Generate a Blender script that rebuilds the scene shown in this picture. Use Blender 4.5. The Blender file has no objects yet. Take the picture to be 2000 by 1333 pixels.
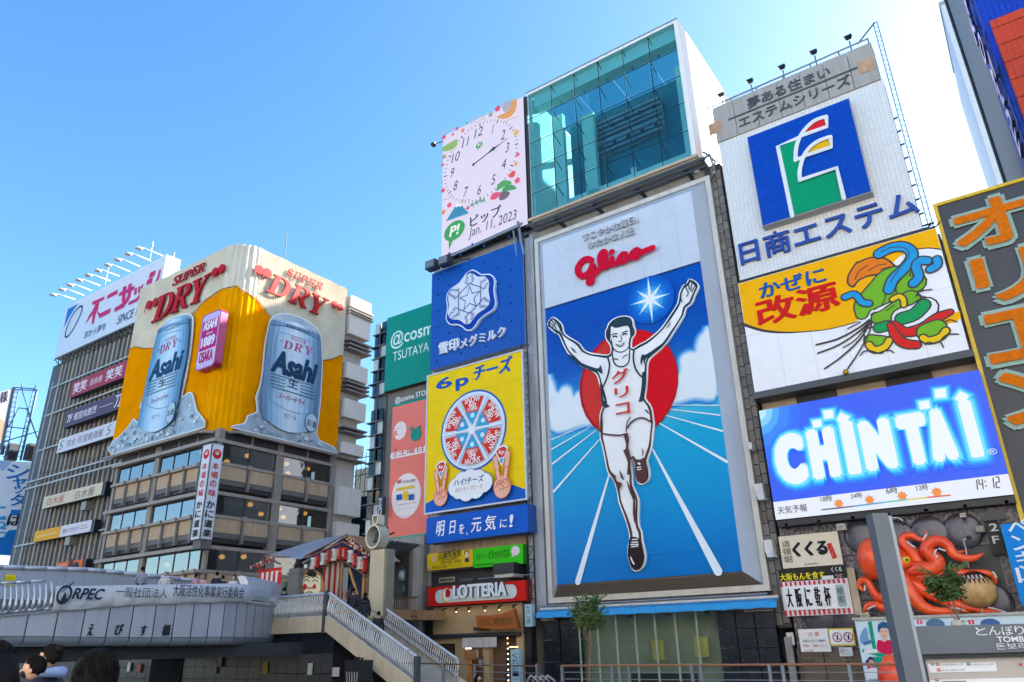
import bpy, math, random
from mathutils import Vector, Matrix
from mathutils.geometry import tessellate_polygon
random.seed(7)
SC = bpy.context.scene
COL = SC.collection
R = math.radians
# ---------------------------------------------------------------- camera
PITCH, ROLL, YAW, F, EYE = R(22.2615), R(-1.4128), R(34.6884), 1444.0, 1.6
FW = Vector((-math.sin(YAW)*math.cos(PITCH), math.cos(YAW)*math.cos(PITCH), math.sin(PITCH)))
_r = Vector((math.cos(YAW), math.sin(YAW), 0)); _u = _r.cross(FW)
RT = _r*math.cos(ROLL)+_u*math.sin(ROLL); UP = -_r*math.sin(ROLL)+_u*math.cos(ROLL)
EYEP = Vector((0, 0, EYE))
cd = bpy.data.cameras.new('camera'); cam = bpy.data.objects.new('camera', cd); COL.objects.link(cam)
cd.sensor_width = 36; cd.lens = 36*F/2000; cd.clip_start = .1; cd.clip_end = 3000
cam.matrix_world = Matrix(((RT.x, UP.x, -FW.x, 0), (RT.y, UP.y, -FW.y, 0), (RT.z, UP.z, -FW.z, EYE), (0, 0, 0, 1)))
SC.camera = cam
# ---------------------------------------------------------------- sky, sun, exposure
SUN_AZ, SUN_EL = R(33), R(30)
w = bpy.data.worlds.new("World"); SC.world = w; w.use_nodes = True
nt = w.node_tree; nt.nodes.clear()
sky = nt.nodes.new('ShaderNodeTexSky'); sky.sky_type = 'NISHITA'; sky.sun_disc = False
sky.sun_elevation = SUN_EL; sky.sun_rotation = SUN_AZ
sky.air_density = 1.0; sky.dust_density = 1.2; sky.ozone_density = 2.5
bg = nt.nodes.new('ShaderNodeBackground'); bg.inputs[1].default_value = .1
wo = nt.nodes.new('ShaderNodeOutputWorld')
hs = nt.nodes.new('ShaderNodeHueSaturation'); hs.inputs['Saturation'].default_value = 1.25; hs.inputs['Hue'].default_value = .497
nt.links.new(sky.outputs[0], hs.inputs['Color']); nt.links.new(hs.outputs[0], bg.inputs[0]); nt.links.new(bg.outputs[0], wo.inputs[0])
sd = bpy.data.lights.new('sun', 'SUN'); sd.energy = 5.0; sd.angle = R(.53); sd.color = (1, .93, .82)
so = bpy.data.objects.new('sun', sd); COL.objects.link(so)
sv = Vector((math.sin(SUN_AZ)*math.cos(SUN_EL), math.cos(SUN_AZ)*math.cos(SUN_EL), math.sin(SUN_EL)))
so.rotation_euler = sv.to_track_quat('Z', 'Y').to_euler(); so.location = sv*200
vs = SC.view_settings; vs.view_transform = 'Standard'; vs.look = 'None'; vs.gamma = 1; vs.exposure = 2.05
vs.use_curve_mapping = False
SC.cycles.max_bounces = 6; SC.cycles.transparent_max_bounces = 12
# ---------------------------------------------------------------- geometry from the picture: rays met with real planes
def ray(x, y): return RT*(x-1000)-UP*(y-666.5)+FW*F
def oy(x, y, Y): d = ray(x, y); return EYEP+d*(Y/d.y)
def ox(x, y, X): d = ray(x, y); return EYEP+d*(X/d.x)
class Pl:                                   # a vertical plane: origin O, right U, up Z, normal N
    def __init__(s, O, U):
        s.O = Vector(O); s.U = Vector(U).normalized(); s.V = Vector((0, 0, 1)); s.N = s.U.cross(s.V)
        s.M = Matrix(((s.U.x, s.V.x, s.N.x, s.O.x), (s.U.y, s.V.y, s.N.y, s.O.y), (s.U.z, s.V.z, s.N.z, s.O.z), (0, 0, 0, 1)))
    def uv(s, p):
        d = ray(*p); t = (s.O-EYEP).dot(s.N)/d.dot(s.N); q = EYEP+d*t-s.O
        return (q.dot(s.U), q.dot(s.V))
def PY(Y): return Pl((0, Y, 0), (1, 0, 0))
def PX(X): return Pl((X, 0, 0), (0, 1, 0))
def K(x0, y0, k): return lambda a, b: (x0+a/k, y0+b/k)
K1 = lambda a, b: (a, b)
def pts(s, f=K1): return [f(*map(float, q.split(','))) for q in s.split()]
def smooth(P, n=4, closed=True):
    o = []; L = len(P)
    rng = range(L) if closed else range(L-1)
    for i in rng:
        if closed: a, b, c, d = P[i-1], P[i], P[(i+1) % L], P[(i+2) % L]
        else: a, b, c, d = P[max(i-1, 0)], P[i], P[i+1], P[min(i+2, L-1)]
        for k in range(n):
            t = k/n
            o.append(tuple(.5*(2*b[j]+(c[j]-a[j])*t+(2*a[j]-5*b[j]+4*c[j]-d[j])*t*t+(3*b[j]-a[j]-3*c[j]+d[j])*t**3) for j in range(len(b))))
    if not closed: o.append(tuple(P[-1]))
    return o
# ---------------------------------------------------------------- materials
def lin(h):
    h = h.lstrip('#'); c = [int(h[i:i+2], 16)/255 for i in (0, 2, 4)]
    return [v/12.92 if v <= .04045 else ((v+.055)/1.055)**2.4 for v in c]
MATS = {}
def S(h, rough=.55, metal=0., var=.1, sc=1.2, bump=0., streak=0., spec=.5, alb=.85):
    """a surface of colour h with procedural unevenness"""
    key = ('S', h, rough, metal, var, sc, bump, streak, spec, alb)
    if key in MATS: return MATS[key]
    m = bpy.data.materials.new('surface_'+h.lstrip('#')); m.use_nodes = True; n = m.node_tree; b = n.nodes['Principled BSDF']
    c = [v*alb for v in lin(h)]
    b.inputs['Roughness'].default_value = rough; b.inputs['Metallic'].default_value = metal
    b.inputs['Specular IOR Level'].default_value = spec
    if var:
        g = n.nodes.new('ShaderNodeNewGeometry'); t = n.nodes.new('ShaderNodeTexNoise')
        t.inputs['Scale'].default_value = sc; t.inputs['Detail'].default_value = 5; t.inputs['Roughness'].default_value = .65
        if streak:
            mp = n.nodes.new('ShaderNodeMapping'); mp.inputs['Scale'].default_value = (3, 3, .35)
            n.links.new(g.outputs['Position'], mp.inputs[0]); n.links.new(mp.outputs[0], t.inputs['Vector'])
        else: n.links.new(g.outputs['Position'], t.inputs['Vector'])
        r = n.nodes.new('ShaderNodeValToRGB'); e = r.color_ramp.elements
        e[0].position = .3; e[1].position = .7
        v = max(var, streak)
        e[0].color = [x*(1-1.6*v) for x in c]+[1]; e[1].color = [min(1, x*(1+v*.6)) for x in c]+[1]
        n.links.new(t.outputs[0], r.inputs[0]); n.links.new(r.outputs[0], b.inputs['Base Color'])
        rr = n.nodes.new('ShaderNodeMapRange'); rr.inputs[3].default_value = max(.02, rough-.12); rr.inputs[4].default_value = min(1, rough+.12)
        n.links.new(t.outputs[0], rr.inputs[0]); n.links.new(rr.outputs[0], b.inputs['Roughness'])
        if bump:
            t2 = n.nodes.new('ShaderNodeTexNoise'); t2.inputs['Scale'].default_value = 14; t2.inputs['Detail'].default_value = 4
            n.links.new(g.outputs['Position'], t2.inputs['Vector'])
            bp = n.nodes.new('ShaderNodeBump'); bp.inputs['Strength'].default_value = bump; bp.inputs['Distance'].default_value = .05
            n.links.new(t2.outputs[0], bp.inputs['Height']); n.links.new(bp.outputs[0], b.inputs['Normal'])
    else: b.inputs['Base Color'].default_value = c+[1]
    MATS[key] = m; return m
def I(h, rough=.5): return S(h, rough, var=.035, sc=.8, spec=.1, alb=.92)       # printed ink / painted sheet
def E(h, s=1.):                                                        # an LED screen or lamp that gives off light
    key = ('E', h, s)
    if key in MATS: return MATS[key]
    m = bpy.data.materials.new('lit_'+h.lstrip('#')); m.use_nodes = True; b = m.node_tree.nodes['Principled BSDF']
    b.inputs['Base Color'].default_value = (.02, .02, .02, 1); b.inputs['Roughness'].default_value = .5
    b.inputs['Emission Color'].default_value = lin(h)+[1]; b.inputs['Emission Strength'].default_value = s*LED
    MATS[key] = m; return m
LED = 1/2**vs.exposure
def G(h, tr=.6, rough=.03, ior=1.5):                                                 # window glass: tinted pass-through plus fresnel mirror
    key = ('G', h, tr, rough, ior)
    if key in MATS: return MATS[key]
    m = bpy.data.materials.new('glass_'+h.lstrip('#')); m.use_nodes = True; n = m.node_tree; n.nodes.clear()
    o = n.nodes.new('ShaderNodeOutputMaterial'); t = n.nodes.new('ShaderNodeBsdfTransparent'); g = n.nodes.new('ShaderNodeBsdfGlossy')
    f = n.nodes.new('ShaderNodeFresnel'); f.inputs[0].default_value = ior; mx = n.nodes.new('ShaderNodeMixShader')
    t.inputs[0].default_value = [v*tr for v in lin(h)]+[1]; g.inputs['Roughness'].default_value = rough
    # slight pane waviness
    ge = n.nodes.new('ShaderNodeNewGeometry'); nz = n.nodes.new('ShaderNodeTexNoise'); nz.inputs['Scale'].default_value = .7
    bp = n.nodes.new('ShaderNodeBump'); bp.inputs['Strength'].default_value = .08; bp.inputs['Distance'].default_value = .1
    n.links.new(ge.outputs['Position'], nz.inputs['Vector']); n.links.new(nz.outputs[0], bp.inputs['Height']); n.links.new(bp.outputs[0], g.inputs['Normal'])
    bf = n.nodes.new('ShaderNodeMath'); bf.operation = 'MULTIPLY'; iv = n.nodes.new('ShaderNodeMath'); iv.operation = 'SUBTRACT'; iv.inputs[0].default_value = 1; n.links.new(ge.outputs['Backfacing'], iv.inputs[1]); n.links.new(iv.outputs[0], bf.inputs[0]); n.links.new(f.outputs[0], bf.inputs[1]); n.links.new(bf.outputs[0], mx.inputs[0]); n.links.new(t.outputs[0], mx.inputs[1]); n.links.new(g.outputs[0], mx.inputs[2])
    n.links.new(mx.outputs[0], o.inputs[0]); MATS[key] = m; return m
# ---------------------------------------------------------------- objects
W = {}
def link(o, parent=None, M=None):
    COL.objects.link(o); M = M or Matrix.Identity(4)
    if parent is not None:
        o.parent = parent; o.matrix_parent_inverse = W[parent.name].inverted()
    o.matrix_basis = M; W[o.name] = M.copy(); return o
def thing(name, label, cat, loc=(0, 0, 0), group=None, kind=None):
    o = bpy.data.objects.new(name, None); o.empty_display_size = .3
    link(o, None, Matrix.Translation(Vector(loc))); o['label'] = label; o['category'] = cat
    if group: o['group'] = group
    return o
def tag(o, label, cat, group=None):
    o['label'] = label; o['category'] = cat
    if group: o['group'] = group
    return o
def structure(o): o['kind'] = 'structure'; return o
def stuff(o): o['kind'] = 'stuff'; return o
UNIT = {}
CUBE_V = [(x, y, z) for x in (-.5, .5) for y in (-.5, .5) for z in (-.5, .5)]
CUBE_F = [(0, 1, 3, 2), (4, 6, 7, 5), (0, 4, 5, 1), (2, 3, 7, 6), (0, 2, 6, 4), (1, 5, 7, 3)]
def unit_cube(m):
    k = ('c', m.name)
    if k not in UNIT:
        me = bpy.data.meshes.new('block'); me.from_pydata(CUBE_V, [], CUBE_F); me.materials.append(m); UNIT[k] = me
    return UNIT[k]
def unit_rod(m, n=8):
    k = ('r', m.name, n)
    if k not in UNIT:
        v = []; f = []
        for i in range(n):
            a = 2*math.pi*i/n; v += [(math.cos(a), math.sin(a), 0), (math.cos(a), math.sin(a), 1)]
        for i in range(n): j = (i+1) % n; f.append((2*i, 2*j, 2*j+1, 2*i+1))
        f.append(tuple(2*i+1 for i in range(n))); f.append(tuple(2*i for i in reversed(range(n))))
        me = bpy.data.meshes.new('rod'); me.from_pydata(v, [], f); me.materials.append(m)
        for p in me.polygons[:n]: p.use_smooth = True
        UNIT[k] = me
    return UNIT[k]
def box(name, par, m, x, y, z):
    x, y, z = sorted(x), sorted(y), sorted(z)
    o = bpy.data.objects.new(name, unit_cube(m))
    M = Matrix.Translation(((x[0]+x[1])/2, (y[0]+y[1])/2, (z[0]+z[1])/2)) @ Matrix.Diagonal((x[1]-x[0], y[1]-y[0], z[1]-z[0], 1))
    return link(o, par, M)
def rod(name, par, m, a, b, r, n=8):
    a, b = Vector(a), Vector(b); d = b-a
    M = Matrix.Translation(a) @ d.to_track_quat('Z', 'Y').to_matrix().to_4x4() @ Matrix.Diagonal((r, r, d.length, 1))
    return link(bpy.data.objects.new(name, unit_rod(m, n)), par, M)
class MB:                                    # joins many boxes, rods and faces into ONE mesh
    def __init__(s): s.v = []; s.f = []; s.mi = []; s.mats = []; s.sm = []
    def _m(s, m):
        if m not in s.mats: s.mats.append(m)
        return s.mats.index(m)
    def add(s, v, f, m, M=None, smooth=False):
        b = len(s.v); i = s._m(m)
        s.v += [tuple(M @ Vector(p)) if M else tuple(p) for p in v]
        for q in f: s.f.append(tuple(b+k for k in q)); s.mi.append(i); s.sm.append(smooth)
        return s
    def box(s, m, x, y, z, M=None):
        x, y, z = sorted(x), sorted(y), sorted(z)
        return s.add([(x[i], y[j], z[k]) for i in (0, 1) for j in (0, 1) for k in (0, 1)], CUBE_F, m, M)
    def rod(s, m, a, b, r, n=6, r2=None):
        a, b = Vector(a), Vector(b); d = b-a; r2 = r if r2 is None else r2
        Q = Matrix.Translation(a) @ d.to_track_quat('Z', 'Y').to_matrix().to_4x4(); v = []; f = []
        for i in range(n):
            t = 2*math.pi*i/n; v += [(r*math.cos(t), r*math.sin(t), 0), (r2*math.cos(t), r2*math.sin(t), d.length)]
        for i in range(n): j = (i+1) % n; f.append((2*i, 2*j, 2*j+1, 2*i+1))
        f.append(tuple(2*i+1 for i in range(n))); f.append(tuple(2*i for i in reversed(range(n))))
        return s.add(v, f, m, Q, True)
    def path(s, m, P, r, n=6):
        for a, b in zip(P, P[1:]): s.rod(m, a, b, r, n)
        return s
    def tube(s, m, P, rs, n=10, caps=True):      # one continuous tapering tube through the points
        P = [Vector(p) for p in P]; v = []; f = []; L = len(P)
        t0 = (P[1]-P[0]).normalized(); nrm = t0.orthogonal().normalized()
        for i, p in enumerate(P):
            t = (P[min(i+1, L-1)]-P[max(i-1, 0)]).normalized(); nrm = (nrm-t*nrm.dot(t)).normalized(); bn = t.cross(nrm)
            for k in range(n):
                a = 2*math.pi*k/n; v.append(p+(nrm*math.cos(a)+bn*math.sin(a))*rs[i])
        for i in range(L-1):
            for k in range(n):
                k2 = (k+1) % n; f.append((i*n+k, i*n+k2, (i+1)*n+k2, (i+1)*n+k))
        if caps: f.append(tuple(reversed(range(n)))); f.append(tuple((L-1)*n+k for k in range(n)))
        return s.add(v, f, m, None, True)
    def ball(s, m, c, r, n=10, k=7, M=None):
        rx, ry, rz = (r, r, r) if not hasattr(r, '__len__') else r; v = [(c[0], c[1], c[2]+rz)]; f = []
        for i in range(1, k):
            a = math.pi*i/k
            for j in range(n):
                b = 2*math.pi*j/n; v.append((c[0]+rx*math.sin(a)*math.cos(b), c[1]+ry*math.sin(a)*math.sin(b), c[2]+rz*math.cos(a)))
        v.append((c[0], c[1], c[2]-rz)); e = len(v)-1
        for j in range(n):
            j2 = (j+1) % n; f.append((0, 1+j, 1+j2)); f.append((e, 1+(k-2)*n+j2, 1+(k-2)*n+j))
            for i in range(k-2): f.append((1+i*n+j, 1+(i+1)*n+j, 1+(i+1)*n+j2, 1+i*n+j2))
        return s.add(v, f, m, M, True)
    def obj(s, name, par=None, M=None):
        me = bpy.data.meshes.new(name); me.from_pydata(s.v, [], s.f)
        for m in s.mats: me.materials.append(m)
        me.polygons.foreach_set('material_index', s.mi); me.polygons.foreach_set('use_smooth', s.sm); me.update()
        if M is None and s.v:        # origin at the base centre
            lo = [min(p[i] for p in s.v) for i in range(3)]; hi = [max(p[i] for p in s.v) for i in range(3)]
            c = Vector(((lo[0]+hi[0])/2, (lo[1]+hi[1])/2, lo[2])); me.transform(Matrix.Translation(-c)); M = Matrix.Translation(c)
        return link(bpy.data.objects.new(name, me), par, M)
def BD(e): return [(0, 0)]+[(e*math.cos(R(45*k+22)), e*math.sin(R(45*k+22))) for k in range(8 if e > .08 else 4)]
TXT = {}
def off0(s): return 0. if any(ord(c) > 0x2E7F for c in s) else .018
def text_mesh(s, bold=0.):
    bold = min(bold, off0(s)); k = (s, bold)
    if k not in TXT:
        c = bpy.data.curves.new('t', 'FONT'); c.body = s; c.resolution_u = 3; c.offset = bold
        o = bpy.data.objects.new('t', c); m = o.to_mesh()
        v = [(p.co.x, p.co.y) for p in m.vertices]; f = [tuple(p.vertices) for p in m.polygons]
        o.to_mesh_clear(); bpy.data.objects.remove(o)
        x0 = min(a[0] for a in v); x1 = max(a[0] for a in v); y0 = min(a[1] for a in v); y1 = max(a[1] for a in v)
        TXT[k] = ([((a-x0)/max(x1-x0, 1e-6), (b-y0)/max(y1-y0, 1e-6)) for a, b in v], f, x1-x0); TXH[k] = y1-y0
    return TXT[k]
TXH = {}
def box_of(pl, t, lb, rt, bold):
    a = pl.uv(lb); b = pl.uv(rt[:2])
    if len(rt) == 3:
        V, F2, wd = text_mesh(t, bold); b = (b[0], a[1]+(b[0]-a[0])/wd*TXH[(t, min(bold, off0(t)))]*rt[2])
    return a, b
def area2(P): return sum(P[i-1][0]*P[i][1]-P[i][0]*P[i-1][1] for i in range(len(P)))
class Art:                                   # flat print and raised shapes laid on a plane, each a little above the last
    def __init__(s, pl, d=.004, step=.0016): s.pl = pl; s.b = MB(); s.d = d; s.step = step
    def _up(s): s.d += s.step; return s.d
    def face(s, m, V, F2, th=0., d=None):
        d = s._up() if d is None else d; zo = getattr(s, 'zoff', None) or [0]*len(V); s.zoff = None; zo = (zo+[zo[-1]]*len(V))[:len(V)]
        s.b.add([(a, b, d+th+z) for (a, b), z in zip(V, zo)], F2, m)
        if th:
            ed = {}
            for q in F2:
                for i in range(len(q)):
                    e = (q[i-1], q[i])
                    if (e[1], e[0]) in ed: del ed[(e[1], e[0])]
                    else: ed[e] = 1
            for a, c in ed: s.b.add([(V[a][0], V[a][1], d+th+zo[a]), (V[c][0], V[c][1], d+th+zo[c]), (V[c][0], V[c][1], d-.02), (V[a][0], V[a][1], d-.02)], [(0, 3, 2, 1)], m)
            s.d += th
    def uvp(s, m, P, th=0., d=None, holes=()):          # polygon in plane metres
        if area2(P) < 0: P = P[::-1]
        L = [P]+[list(h) for h in holes]
        T = tessellate_polygon([[Vector((a, b, 0)) for a, b in q] for q in L]); V = [p for q in L for p in q]
        F2 = []
        for t in T:
            a, b, c = (V[i] for i in t)
            F2.append(tuple(t) if (b[0]-a[0])*(c[1]-a[1])-(c[0]-a[0])*(b[1]-a[1]) > 0 else tuple(reversed(t)))
        s.face(m, V, F2, th, d); return s
    def poly(s, m, P, th=0., sm=0, d=None, holes=()):
        if sm: P = smooth(P, sm)
        return s.uvp(m, [s.pl.uv(p) for p in P], th, d, [[s.pl.uv(q) for q in (smooth(h, sm) if sm else h)] for h in holes])
    def rect(s, m, lb, rt, th=0., r=0.):
        a, b = s.pl.uv(lb), s.pl.uv(rt); return s.urect(m, a, b, th, r)
    def urect(s, m, a, b, th=0., r=0.):
        x0, x1 = sorted((a[0], b[0])); y0, y1 = sorted((a[1], b[1]))
        if r:
            P = []
            for cx, cy, t0 in ((x1-r, y0+r, -90), (x1-r, y1-r, 0), (x0+r, y1-r, 90), (x0+r, y0+r, 180)):
                P += [(cx+r*math.cos(R(t0+15*k)), cy+r*math.sin(R(t0+15*k))) for k in range(7)]
        else: P = [(x0, y0), (x1, y0), (x1, y1), (x0, y1)]
        return s.uvp(m, P, th)
    def stroke(s, m, P, wd, th=0., sm=4, closed=False, uv=False):   # ribbon; wd in metres, one value or one per point
        Q = [p if uv else s.pl.uv(p) for p in P]
        ws = [wd]*len(Q) if not hasattr(wd, '__len__') else list(wd)
        Q = [(a[0], a[1], b) for a, b in zip(Q, ws)]
        if sm: Q = smooth(Q, sm, closed)
        if closed: Q.append(Q[0])
        Lf, Rt = [], []; n = len(Q)
        for i in range(n):
            if closed: a, b = Q[(i-1) % (n-1)], Q[(i+1) % (n-1)]
            else: a, b = Q[max(i-1, 0)], Q[min(i+1, n-1)]
            dx, dy = b[0]-a[0], b[1]-a[1]; l = math.hypot(dx, dy) or 1; h = Q[i][2]/2
            Lf.append((Q[i][0]-dy/l*h, Q[i][1]+dx/l*h)); Rt.append((Q[i][0]+dy/l*h, Q[i][1]-dx/l*h))
        zz = [i*getattr(s, 'zs', .00001) for i in range(n)]; V = Lf+Rt; F2 = [(n+i, n+i+1, i+1, i) for i in range(n-1)]
        if not closed:
            for e, sg in ((0, 1), (n-1, -1)):       # round ends
                cx, cy, wq = Q[e]; a0 = math.atan2(Lf[e][1]-cy, Lf[e][0]-cx); b0 = len(V); h = wq/2
                if h < .02: continue
                for k in range(1, 6): V.append((cx+h*math.cos(a0+sg*math.pi*k/6), cy+h*math.sin(a0+sg*math.pi*k/6)))
                loop = [e]+list(range(b0, b0+5))+[n+e]
                F2.append(tuple(loop) if sg > 0 else tuple(reversed(loop)))
        s.zoff = zz+zz+[zz[0]]*(5 if len(V) >= 2*n+5 else 0)+[zz[-1]]*5; s.face(m, V, F2, th); s.d += zz[-1]; return s
    def ell(s, m, c, rx, ry=None, th=0., n=28, hole=0., rot=0.):   # centre in pixels, radii in metres
        u, v = s.pl.uv(c); return s.uell(m, (u, v), rx, ry, th, n, hole, rot)
    def uell(s, m, c, rx, ry=None, th=0., n=28, hole=0., rot=0.):
        ry = rx if ry is None else ry; u, v = c
        def ring(k): return [(u+k*(rx*math.cos(t)*math.cos(rot)-ry*math.sin(t)*math.sin(rot)), v+k*(rx*math.cos(t)*math.sin(rot)+ry*math.sin(t)*math.cos(rot))) for t in (2*math.pi*i/n for i in range(n))]
        if hole:
            V = ring(1)+ring(hole); s.face(m, V, [(i, (i+1) % n, n+(i+1) % n, n+i) for i in range(n)], th)
        else: s.uvp(m, ring(1), th)
        return s
    def text(s, m, t, lb, rt, bold=0., th=0., shear=0., uv=False, par=None):    # ink box: left-bottom and right-top
        a, b = (lb, rt) if uv else box_of(s.pl, t, lb, rt, bold); V, F2, _ = text_mesh(t, bold)
        h = b[1]-a[1]; sh = shear*h; e = max(0, bold-off0(t))*h*.9
        for i, (dx, dy) in enumerate(BD(e) if e > .004 else ((0, 0),)):
            s.face(m, [(a[0]+e+dx+x*(b[0]-a[0]-sh-2*e)+y*sh, a[1]+e+dy+y*(h-2*e)) for x, y in V], F2, th if i == 0 else 0)
            s.d -= 0 if i == 0 else s.step*.5
        return s
    def text3(s, m, t, p0, p1, p2, bold=0., th=0.):                    # sheared ink box: bottom-left, bottom-right, top-left
        a, b, c = s.pl.uv(p0), s.pl.uv(p1), s.pl.uv(p2); V, F2, _ = text_mesh(t, bold)
        e = max(0, bold-off0(t))*math.hypot(c[0]-a[0], c[1]-a[1])*.9
        for dx, dy in BD(e) if e > .004 else ((0, 0),):
            s.face(m, [(a[0]+dx+x*(b[0]-a[0])+y*(c[0]-a[0]), a[1]+dy+x*(b[1]-a[1])+y*(c[1]-a[1])) for x, y in V], F2, th)
        return s
    def vtext(s, m, t, lb, rt, bold=0., th=0., gap=.12, uv=False):               # characters stacked downwards
        a, b = (lb, rt) if uv else (s.pl.uv(lb), s.pl.uv(rt)); n = len(t); h = (b[1]-a[1])/n
        for i, c in enumerate(t):
            y1 = b[1]-i*h; y0 = y1-h*(1-gap); x0, x1 = a[0], b[0]
            if c in 'っ': x0 = x0+.3*(x1-x0)
            if c in 'のら1!': x0, x1 = x0+.05*(x1-x0), x1-.05*(x1-x0)
            s.text(m, c, (x0, y0), (x1, y1), bold, th, uv=True)
        return s
    def obj(s, name, par=None):
        return s.b.obj(name, par, s.pl.M)
def letters(pl, m, t, lb, rt, par, th=.2, d=.02, bold=.02, name='letter', shear=0.):
    """raised sign letters, each a mesh of its own"""
    a, b = box_of(pl, t, lb, rt, bold); V, F2, wd = text_mesh(t, bold); n = len(t)
    ends = []; i = 0
    pre = [text_mesh(t[:k+1], bold)[2]/wd for k in range(n)]; h = b[1]-a[1]; sh = shear*h
    groups = [[] for _ in t]
    for q in F2:
        cx = sum(V[k][0] for k in q)/len(q); g = next((k for k in range(n) if cx <= pre[k]+1e-4), n-1); groups[g].append(q)
    out = []
    for g in groups:
        if not g: continue
        ids = sorted({k for q in g for k in q}); mp = {k: j for j, k in enumerate(ids)}
        P = [(a[0]+V[k][0]*(b[0]-a[0]-sh)+V[k][1]*sh, a[1]+V[k][1]*h) for k in ids]
        A = Art(pl, d); e = max(0, bold-off0(t))*h*.9; q2 = [tuple(mp[k] for k in q) for q in g]
        for i, (dx, dy) in enumerate(BD(e) if e > .01 else ((0, 0),)): A.face(m, [(x+dx, y+dy) for x, y in P], q2, th, d+i*.001)
        out.append(A.obj(name, par))
    return out
def panel(name, par, pl, m, lb, rt, th, d=0., r=0., back=None):
    """a solid board on plane pl, its face at distance d+th in front of it"""
    A = Art(pl, d, 0); A.rect(m, lb, rt, th, r); return A.obj(name, par)
def frame_around(par, pl, m, lb, rt, wd, th, d=0., name='frame_bar'):
    (x0, y0), (x1, y1) = pl.uv(lb), pl.uv(rt)
    for a, b in (((x0-wd, y0-wd), (x1+wd, y0)), ((x0-wd, y1), (x1+wd, y1+wd)), ((x0-wd, y0), (x0, y1)), ((x1, y0), (x1+wd, y1))):
        A = Art(pl, d, 0); A.urect(m, a, b, th); A.obj(name, par)
WHITE = '#F2F4F8'
# ================================================================= THE SETTING: ground, canal, promenades, street level behind
def slab(name, m, x, y, z): return structure(box(name, None, m, x, y, z))
GR = S('#8C8A86', .8, var=.2, sc=.8, bump=.3)
slab('ground', S('#77756F', .9, var=.15, sc=.1), (-900, 900), (-900, 1500), (-9, -6))
slab('canal_bed_wall', GR, (-900, 900), (4.2, 4.8), (-6, -.02))
slab('pavement', GR, (-900, 900), (-60, 4.8), (-.4, 0))
wat = S('#2E4A44', .08, var=.05, bump=.5)
slab('water', wat, (-900, 900), (4.8, 23.6), (-5, -2.6))
slab('promenade', S('#8E8A84', .8, var=.2, sc=.8), (-900, 900), (23.6, 36.6), (-5.5, -.45))
slab('street_ground', S('#6E6C69', .85, var=.2, sc=.8), (-900, -33.2), (29.6, 260), (-.4, 2.98))
slab('street_ground', S('#6E6C69', .85, var=.2, sc=.8), (-33.1, 900), (54, 260), (-.4, 2.9))

CONC = S('#A9A6A2', .8, var=.12, sc=.7, streak=.18)
CONCD = S('#7A7875', .8, var=.12, sc=.7, streak=.2)
DARK = S('#2B2D31', .5, var=.1, sc=1.5)
STEEL = S('#9AA0A6', .4, .7, var=.12, sc=2)
STEELD = S('#50565C', .5, .5, var=.15, sc=2)
FRAMEW = S('#DAD6CE', .5, var=.1, sc=1.2, streak=.12)
RUST = S('#7A5A48', .7, .2, var=.25, sc=4)

def lattice(name, par, m, a, b, wdt, n, r=.05, rr=.03, U=(1, 0, 0)):
    """ladder-like lattice column from a up to b"""
    U = Vector(U)*wdt; a, b = Vector(a), Vector(b); q = MB()
    q.rod(m, a, b, r, 5); q.rod(m, a+U, b+U, r, 5); p = MB()
    for i in range(n+1):
        c = a.lerp(b, i/n); p.rod(m, c, c+U, rr, 4)
        if i < n: p.rod(m, c, a.lerp(b, (i+1)/n)+U, rr*.8, 4)
    q.obj('rail', par); p.obj('bracing', par)

# ================================================================= GLASS-BOX BUILDING WITH THE GREAT RUNNER SIGN
gb = thing('sign_building', 'narrow building whose top is a teal glass box above the giant runner billboard', 'building', (-17.4, 37, -.45))
box('wall', gb, CONC, (-23.9, -11.35), (36.9, 50), (-.45, 27.6))
# cube that holds the glass front
BX0, BX1, BZ0, BZ1, BY0, BY1 = -23.55, -11.6, 28.15, 38.95, 36.54, 46.4
PW = S('#F4F2EE', .5, var=.04, sc=.5)
box('side_wall', gb, PW, (BX1-.28, BX1), (BY0-.0, BY1), (BZ0-1.0, BZ1))
box('side_wall', gb, PW, (BX0, BX0+.2), (BY0, BY1), (BZ0, BZ1))
box('roof_edge', gb, PW, (BX0+.2, BX1-.28), (BY0, BY0+.5), (BZ1-.2, BZ1))
box('roof_edge', gb, PW, (BX0+.2, BX1-.28), (BY1-.6, BY1), (BZ1-.2, BZ1))
for k in range(4): box('added_skylight_pane', gb, G('#BFE4E4', .9), (BX0+.25+k*2.86, BX0+3.05+k*2.86), (BY0+.5, BY1-.6), (BZ1-.1, BZ1-.07))  # unseen roof, made of glass to let daylight into the box
for k in range(4): box('added_back_pane', gb, G('#C8E4EA', .85), (BX0+.25+k*2.86, BX0+3.05+k*2.86), (BY1-.2, BY1-.17), (BZ0, BZ1-.2))  # unseen back, added as glass so the sky brightens the interior
box('soffit', gb, S('#B8AFA2', .7, var=.1), (BX0, BX1-.28), (BY0-.05, BY1), (BZ0-.45, BZ0-.1))
box('sill_ledge', gb, S('#C9B49A', .6, var=.1), (BX0-.1, BX1+.1), (BY0-.25, BY0+.1), (BZ0-.12, BZ0+.06))
inn = S('#E6F2EC', .6, var=.05)
box('inner_wall', gb, inn, (BX0+.2, BX0+.35), (BY0+.3, BY0+5), (BZ0+.1, BZ1-.2))
box('reflection_frame', gb, inn, (BX0+1.0, BX0+1.9), (BY0+1.9, BY0+2.3), (BZ0+.1, BZ1-1.4))  # pale frames modelled in place of reflections on the panes
box('reflection_frame', gb, S('#CFE6DC', .6, var=.04), (BX0+3.3, BX0+4.25), (BY0+2.2, BY0+2.6), (BZ0+.1, BZ0+8.6))
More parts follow.
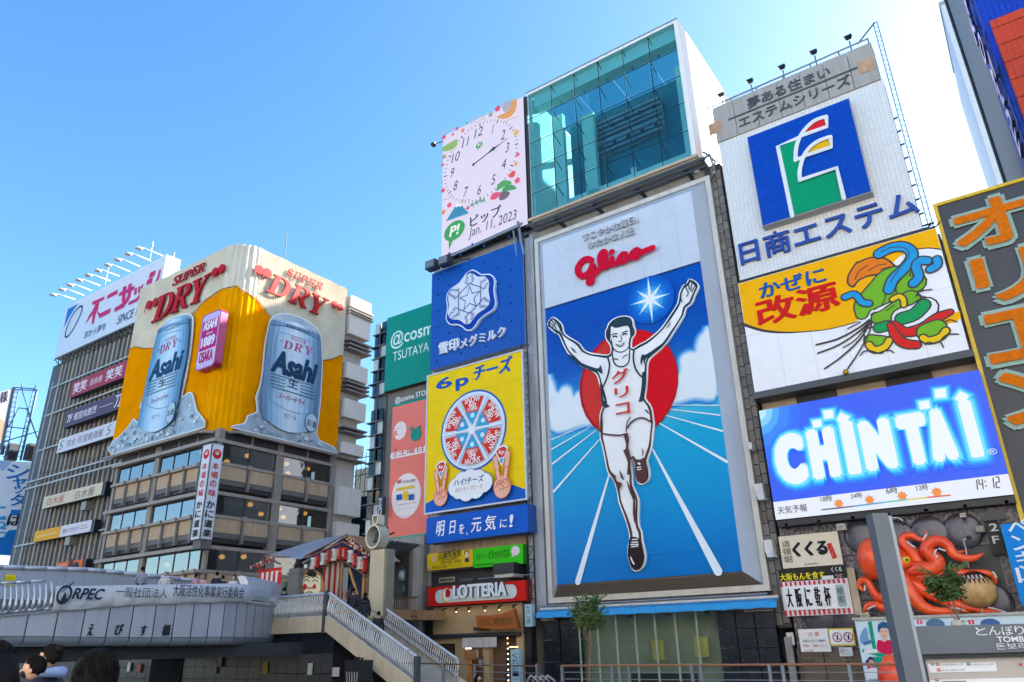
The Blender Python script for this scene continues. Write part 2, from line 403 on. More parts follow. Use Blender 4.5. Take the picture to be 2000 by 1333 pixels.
box('inner_beam', gb, inn, (BX0+.4, BX1-.3), (BY0+2.2, BY0+2.6), (BZ0+.6, BZ0+2.2))
box('inner_floor', gb, S('#5C8090', .7), (BX0+.2, BX1-.28), (BY0+.2, BY1-.2), (BZ0-.1, BZ0))
box('inner_column', gb, inn, (BX1-1.5, BX1-.9), (BY0+2.6, BY0+3.2), (BZ0+.1, BZ1-1.3))
box('inner_beam', gb, inn, (BX0+.4, BX1-.3), (BY0+.5, BY0+1.3), (BZ1-1.1, BZ1-.25))
box('inner_partition', gb, S('#3A7C94', .6, var=.1), (BX0+1.7, BX1-1.1), (BY0+3.32, BY0+3.4), (BZ0+1.5, BZ1-1.7))
scr = thing('reflection_rack', 'rack of small lamps and louvres hanging behind the teal glass', 'light rack', (-17, 39.6, BZ0+4))  # whole rack is a simplified stand-in for reflections in the glass
q = MB(); lm = S('#A6B0B8', .4, .5)
for k in range(7): q.box(lm, (-19.6, -14.4), (39.3, 39.5), (BZ0+5.2+k*.42, BZ0+5.42+k*.42))
q.obj('louvre_rack', scr)
q = MB()
for k in range(5): q.rod(S('#B98FA0', .5), (-19.7, 39.1, BZ0+5.1+k*.7), (-14.3, 39.1, BZ0+5.1+k*.7), .04, 4)
for x in (-19.7, -14.3): q.rod(S('#B98FA0', .5), (x, 39.1, BZ0+4.6), (x, 39.1, BZ0+8.4), .06, 4)
q.obj('pipe_frame', scr)
box('backing', scr, S('#CFCBC6', .6), (-19.5, -14.5), (39.7, 39.8), (BZ0+5.2, BZ0+7.9))
for i in range(5):
    for k in range(2):
        q = MB(); q.ball(STEELD, (-19+i*1.05, 39.0, BZ0+5.5+k*1.5), .16, 8, 5); q.obj('lamp', scr)
for x in (-19.6, -18.9, -14.4): rod('hanger', scr, STEEL, (x, 39.2, BZ0+1.8), (x, 39.2, BZ0+5), .05, 5)
box('paper', scr, S('#E8E8E8'), (-16.9, -16.5), (38.9, 38.95), (BZ0+2.3, BZ0+2.8))
# panes: six across, five up
TEAL = G('#CCECF0', .99, .02)
cols = 6; rows = 5; xs = [BX0+.2+(BX1-.28-BX0-.2)*i/cols for i in range(cols+1)]; zs = [BZ0+.05+(BZ1-.2-BZ0-.05)*i/rows for i in range(rows+1)]
for i in range(cols):
    for j in range(rows):
        box('glass_pane', gb, TEAL, (xs[i]+.03, xs[i+1]-.03), (BY0, BY0+.02), (zs[j]+.03, zs[j+1]-.03))
for i in range(1, cols):
    rod('mullion', gb, DARK, (xs[i], BY0+.1, zs[0]), (xs[i], BY0+.1, zs[-1]), .035, 5)
    rod('tension_rod', gb, STEELD, (xs[i], BY0+.1, zs[-1]), (xs[i]+.25, BY0+1.3, zs[-1]-1.1), .03, 5)
    for j in range(1, rows): rod('glass_strut', gb, DARK, (xs[i], BY0+.1, zs[j]), (xs[i]+.05, BY0+1.0, zs[j]-.5), .03, 5)
for j in range(1, rows): rod('transom', gb, DARK, (xs[0], BY0+.1, zs[j]), (xs[-1], BY0+.1, zs[j]), .028, 5)
for i in range(cols):
    q = MB(); x = xs[i]+.95
    q.box(STEELD, (x-.12, x+.12), (BY0+.7, BY0+.95), (BZ1-.75, BZ1-.45)); q.rod(STEELD, (x, BY0+.8, BZ1-.2), (x, BY0+.8, BZ1-.5), .04, 5); q.obj('spotlight', gb)
rod('roof_rail', gb, STEEL, (BX0, BY0, BZ1+.05), (BX1, BY0, BZ1+.05), .05, 5)
# maintenance gantry below the box
q = MB()
q.box(S('#8F8B85', .7, streak=.2), (-23.2, -11.1), (36.0, 36.9), (27.3, 27.55)); q.obj('gantry_plate', gb)
for z, y in ((27.15, 35.6), (26.75, 35.75), (27.45, 35.9)): rod('gantry_pipe', gb, STEELD, (-23.3, y, z), (-10.9, y, z), .07, 6)
for x in (-21, -18.2, -15.2, -12.1): box('gantry_bracket', gb, STEELD, (x-.1, x+.1), (35.5, 36.8), (26.85, 27.0))
q = MB(); q.path(STEEL, [(-11.2, 36, 27.3), (-10.6, 35.7, 27.4), (-10.5, 36, 26.4), (-10.9, 36.4, 26.2)], .09); q.path(STEEL, [(-11.0, 36, 27.9), (-10.4, 36, 27.0), (-10.6, 36.1, 26.6)], .07); q.obj('bent_pipe', gb)
# grey block wall right of the billboard: stacked blocks with open joints
blk = [S('#7C7874', .8, var=.12, sc=3, streak=.1), S('#86817B', .8, var=.12, sc=3), S('#726F6C', .8, var=.12, sc=3)]
for k in range(44):
    z = 2.1+k*.57
    box('wall_block', gb, blk[k % 3], (-10.9, -10.66+(k % 2)*.02), (36.45, 37.2), (z, z+.53))
    if k < 43: box('wall_block', gb, blk[(k+1) % 3], (-10.63+(k % 2)*.02, -10.36), (36.47, 37.2), (z+.1, z+.63))
box('block_backing', gb, S('#4C4A48', .9), (-11.3, -10.34), (36.6, 37.3), (2, 27.2))
# flood lamp heads on the right edge of the billboard
for k, (x, y) in enumerate(((1469, 875), (1487, 965), (1505, 1075))):
    p = oy(x, y, 36.2); t = thing('flood_lamp', ['small white lamp box highest on the frame edge right of the runner billboard', 'white hooded flood lamp beside the runner billboard at the height of its knee', 'white hooded flood lamp lowest on the right edge of the runner billboard'][k], 'lamp', p, 'flood lamps beside the runner billboard')
    s_ = .45 if k else .22
    q = MB(); q.box(S('#D8D6D2', .4), (p.x-.2*s_*2, p.x+.22*s_*2), (35.9, 36.4), (p.z-.1*s_*2, p.z+.5*s_*2)); q.add([(p.x-.4*s_, 35.9, p.z), (p.x+.44*s_, 35.9, p.z), (p.x+.6*s_, 35.7, p.z-.8*s_), (p.x-.1*s_, 35.7, p.z-.8*s_), (p.x-.4*s_, 36.3, p.z), (p.x+.44*s_, 36.3, p.z), (p.x+.6*s_, 36.2, p.z-.8*s_), (p.x-.1*s_, 36.2, p.z-.8*s_)], [(0, 3, 2, 1), (4, 5, 6, 7), (0, 4, 7, 3), (1, 2, 6, 5), (3, 7, 6, 2)], S('#D8D6D2', .4)); q.obj('hood', t)
    rod('arm', t, STEELD, (p.x, 36.2, p.z), (p.x, 36.6, p.z+.1), .04, 5)

# ---- the billboard
YP = 35.4; P = PY(YP)
rb = thing('runner_billboard', 'giant billboard of a white-vested runner with raised arms on a blue track', 'billboard', (-17, 36, 3.6))
X0, X1, Z0, Z1, ZS = -21.95, -11.85, 4.47, 25.25, 20.68
fw = .28
for a, b, c, d in ((-23.1, -10.95, 3.6, 3.6+fw), (-23.1, -10.95, 26.15, 26.15+fw)): box('frame_bar', rb, FRAMEW, (a, b), (36.25, 36.75), (c, d))
for a, b in ((-23.1, -23.1+fw), (-10.95-fw, -10.95)): box('frame_bar', rb, FRAMEW, (a, b), (36.25, 36.75), (3.6+fw, 26.15))
OX0, OX1, OZ0, OZ1 = -23.1+fw, -10.95-fw, 3.6+fw, 26.15
q = MB(); rv = S('#C3CCDA', .35, var=.05, sc=.6)
q.add([(X1, YP+.01, Z0), (OX1, 36.4, OZ0), (OX1, 36.4, OZ1), (X1, YP+.01, Z1)], [(0, 1, 2, 3)], rv).obj('right_reveal', rb)
q = MB(); q.add([(X0, YP+.01, Z0), (OX0, 36.4, OZ0), (OX0, 36.4, OZ1), (X0, YP+.01, Z1)], [(0, 3, 2, 1)], rv).obj('left_reveal', rb)
q = MB(); q.add([(X0, YP+.01, Z1), (OX0, 36.4, OZ1), (OX1, 36.4, OZ1), (X1, YP+.01, Z1)], [(0, 3, 2, 1)], rv).obj('top_reveal', rb)
lv = S('#6E6459', .6, var=.12)
box('louvre_backing', rb, S('#3A3733', .8), (X0-.4, X1+.2), (36.3, 36.45), (3.9, 4.4))
for k in range(9):
    t = k/9; y = YP+.05+t*.9; z = Z0-.02-t*.56; xa = X0-t*.85; xb = X1+t*.6
    box('louvre_slat', rb, lv, (xa, xb), (y, y+.085), (z-.06, z))
box('carcass', rb, S('#8C8F94', .6), (X0+.03, X1-.03), (YP+.03, 36.3), (Z0+.03, Z1-.03))
WB = S('#D2DCEA', .3, var=.03, sc=.5, spec=.2)
A = Art(P, -.02, 0); A.urect(WB, (X0, ZS), (X1, Z1), .02); A.obj('white_face', rb)
# printed sky and track: the print runs from deep blue through cyan to blue again
m = bpy.data.materials.new('printed_sky_and_track'); m.use_nodes = True; n = m.node_tree; b = n.nodes['Principled BSDF']
g = n.nodes.new('ShaderNodeNewGeometry'); sx = n.nodes.new('ShaderNodeSeparateXYZ'); mr = n.nodes.new('ShaderNodeMapRange'); cr = n.nodes.new('ShaderNodeValToRGB')
mr.inputs[1].default_value = Z0; mr.inputs[2].default_value = ZS
nz = n.nodes.new('ShaderNodeTexNoise'); nz.inputs['Scale'].default_value = .35
ad = n.nodes.new('ShaderNodeMath'); ad.operation = 'MULTIPLY_ADD'; ad.inputs[1].default_value = .10; sb = n.nodes.new('ShaderNodeMath'); sb.operation = 'SUBTRACT'; sb.inputs[1].default_value = .05
n.links.new(g.outputs['Position'], sx.inputs[0]); n.links.new(sx.outputs[2], mr.inputs[0]); n.links.new(g.outputs['Position'], nz.inputs['Vector'])
n.links.new(nz.outputs[0], ad.inputs[0]); n.links.new(mr.outputs[0], ad.inputs[2]); n.links.new(ad.outputs[0], sb.inputs[0]); n.links.new(sb.outputs[0], cr.inputs[0]); n.links.new(cr.outputs[0], b.inputs['Base Color'])
e = cr.color_ramp.elements
for pos, h in ((0, '#0478C8'), (.12, '#048AD6'), (.3, '#06A4DE'), (.46, '#12B0DE'), (.548, '#52C6E2'), (.562, '#3C9BE0'), (.72, '#025FC4'), (.86, '#0152B8'), (1, '#0258C0')):
    el = e[0] if pos == 0 else (e[len(e)-1] if pos == 1 else e.new(pos)); el.color = [v*.8 for v in lin(h)]+[1]
b.inputs['Roughness'].default_value = .35; b.inputs['Specular IOR Level'].default_value = .12
A = Art(P, -.02, 0); A.urect(m, (X0, Z0), (X1, ZS), .02); A.obj('blue_face', rb)
box('divider', rb, S('#122A66', .5), (X0, X1), (YP-.04, YP-.001), (ZS-.04, ZS+.04))
RA = K(1060, 560, 4.444); RB = K(1120, 780, 3.703); R5 = K(1040, 700, 2.666); RG = K(1110, 420, 8.889)
A = Art(P, .006, .003)
cl1, cl2 = I('#8FC4EA'), I('#E4EEF4')
clL = "55,795 75,810 95,850 110,905 140,925 165,890 200,872 235,885 255,930 270,960 300,925 340,930 420,1000 470,1180 350,1200 75,1235"
clR = "1445,385 1400,405 1360,450 1340,520 1330,570 1270,575 1215,605 1195,650 1200,700 1190,760 1150,800 1100,1000 1180,1000 1320,965 1512,930"
def clampx(L): return [(max(X0, min(X1, a)), b_) for a, b_ in L]
uvs = lambda s_, f: [P.uv(p) for p in pts(s_, f)]
def grow(Q, d):
    if area2(Q) < 0: Q = Q[::-1]
    o = []; L = len(Q)
    for i in range(L):
        a, c = Q[i-1], Q[(i+1) % L]; dx, dy = c[0]-a[0], c[1]-a[1]; l = math.hypot(dx, dy) or 1
        o.append((Q[i][0]+dy/l*d, Q[i][1]-dx/l*d))
    return o
for d_, h in ((.28, '#2E86D2'), (.16, '#6FB0E4'), (.06, '#B4D6EE'), (-.05, '#E2ECF2')):
    A.uvp(I(h), clampx(grow(smooth(uvs(clL, RA)), d_))); A.uvp(I(h), clampx(grow(smooth(uvs(clR, RA)), d_)))
for s_, w0, w1 in (("100,425 300,340", .05, .03), ("102,475 300,360", .07, .03), ("105,551 330,378", .1, .04), ("113,695 350,425", .13, .06), ("238,1165 402,605", .33, .1),
                   ("628,475 968,1110", .08, .42), ("655,335 1014,540", .05, .14), ("690,297 990,380", .04, .09), ("712,266 978,298", .04, .07), ("728,245 972,247", .03, .05)):
    a, c = uvs(s_, R5); c = (min(c[0], X1-.01), c[1]); a = (max(a[0], X0+.01), max(a[1], Z0+.01)); c = (c[0], max(c[1], Z0+.01))
    A.stroke(I('#E6F2F8'), [a, c], [w0, w1], sm=0, uv=True)
cx, cy = P.uv((1225.5, 749)); rr = (P.uv((1322, 735))[0]-P.uv((1129, 765))[0])/2
# red disc: printed in two reds
A.uell(I('#B01C2C'), (cx, cy), rr, rr*1.04); A.uell(I('#D8081C'), (cx+.06, cy+.05), rr*.96, rr*1.0)
Q = [(cx+rr*.94*math.cos(t), cy+rr*.98*math.sin(t)) for t in [R(100+i*8) for i in range(21)]]; A.uvp(I('#D23430'), Q)
# star with its glow
sc_ = P.uv((1271, 586))
for k, h in ((1.45, '#0B5CC2'), (1.25, '#0C66CA'), (1.05, '#1678D2'), (.8, '#3F9EE4'), (.55, '#74C0EE')): A.uell(I(h), sc_, k)
def star(A, m, c, pr, n=8, k=.28, rot=90):
    Q = []
    for i in range(2*n):
        r = pr[(i//2) % len(pr)] if i % 2 == 0 else k; t = R(rot+i*180/n); Q.append((c[0]+r*math.cos(t), c[1]+r*math.sin(t)))
    A.uvp(m, Q)
star(A, I('#8FD4F2'), sc_, [1.5, 1.1, 1.25, 1.1], k=.34); star(A, I('#EEF8FC'), sc_, [1.3, .9, 1.0, .9], k=.26)
A.obj('printed_picture', rb)
# the runner: a raised cut-out board with its drawing
out = pts("50,345 58,310 85,278 110,270 142,292 175,325 190,370 198,405 240,440 300,475 338,505 368,550 430,580 500,590 560,598 596,585 597,530 575,492 554,455 552,400 566,366 578,330 620,288 690,262 758,264 795,292 804,350 818,382 812,430 788,460 783,535 810,530 850,505 905,478 980,420 1040,360 1090,290 1130,230 1178,150 1190,70 1213,18 1228,-4 1253,-19 1270,-50 1286,-62 1322,-47 1352,-25 1366,4 1360,30 1332,90 1302,160 1256,196 1240,260 1192,340 1140,420 1090,495 1020,570 942,638 924,700 920,800 912,900 904,975 940,1020 965,1080 976,1170", RA)
out += pts("595,180 586,260 578,340 562,395 545,450 558,500 562,560 546,598 510,622 475,612 455,560 453,510 440,450 428,440 434,500 440,560 440,620 465,680 485,740 482,830 487,920 505,960 512,1030 535,1140 515,1218 470,1248 430,1230 400,1130 403,1060 414,1000 400,930 370,840 335,750 318,650 290,580 255,530 235,440 215,340 200,280 200,190 198,120 215,65", RB)
out += pts("543,1020 522,930 500,850 480,780 430,738 340,700 280,640 222,580 182,500 150,430 115,410 78,380", RA)
Q = [P.uv(p) for p in out]; Q = smooth(Q, 2)
A = Art(P, .03, .003); skin = I('#E6E4E2'); ink = I('#26404E'); inkb = I('#5A3A38')
A.uvp(I('#F2F2F2'), Q, .12)
# ink line just inside the white edge, upper half blue-black and lower half brown
C_ = grow(Q, -.13); zsp = P.uv((1200, 800))[1]
L = len(C_)
for mm, test in ((ink, lambda z: z >= zsp-.15), (inkb, lambda z: z <= zsp+.15)):
    run = []
    for i in range(L+1):
        p = C_[i % L]
        if test(p[1]): run.append(p)
        if (not test(p[1]) or i == L) and run:
            if len(run) > 3: A.stroke(mm, run, [.1+.05*math.sin(k*.35)**2 for k in range(len(run))], sm=0, uv=True)
            run = []
def ln(mm, s_, f, wd): A.stroke(mm, pts(s_, f), wd)
def pg(mm, s_, f, sm=3): A.poly(mm, pts(s_, f), sm=sm)
# face, kept plain
pg(ink, "578,470 574,395 592,335 640,296 715,280 765,296 782,350 790,400 776,455 768,400 764,372 744,348 690,358 640,368 606,352 602,400 600,465", RA, 2)
ln(ink, "606,470 622,540 650,568 690,577 735,560 764,520 772,450", RA, .07)
for s_, wd in (("612,430 634,418 660,420", .07), ("704,412 726,400 748,396", .07), ("622,446 640,438 656,446", .09), ("710,428 726,418 742,422", .09), ("690,430 698,478 672,486", .05), ("648,510 684,518 722,496", .05)): ln(ink, s_, RA, wd)
pg(ink, "652,512 684,519 720,498 712,520 686,534 662,526", RA); pg(I('#F4F4F4'), "664,514 686,519 712,504 704,516 686,524", RA)
# vest and arms
for s_, wd in (("618,600 626,650 650,690 695,706 738,690 762,650 768,560", .08), ("574,615 594,680 584,760 560,830 532,890", .1), ("806,560 800,620 812,700 842,760 884,800", .1),
               ("625,636 668,640", .06), ("706,632 720,614 752,600", .05), ("888,760 884,860 872,950 860,1000", .14)): ln(ink, s_, RA, wd)
pg(ink, "500,720 520,690 534,770 500,745 470,752 395,722 330,690 240,610 250,600 350,670 440,706", RA, 2); pg(ink, "862,660 876,600 900,604 960,570 1060,500 1050,530 940,620 905,640 900,700 886,640 874,690", RA, 2)
pg(ink, "512,850 535,890 546,1000 598,1046 552,1060 528,1020 520,920", RA, 2); pg(ink, "885,790 910,800 905,900 890,960 892,1000 838,1004 866,985 874,900", RA, 2)
pg(ink, "258,530 290,560 314,590 280,568", RA); pg(ink, "1085,376 1105,345 1130,308 1112,352", RA); pg(ink, "902,1075 925,1085 945,1120 915,1095", RA)
# fingers, both hands
for s_ in ("80,292 108,318 116,350", "62,318 96,340 108,365", "58,350 90,366 108,382", "108,285 128,312 124,345", "118,350 135,380 140,420", "140,330 170,380 160,420"): ln(ink, s_, RA, .06)
for s_ in ("1262,-45 1256,0 1262,35", "1292,-50 1282,-5 1290,40", "1322,-35 1308,5 1302,45", "1348,-12 1330,25 1310,60", "1262,35 1280,70 1266,100", "1222,60 1216,110 1226,150"): ln(ink, s_, RA, .06)
# shorts, legs
for s_, wd, f in (("225,256 290,266 352,268 405,256", .09, RB), ("408,215 432,178 480,148 528,146 572,172", .09, RB), ("428,140 405,180 398,240", .07, RB), ("546,1066 528,1150 522,1270", .08, RA)): ln(inkb, s_, f, wd)
pg(inkb, "380,262 408,256 420,300 415,360 432,430 428,540 405,550 412,470 396,420 378,375 392,372 398,330", RB, 2)
pg(inkb, "282,535 322,560 330,600 372,614 350,660 346,700 330,640 318,608", RB, 2); pg(inkb, "350,518 372,556 384,592 362,572", RB); pg(inkb, "510,360 526,392 514,420 516,392", RB)
pg(inkb, "405,590 430,650 462,716 468,800 466,920 448,830 450,740 430,690 408,620", RB, 2)
pg(inkb, "438,418 460,438 500,444 548,420 540,452 552,520 546,590 510,608 480,600 464,550 460,470", RB, 2)
pg(I('#2A2226'), "430,1004 490,1008 506,1060 520,1110 528,1148 506,1218 466,1236 436,1215 412,1130 418,1060", RB, 2)
for s_ in ("440,1040 484,1038", "436,1056 488,1054", "440,1072 486,1066", "446,1020 482,1018"): ln(I('#E6E4E2'), s_, RB, .06)
for s_ in ("482,502 506,498", "484,518 508,514"): ln(I('#E6E4E2'), s_, RB, .06)
pg(I('#F0F0F0'), "434,1138 450,1170 464,1196 452,1196 436,1164", RB); pg(I('#F0F0F0'), "484,470 496,466 506,476 496,484", RB)
# vest lettering
vr = I('#D0402F')
A.text(vr, 'グ', RA(625, 872), RA(768, 716), .05); A.text(vr, 'リ', RA(652, 992), RA(768, 872), .05); A.text(vr, 'コ', RA(662, 1140), RA(778, 1010), .05)
A.obj('runner_figure', rb)
def seams(par, pl, a, b, nx, ny, h, w=.022, d=.05, name='panel_seam'):
    A = Art(pl, d, 0)
    for k in range(1, nx): x = a[0]+(b[0]-a[0])*k/nx; A.urect(S(h, .6), (x-w/2, a[1]), (x+w/2, b[1]))
    for k in range(1, ny): y = a[1]+(b[1]-a[1])*k/ny; A.d += .001; A.urect(S(h, .6), (a[0], y-w/2), (b[0], y+w/2))
    return stuff(A.obj(name, par))
seams(rb, P, (X0, ZS+.05), (X1, Z1), 9, 4, '#BCC6D8', .02, .006); seams(rb, P, (X0, Z0), (X1, ZS-.05), 17, 15, '#1C78BE', .012, -.001)
# raised script wordmark: red, each stroke a fat tube-like ribbon
PW_ = PY(YP-.16); A = Art(PW_, -.12, .004); A.zs = .0004; rd = I('#D3062F', .3)
for s_, wd in (("380,780 330,765 260,785 195,850 160,930 175,1010 230,1060 310,1040 380,960 418,868 412,960 400,1060 380,1150", .62), ("380,1155 384,1150", .95),
               ("400,1120 440,1050 530,960 620,830 650,730 640,660 595,650 555,720 560,820 600,900 660,910 720,850 758,770", .6), ("760,765 765,830 800,865 860,830 910,740 950,690 1000,690", .58), ("762,652 766,652", .6),
               ("905,740 900,790 940,825 1010,790 1090,720 1150,640 1205,620 1240,665 1210,730 1150,750 1110,720 1130,660 1200,640 1290,655 1380,620 1475,585", .58)):
    A.stroke(rd, pts(s_, RG), wd*.66, .12 if A.d < 0 else .0)
A.obj('wordmark', rb)
g1 = I('#BFC1C4')
letters(P, g1, 'すこやかな毎日、', (1141, 475), (1250, 440, 1.05), rb, .1, .12, .03)
letters(P, g1, 'ゆたかな人生', (1152, 490), (1241, 455, 1.05), rb, .1, .12, .03)
# shopfront under the billboard
sh = thing('closed_shopfront', 'pale green glazed shopfront with black stone cladding below the runner billboard', 'shopfront', (-17, 36, -.45))
gz = G('#F2F4F0', .98, .04); fz = S('#9FAF9C', .5)
blks = S('#20242A', .25, var=.12, sc=1.5)
def lb(x, y, Y=36.5): v = oy(x, y, Y); return (v.x, v.z)
for x0, x1 in ((-23.4, -22.35), (-22.3, -21.2)):
    for k in range(3): box('stone_panel', sh, blks, (x0, x1-.03), (36.1, 36.6), (-.45+k*1.1, .62+k*1.1))
for k in range(4):
    for x0, x1 in ((-13.6, -12.75), (-12.7, -11.85), (-11.8, -10.9)): box('stone_panel', sh, blks, (x0, x1), (36.1, 36.6), (-.45+k*.82, .34+k*.82))
box('inner_wall', sh, S('#94A090', .7), (-21.2, -13.6), (37.0, 37.2) if False else (36.8, 36.88), (-.45, 2.9))
for i in range(7):
    x0 = -21.2+i*7.6/7; box('glass_pane', sh, gz, (x0+.03, x0+7.6/7-.03), (36.3, 36.32), (-.45, 2.85))
    rod('window_post', sh, fz, (x0, 36.2, -.45), (x0, 36.2, 2.9), .06, 6)
box('notice', sh, S('#C9C36A'), (-17.2, -16.6), (36.4, 36.43), (.7, 1.6)); box('notice', sh, S('#C9C36A'), (-15.0, -14.3), (36.4, 36.43), (.8, 1.7))
box('dark_gap', sh, DARK, (-18.6, -15), (36.38, 36.42), (-.45, .1))
for x in ((-23.4, -22.6), (-12.2, -10.9)):
    q = MB()
    for k in range(5): q.box(S('#B9AA94', .6), x, (35.9, 36.1), (2.72+k*.09, 2.77+k*.09))
    q.obj('vent', sh)
aw = thing('blue_awning', 'long narrow bright blue awning rolled under the runner billboard', 'awning', (-17.3, 35.6, 2.9))
a0, a1 = oy(1048, 1203, 35.4), oy(1517, 1183, 35.4)
q = MB(); bl = S('#1E9BDC', .5, var=.08, sc=3); L_ = 40
v = []; f = []
for i in range(L_+1):
    t = i/L_; x = a0.x+(a1.x-a0.x)*t; wv = .02*math.sin(i*1.7)
    v += [(x, 35.9, 3.25+wv), (x, 35.45, 3.12+wv), (x, 35.35+wv, 2.84+wv)]
for i in range(L_): f += [(3*i, 3*i+1, 3*i+4, 3*i+3), (3*i+1, 3*i+2, 3*i+5, 3*i+4)]
q.add(v, f, bl); q.obj('canopy_cloth', aw)
rod('cover_bar', aw, FRAMEW, (a0.x, 35.85, 3.3), (a1.x, 35.85, 3.3), .07)
for x in (-20, -18, -16, -14): box('bracket', aw, STEELD, (x-.05, x+.05), (35.5, 36.2), (2.7, 2.8))
rod('pipe', gb, STEEL, (-23.5, 35.9, 3.45), (-11, 35.9, 3.45), .06)
# ================================================================= TOWER LEFT OF THE RUNNER: clock screen, dairy signs, burger shop
tw = thing('narrow_tower', 'narrow concrete tower stacked with advertising boards between the teal sign and the runner billboard', 'building', (-28.4, 37, -.45))
box('wall', tw, CONC, (-32.5, -24.55), (37, 50), (-.45, 27.6))
box('wall', tw, S('#6C7078', .7, var=.1), (-31.3, -24.2), (37.1, 38.6), (27.6, 38.9))
box('cladding', tw, S('#C3A98C', .7, var=.15, streak=.2), (-32.15, -24.6), (36.85, 37), (5.9, 8.0))
box('cladding', tw, S('#2F3136', .45, var=.15), (-32.15, -24.45), (36.9, 37), (2.2, 5.9))
def board(name, lab, cat, Y, lb_, rt_, dep, m, side, group=None, part='panel', base=None):
    """a boxy sign board whose front lies on plane Y; returns thing and its front plane"""
    p = PY(Y); a, b = p.uv(lb_), p.uv(rt_)
    t = thing(name, lab, cat, base or ((a[0]+b[0])/2, Y, a[1]), group)
    box('casing', t, side, (a[0], b[0]), (Y+.004, Y+dep), (a[1], b[1]))
    A = Art(p, -.001, 0); A.urect(m, a, b, 0); A.obj(part, t)
    return t, p, a, b
C8 = K(830, 170, 2.423)
ck, P, a, b = board('clock_screen', 'tall pale led screen showing a clock face and the date on the tower top', 'advertising screen', 36.3, (862, 503), (1022, 189), .7, E('#DCD6EE', 1), S('#23262C', .4))
A = Art(P, .004, .002)
dk = E('#20242C', 1)
ctr = P.uv(C8(262, 352)); rx = (P.uv(C8(408, 290))[0]-P.uv(C8(122, 410))[0])/2*1.06
for k in range(60):
    t = 2*math.pi*k/60; r0 = rx*(1.09 if k % 5 else 1.06); r1 = rx*1.14
    A.stroke(dk, [(ctr[0]+r0*math.sin(t), ctr[1]+r0*math.cos(t)), (ctr[0]+r1*math.sin(t), ctr[1]+r1*math.cos(t))], .05 if k % 5 else .09, sm=0, uv=True)
for k in range(1, 13):
    t = 2*math.pi*k/12; cx, cy = ctr[0]+rx*.86*math.sin(t), ctr[1]+rx*.86*math.cos(t); w_ = .22 if k < 10 else .4
    if k == 1: w_ = .09 
    _V, _F, wd_ = text_mesh(str(k), 0.); w_ = .42*wd_/TXH[(str(k), 0.)]; A.text(dk, str(k), (cx-w_, cy-.4), (cx+w_, cy+.4), 0., shear=.22, uv=True)
h0, h1 = P.uv(C8(236, 372)), P.uv(C8(398, 248)); mid = P.uv(C8(330, 298))
A.stroke(dk, [h0, P.uv(C8(300, 322)), mid, P.uv(C8(345, 288)), h1], [.13, .1, .26, .1, .05], sm=2, uv=True); A.stroke(dk, [ctr, P.uv(C8(352, 280))], [.1, .05], sm=0, uv=True); A.uell(dk, h0, .13); A.uell(dk, mid, .16)
gn = E('#2F9A3C', 1)
def leafmark(c, s_):
    A.uell(gn, c, 1.0*s_, .8*s_, rot=.15); A.uvp(gn, [(c[0]-.55*s_, c[1]-.5*s_), (c[0]-.5*s_, c[1]-1.5*s_), (c[0]-.05*s_, c[1]-.6*s_)])
    A.text(E('#F4F4FA', 1), 'P!', (c[0]-.5*s_, c[1]-.42*s_), (c[0]+.55*s_, c[1]+.45*s_), .03, shear=.2, uv=True)
leafmark(P.uv(C8(263, 281)), .32); leafmark(P.uv(C8(146, 685)), .98)
A.text(dk, 'ピップ', C8(220, 674), (*C8(368, 570), 1.05), .035); A.text(dk, 'Jan. 11, 2023', C8(212, 732), (*C8(444, 622), 1.3), 0, shear=.15)
# festive border: mountain, pine, blossoms, fan leaves, a flying bird
def mt(s_, h, sm=0): A.poly(E(h, 1), pts(s_, C8), sm=sm)
mt("106,642 165,548 215,603", '#2C86B0'); mt("150,572 165,548 182,566 172,574 164,568 158,576", '#F0F0F8')
mt("345,500 352,470 378,448 410,452 416,465 380,478", '#4AA04A', 2); mt("372,505 380,480 415,468 438,480 436,490 400,498", '#3C9A54', 2); mt("358,540 366,505 392,500 410,508 396,530 375,542", '#6A5A66', 2); mt("315,538 330,508 362,504 364,520 340,538", '#D84A6A', 2)
mt("345,150 385,130 408,110 420,70 442,66 438,110 425,135 405,152 375,158", '#D79A52', 2); mt("372,88 410,70 420,80 398,120 380,125", '#A8A8BC', 2)
mt("84,300 110,280 140,262 160,255 158,285 130,305 100,312", '#8DB25A', 2)
for x, y in ((230, 555), (250, 545), (268, 536), (284, 534)): mt(f"{x},{y} {x-14},{y+22} {x+2},{y+12} {x+10},{y+26} {x+6},{y}", '#4E8E6A')
for x, y, c, r in ((98, 245, '#D83C56', .26), (160, 204, '#D83C56', .2), (352, 110, '#D83C56', .34), (140, 232, '#D83C56', .16), (92, 376, '#D8486A', .2), (94, 497, '#D83C46', .26), (124, 566, '#E04A6C', .28), (211, 580, '#D83C46', .2), (447, 328, '#E04A60', .22), (446, 450, '#E04A60', .3),
                   (428, 212, '#D82C2C', .08), (90, 462, '#D82C2C', .08), (440, 225, '#E0B030', .3), (96, 600, '#E08A48', .28), (188, 214, '#E0893C', .24), (100, 338, '#B08A68', .26), (440, 372, '#E0A040', .2), (320, 140, '#9A9A7A', .26), (208, 180, '#6A9A4A', .14)):
    c_ = P.uv(C8(x, y)); star(A, E(c, 1), c_, [r], 5, r*.62)
mt("404,428 425,405 438,410 432,432 414,438", '#E04848', 2)
for s_ in ("230,185 238,160 262,150 285,150 292,172", "240,160 256,178 284,158", "75,245 96,222 130,208 150,220", "80,555 105,540 135,530", "170,560 200,545 222,540", "385,175 420,160 450,150"): A.stroke(E('#D8A88C', 1), pts(s_, C8), .07)
A.obj('clock_picture', ck)
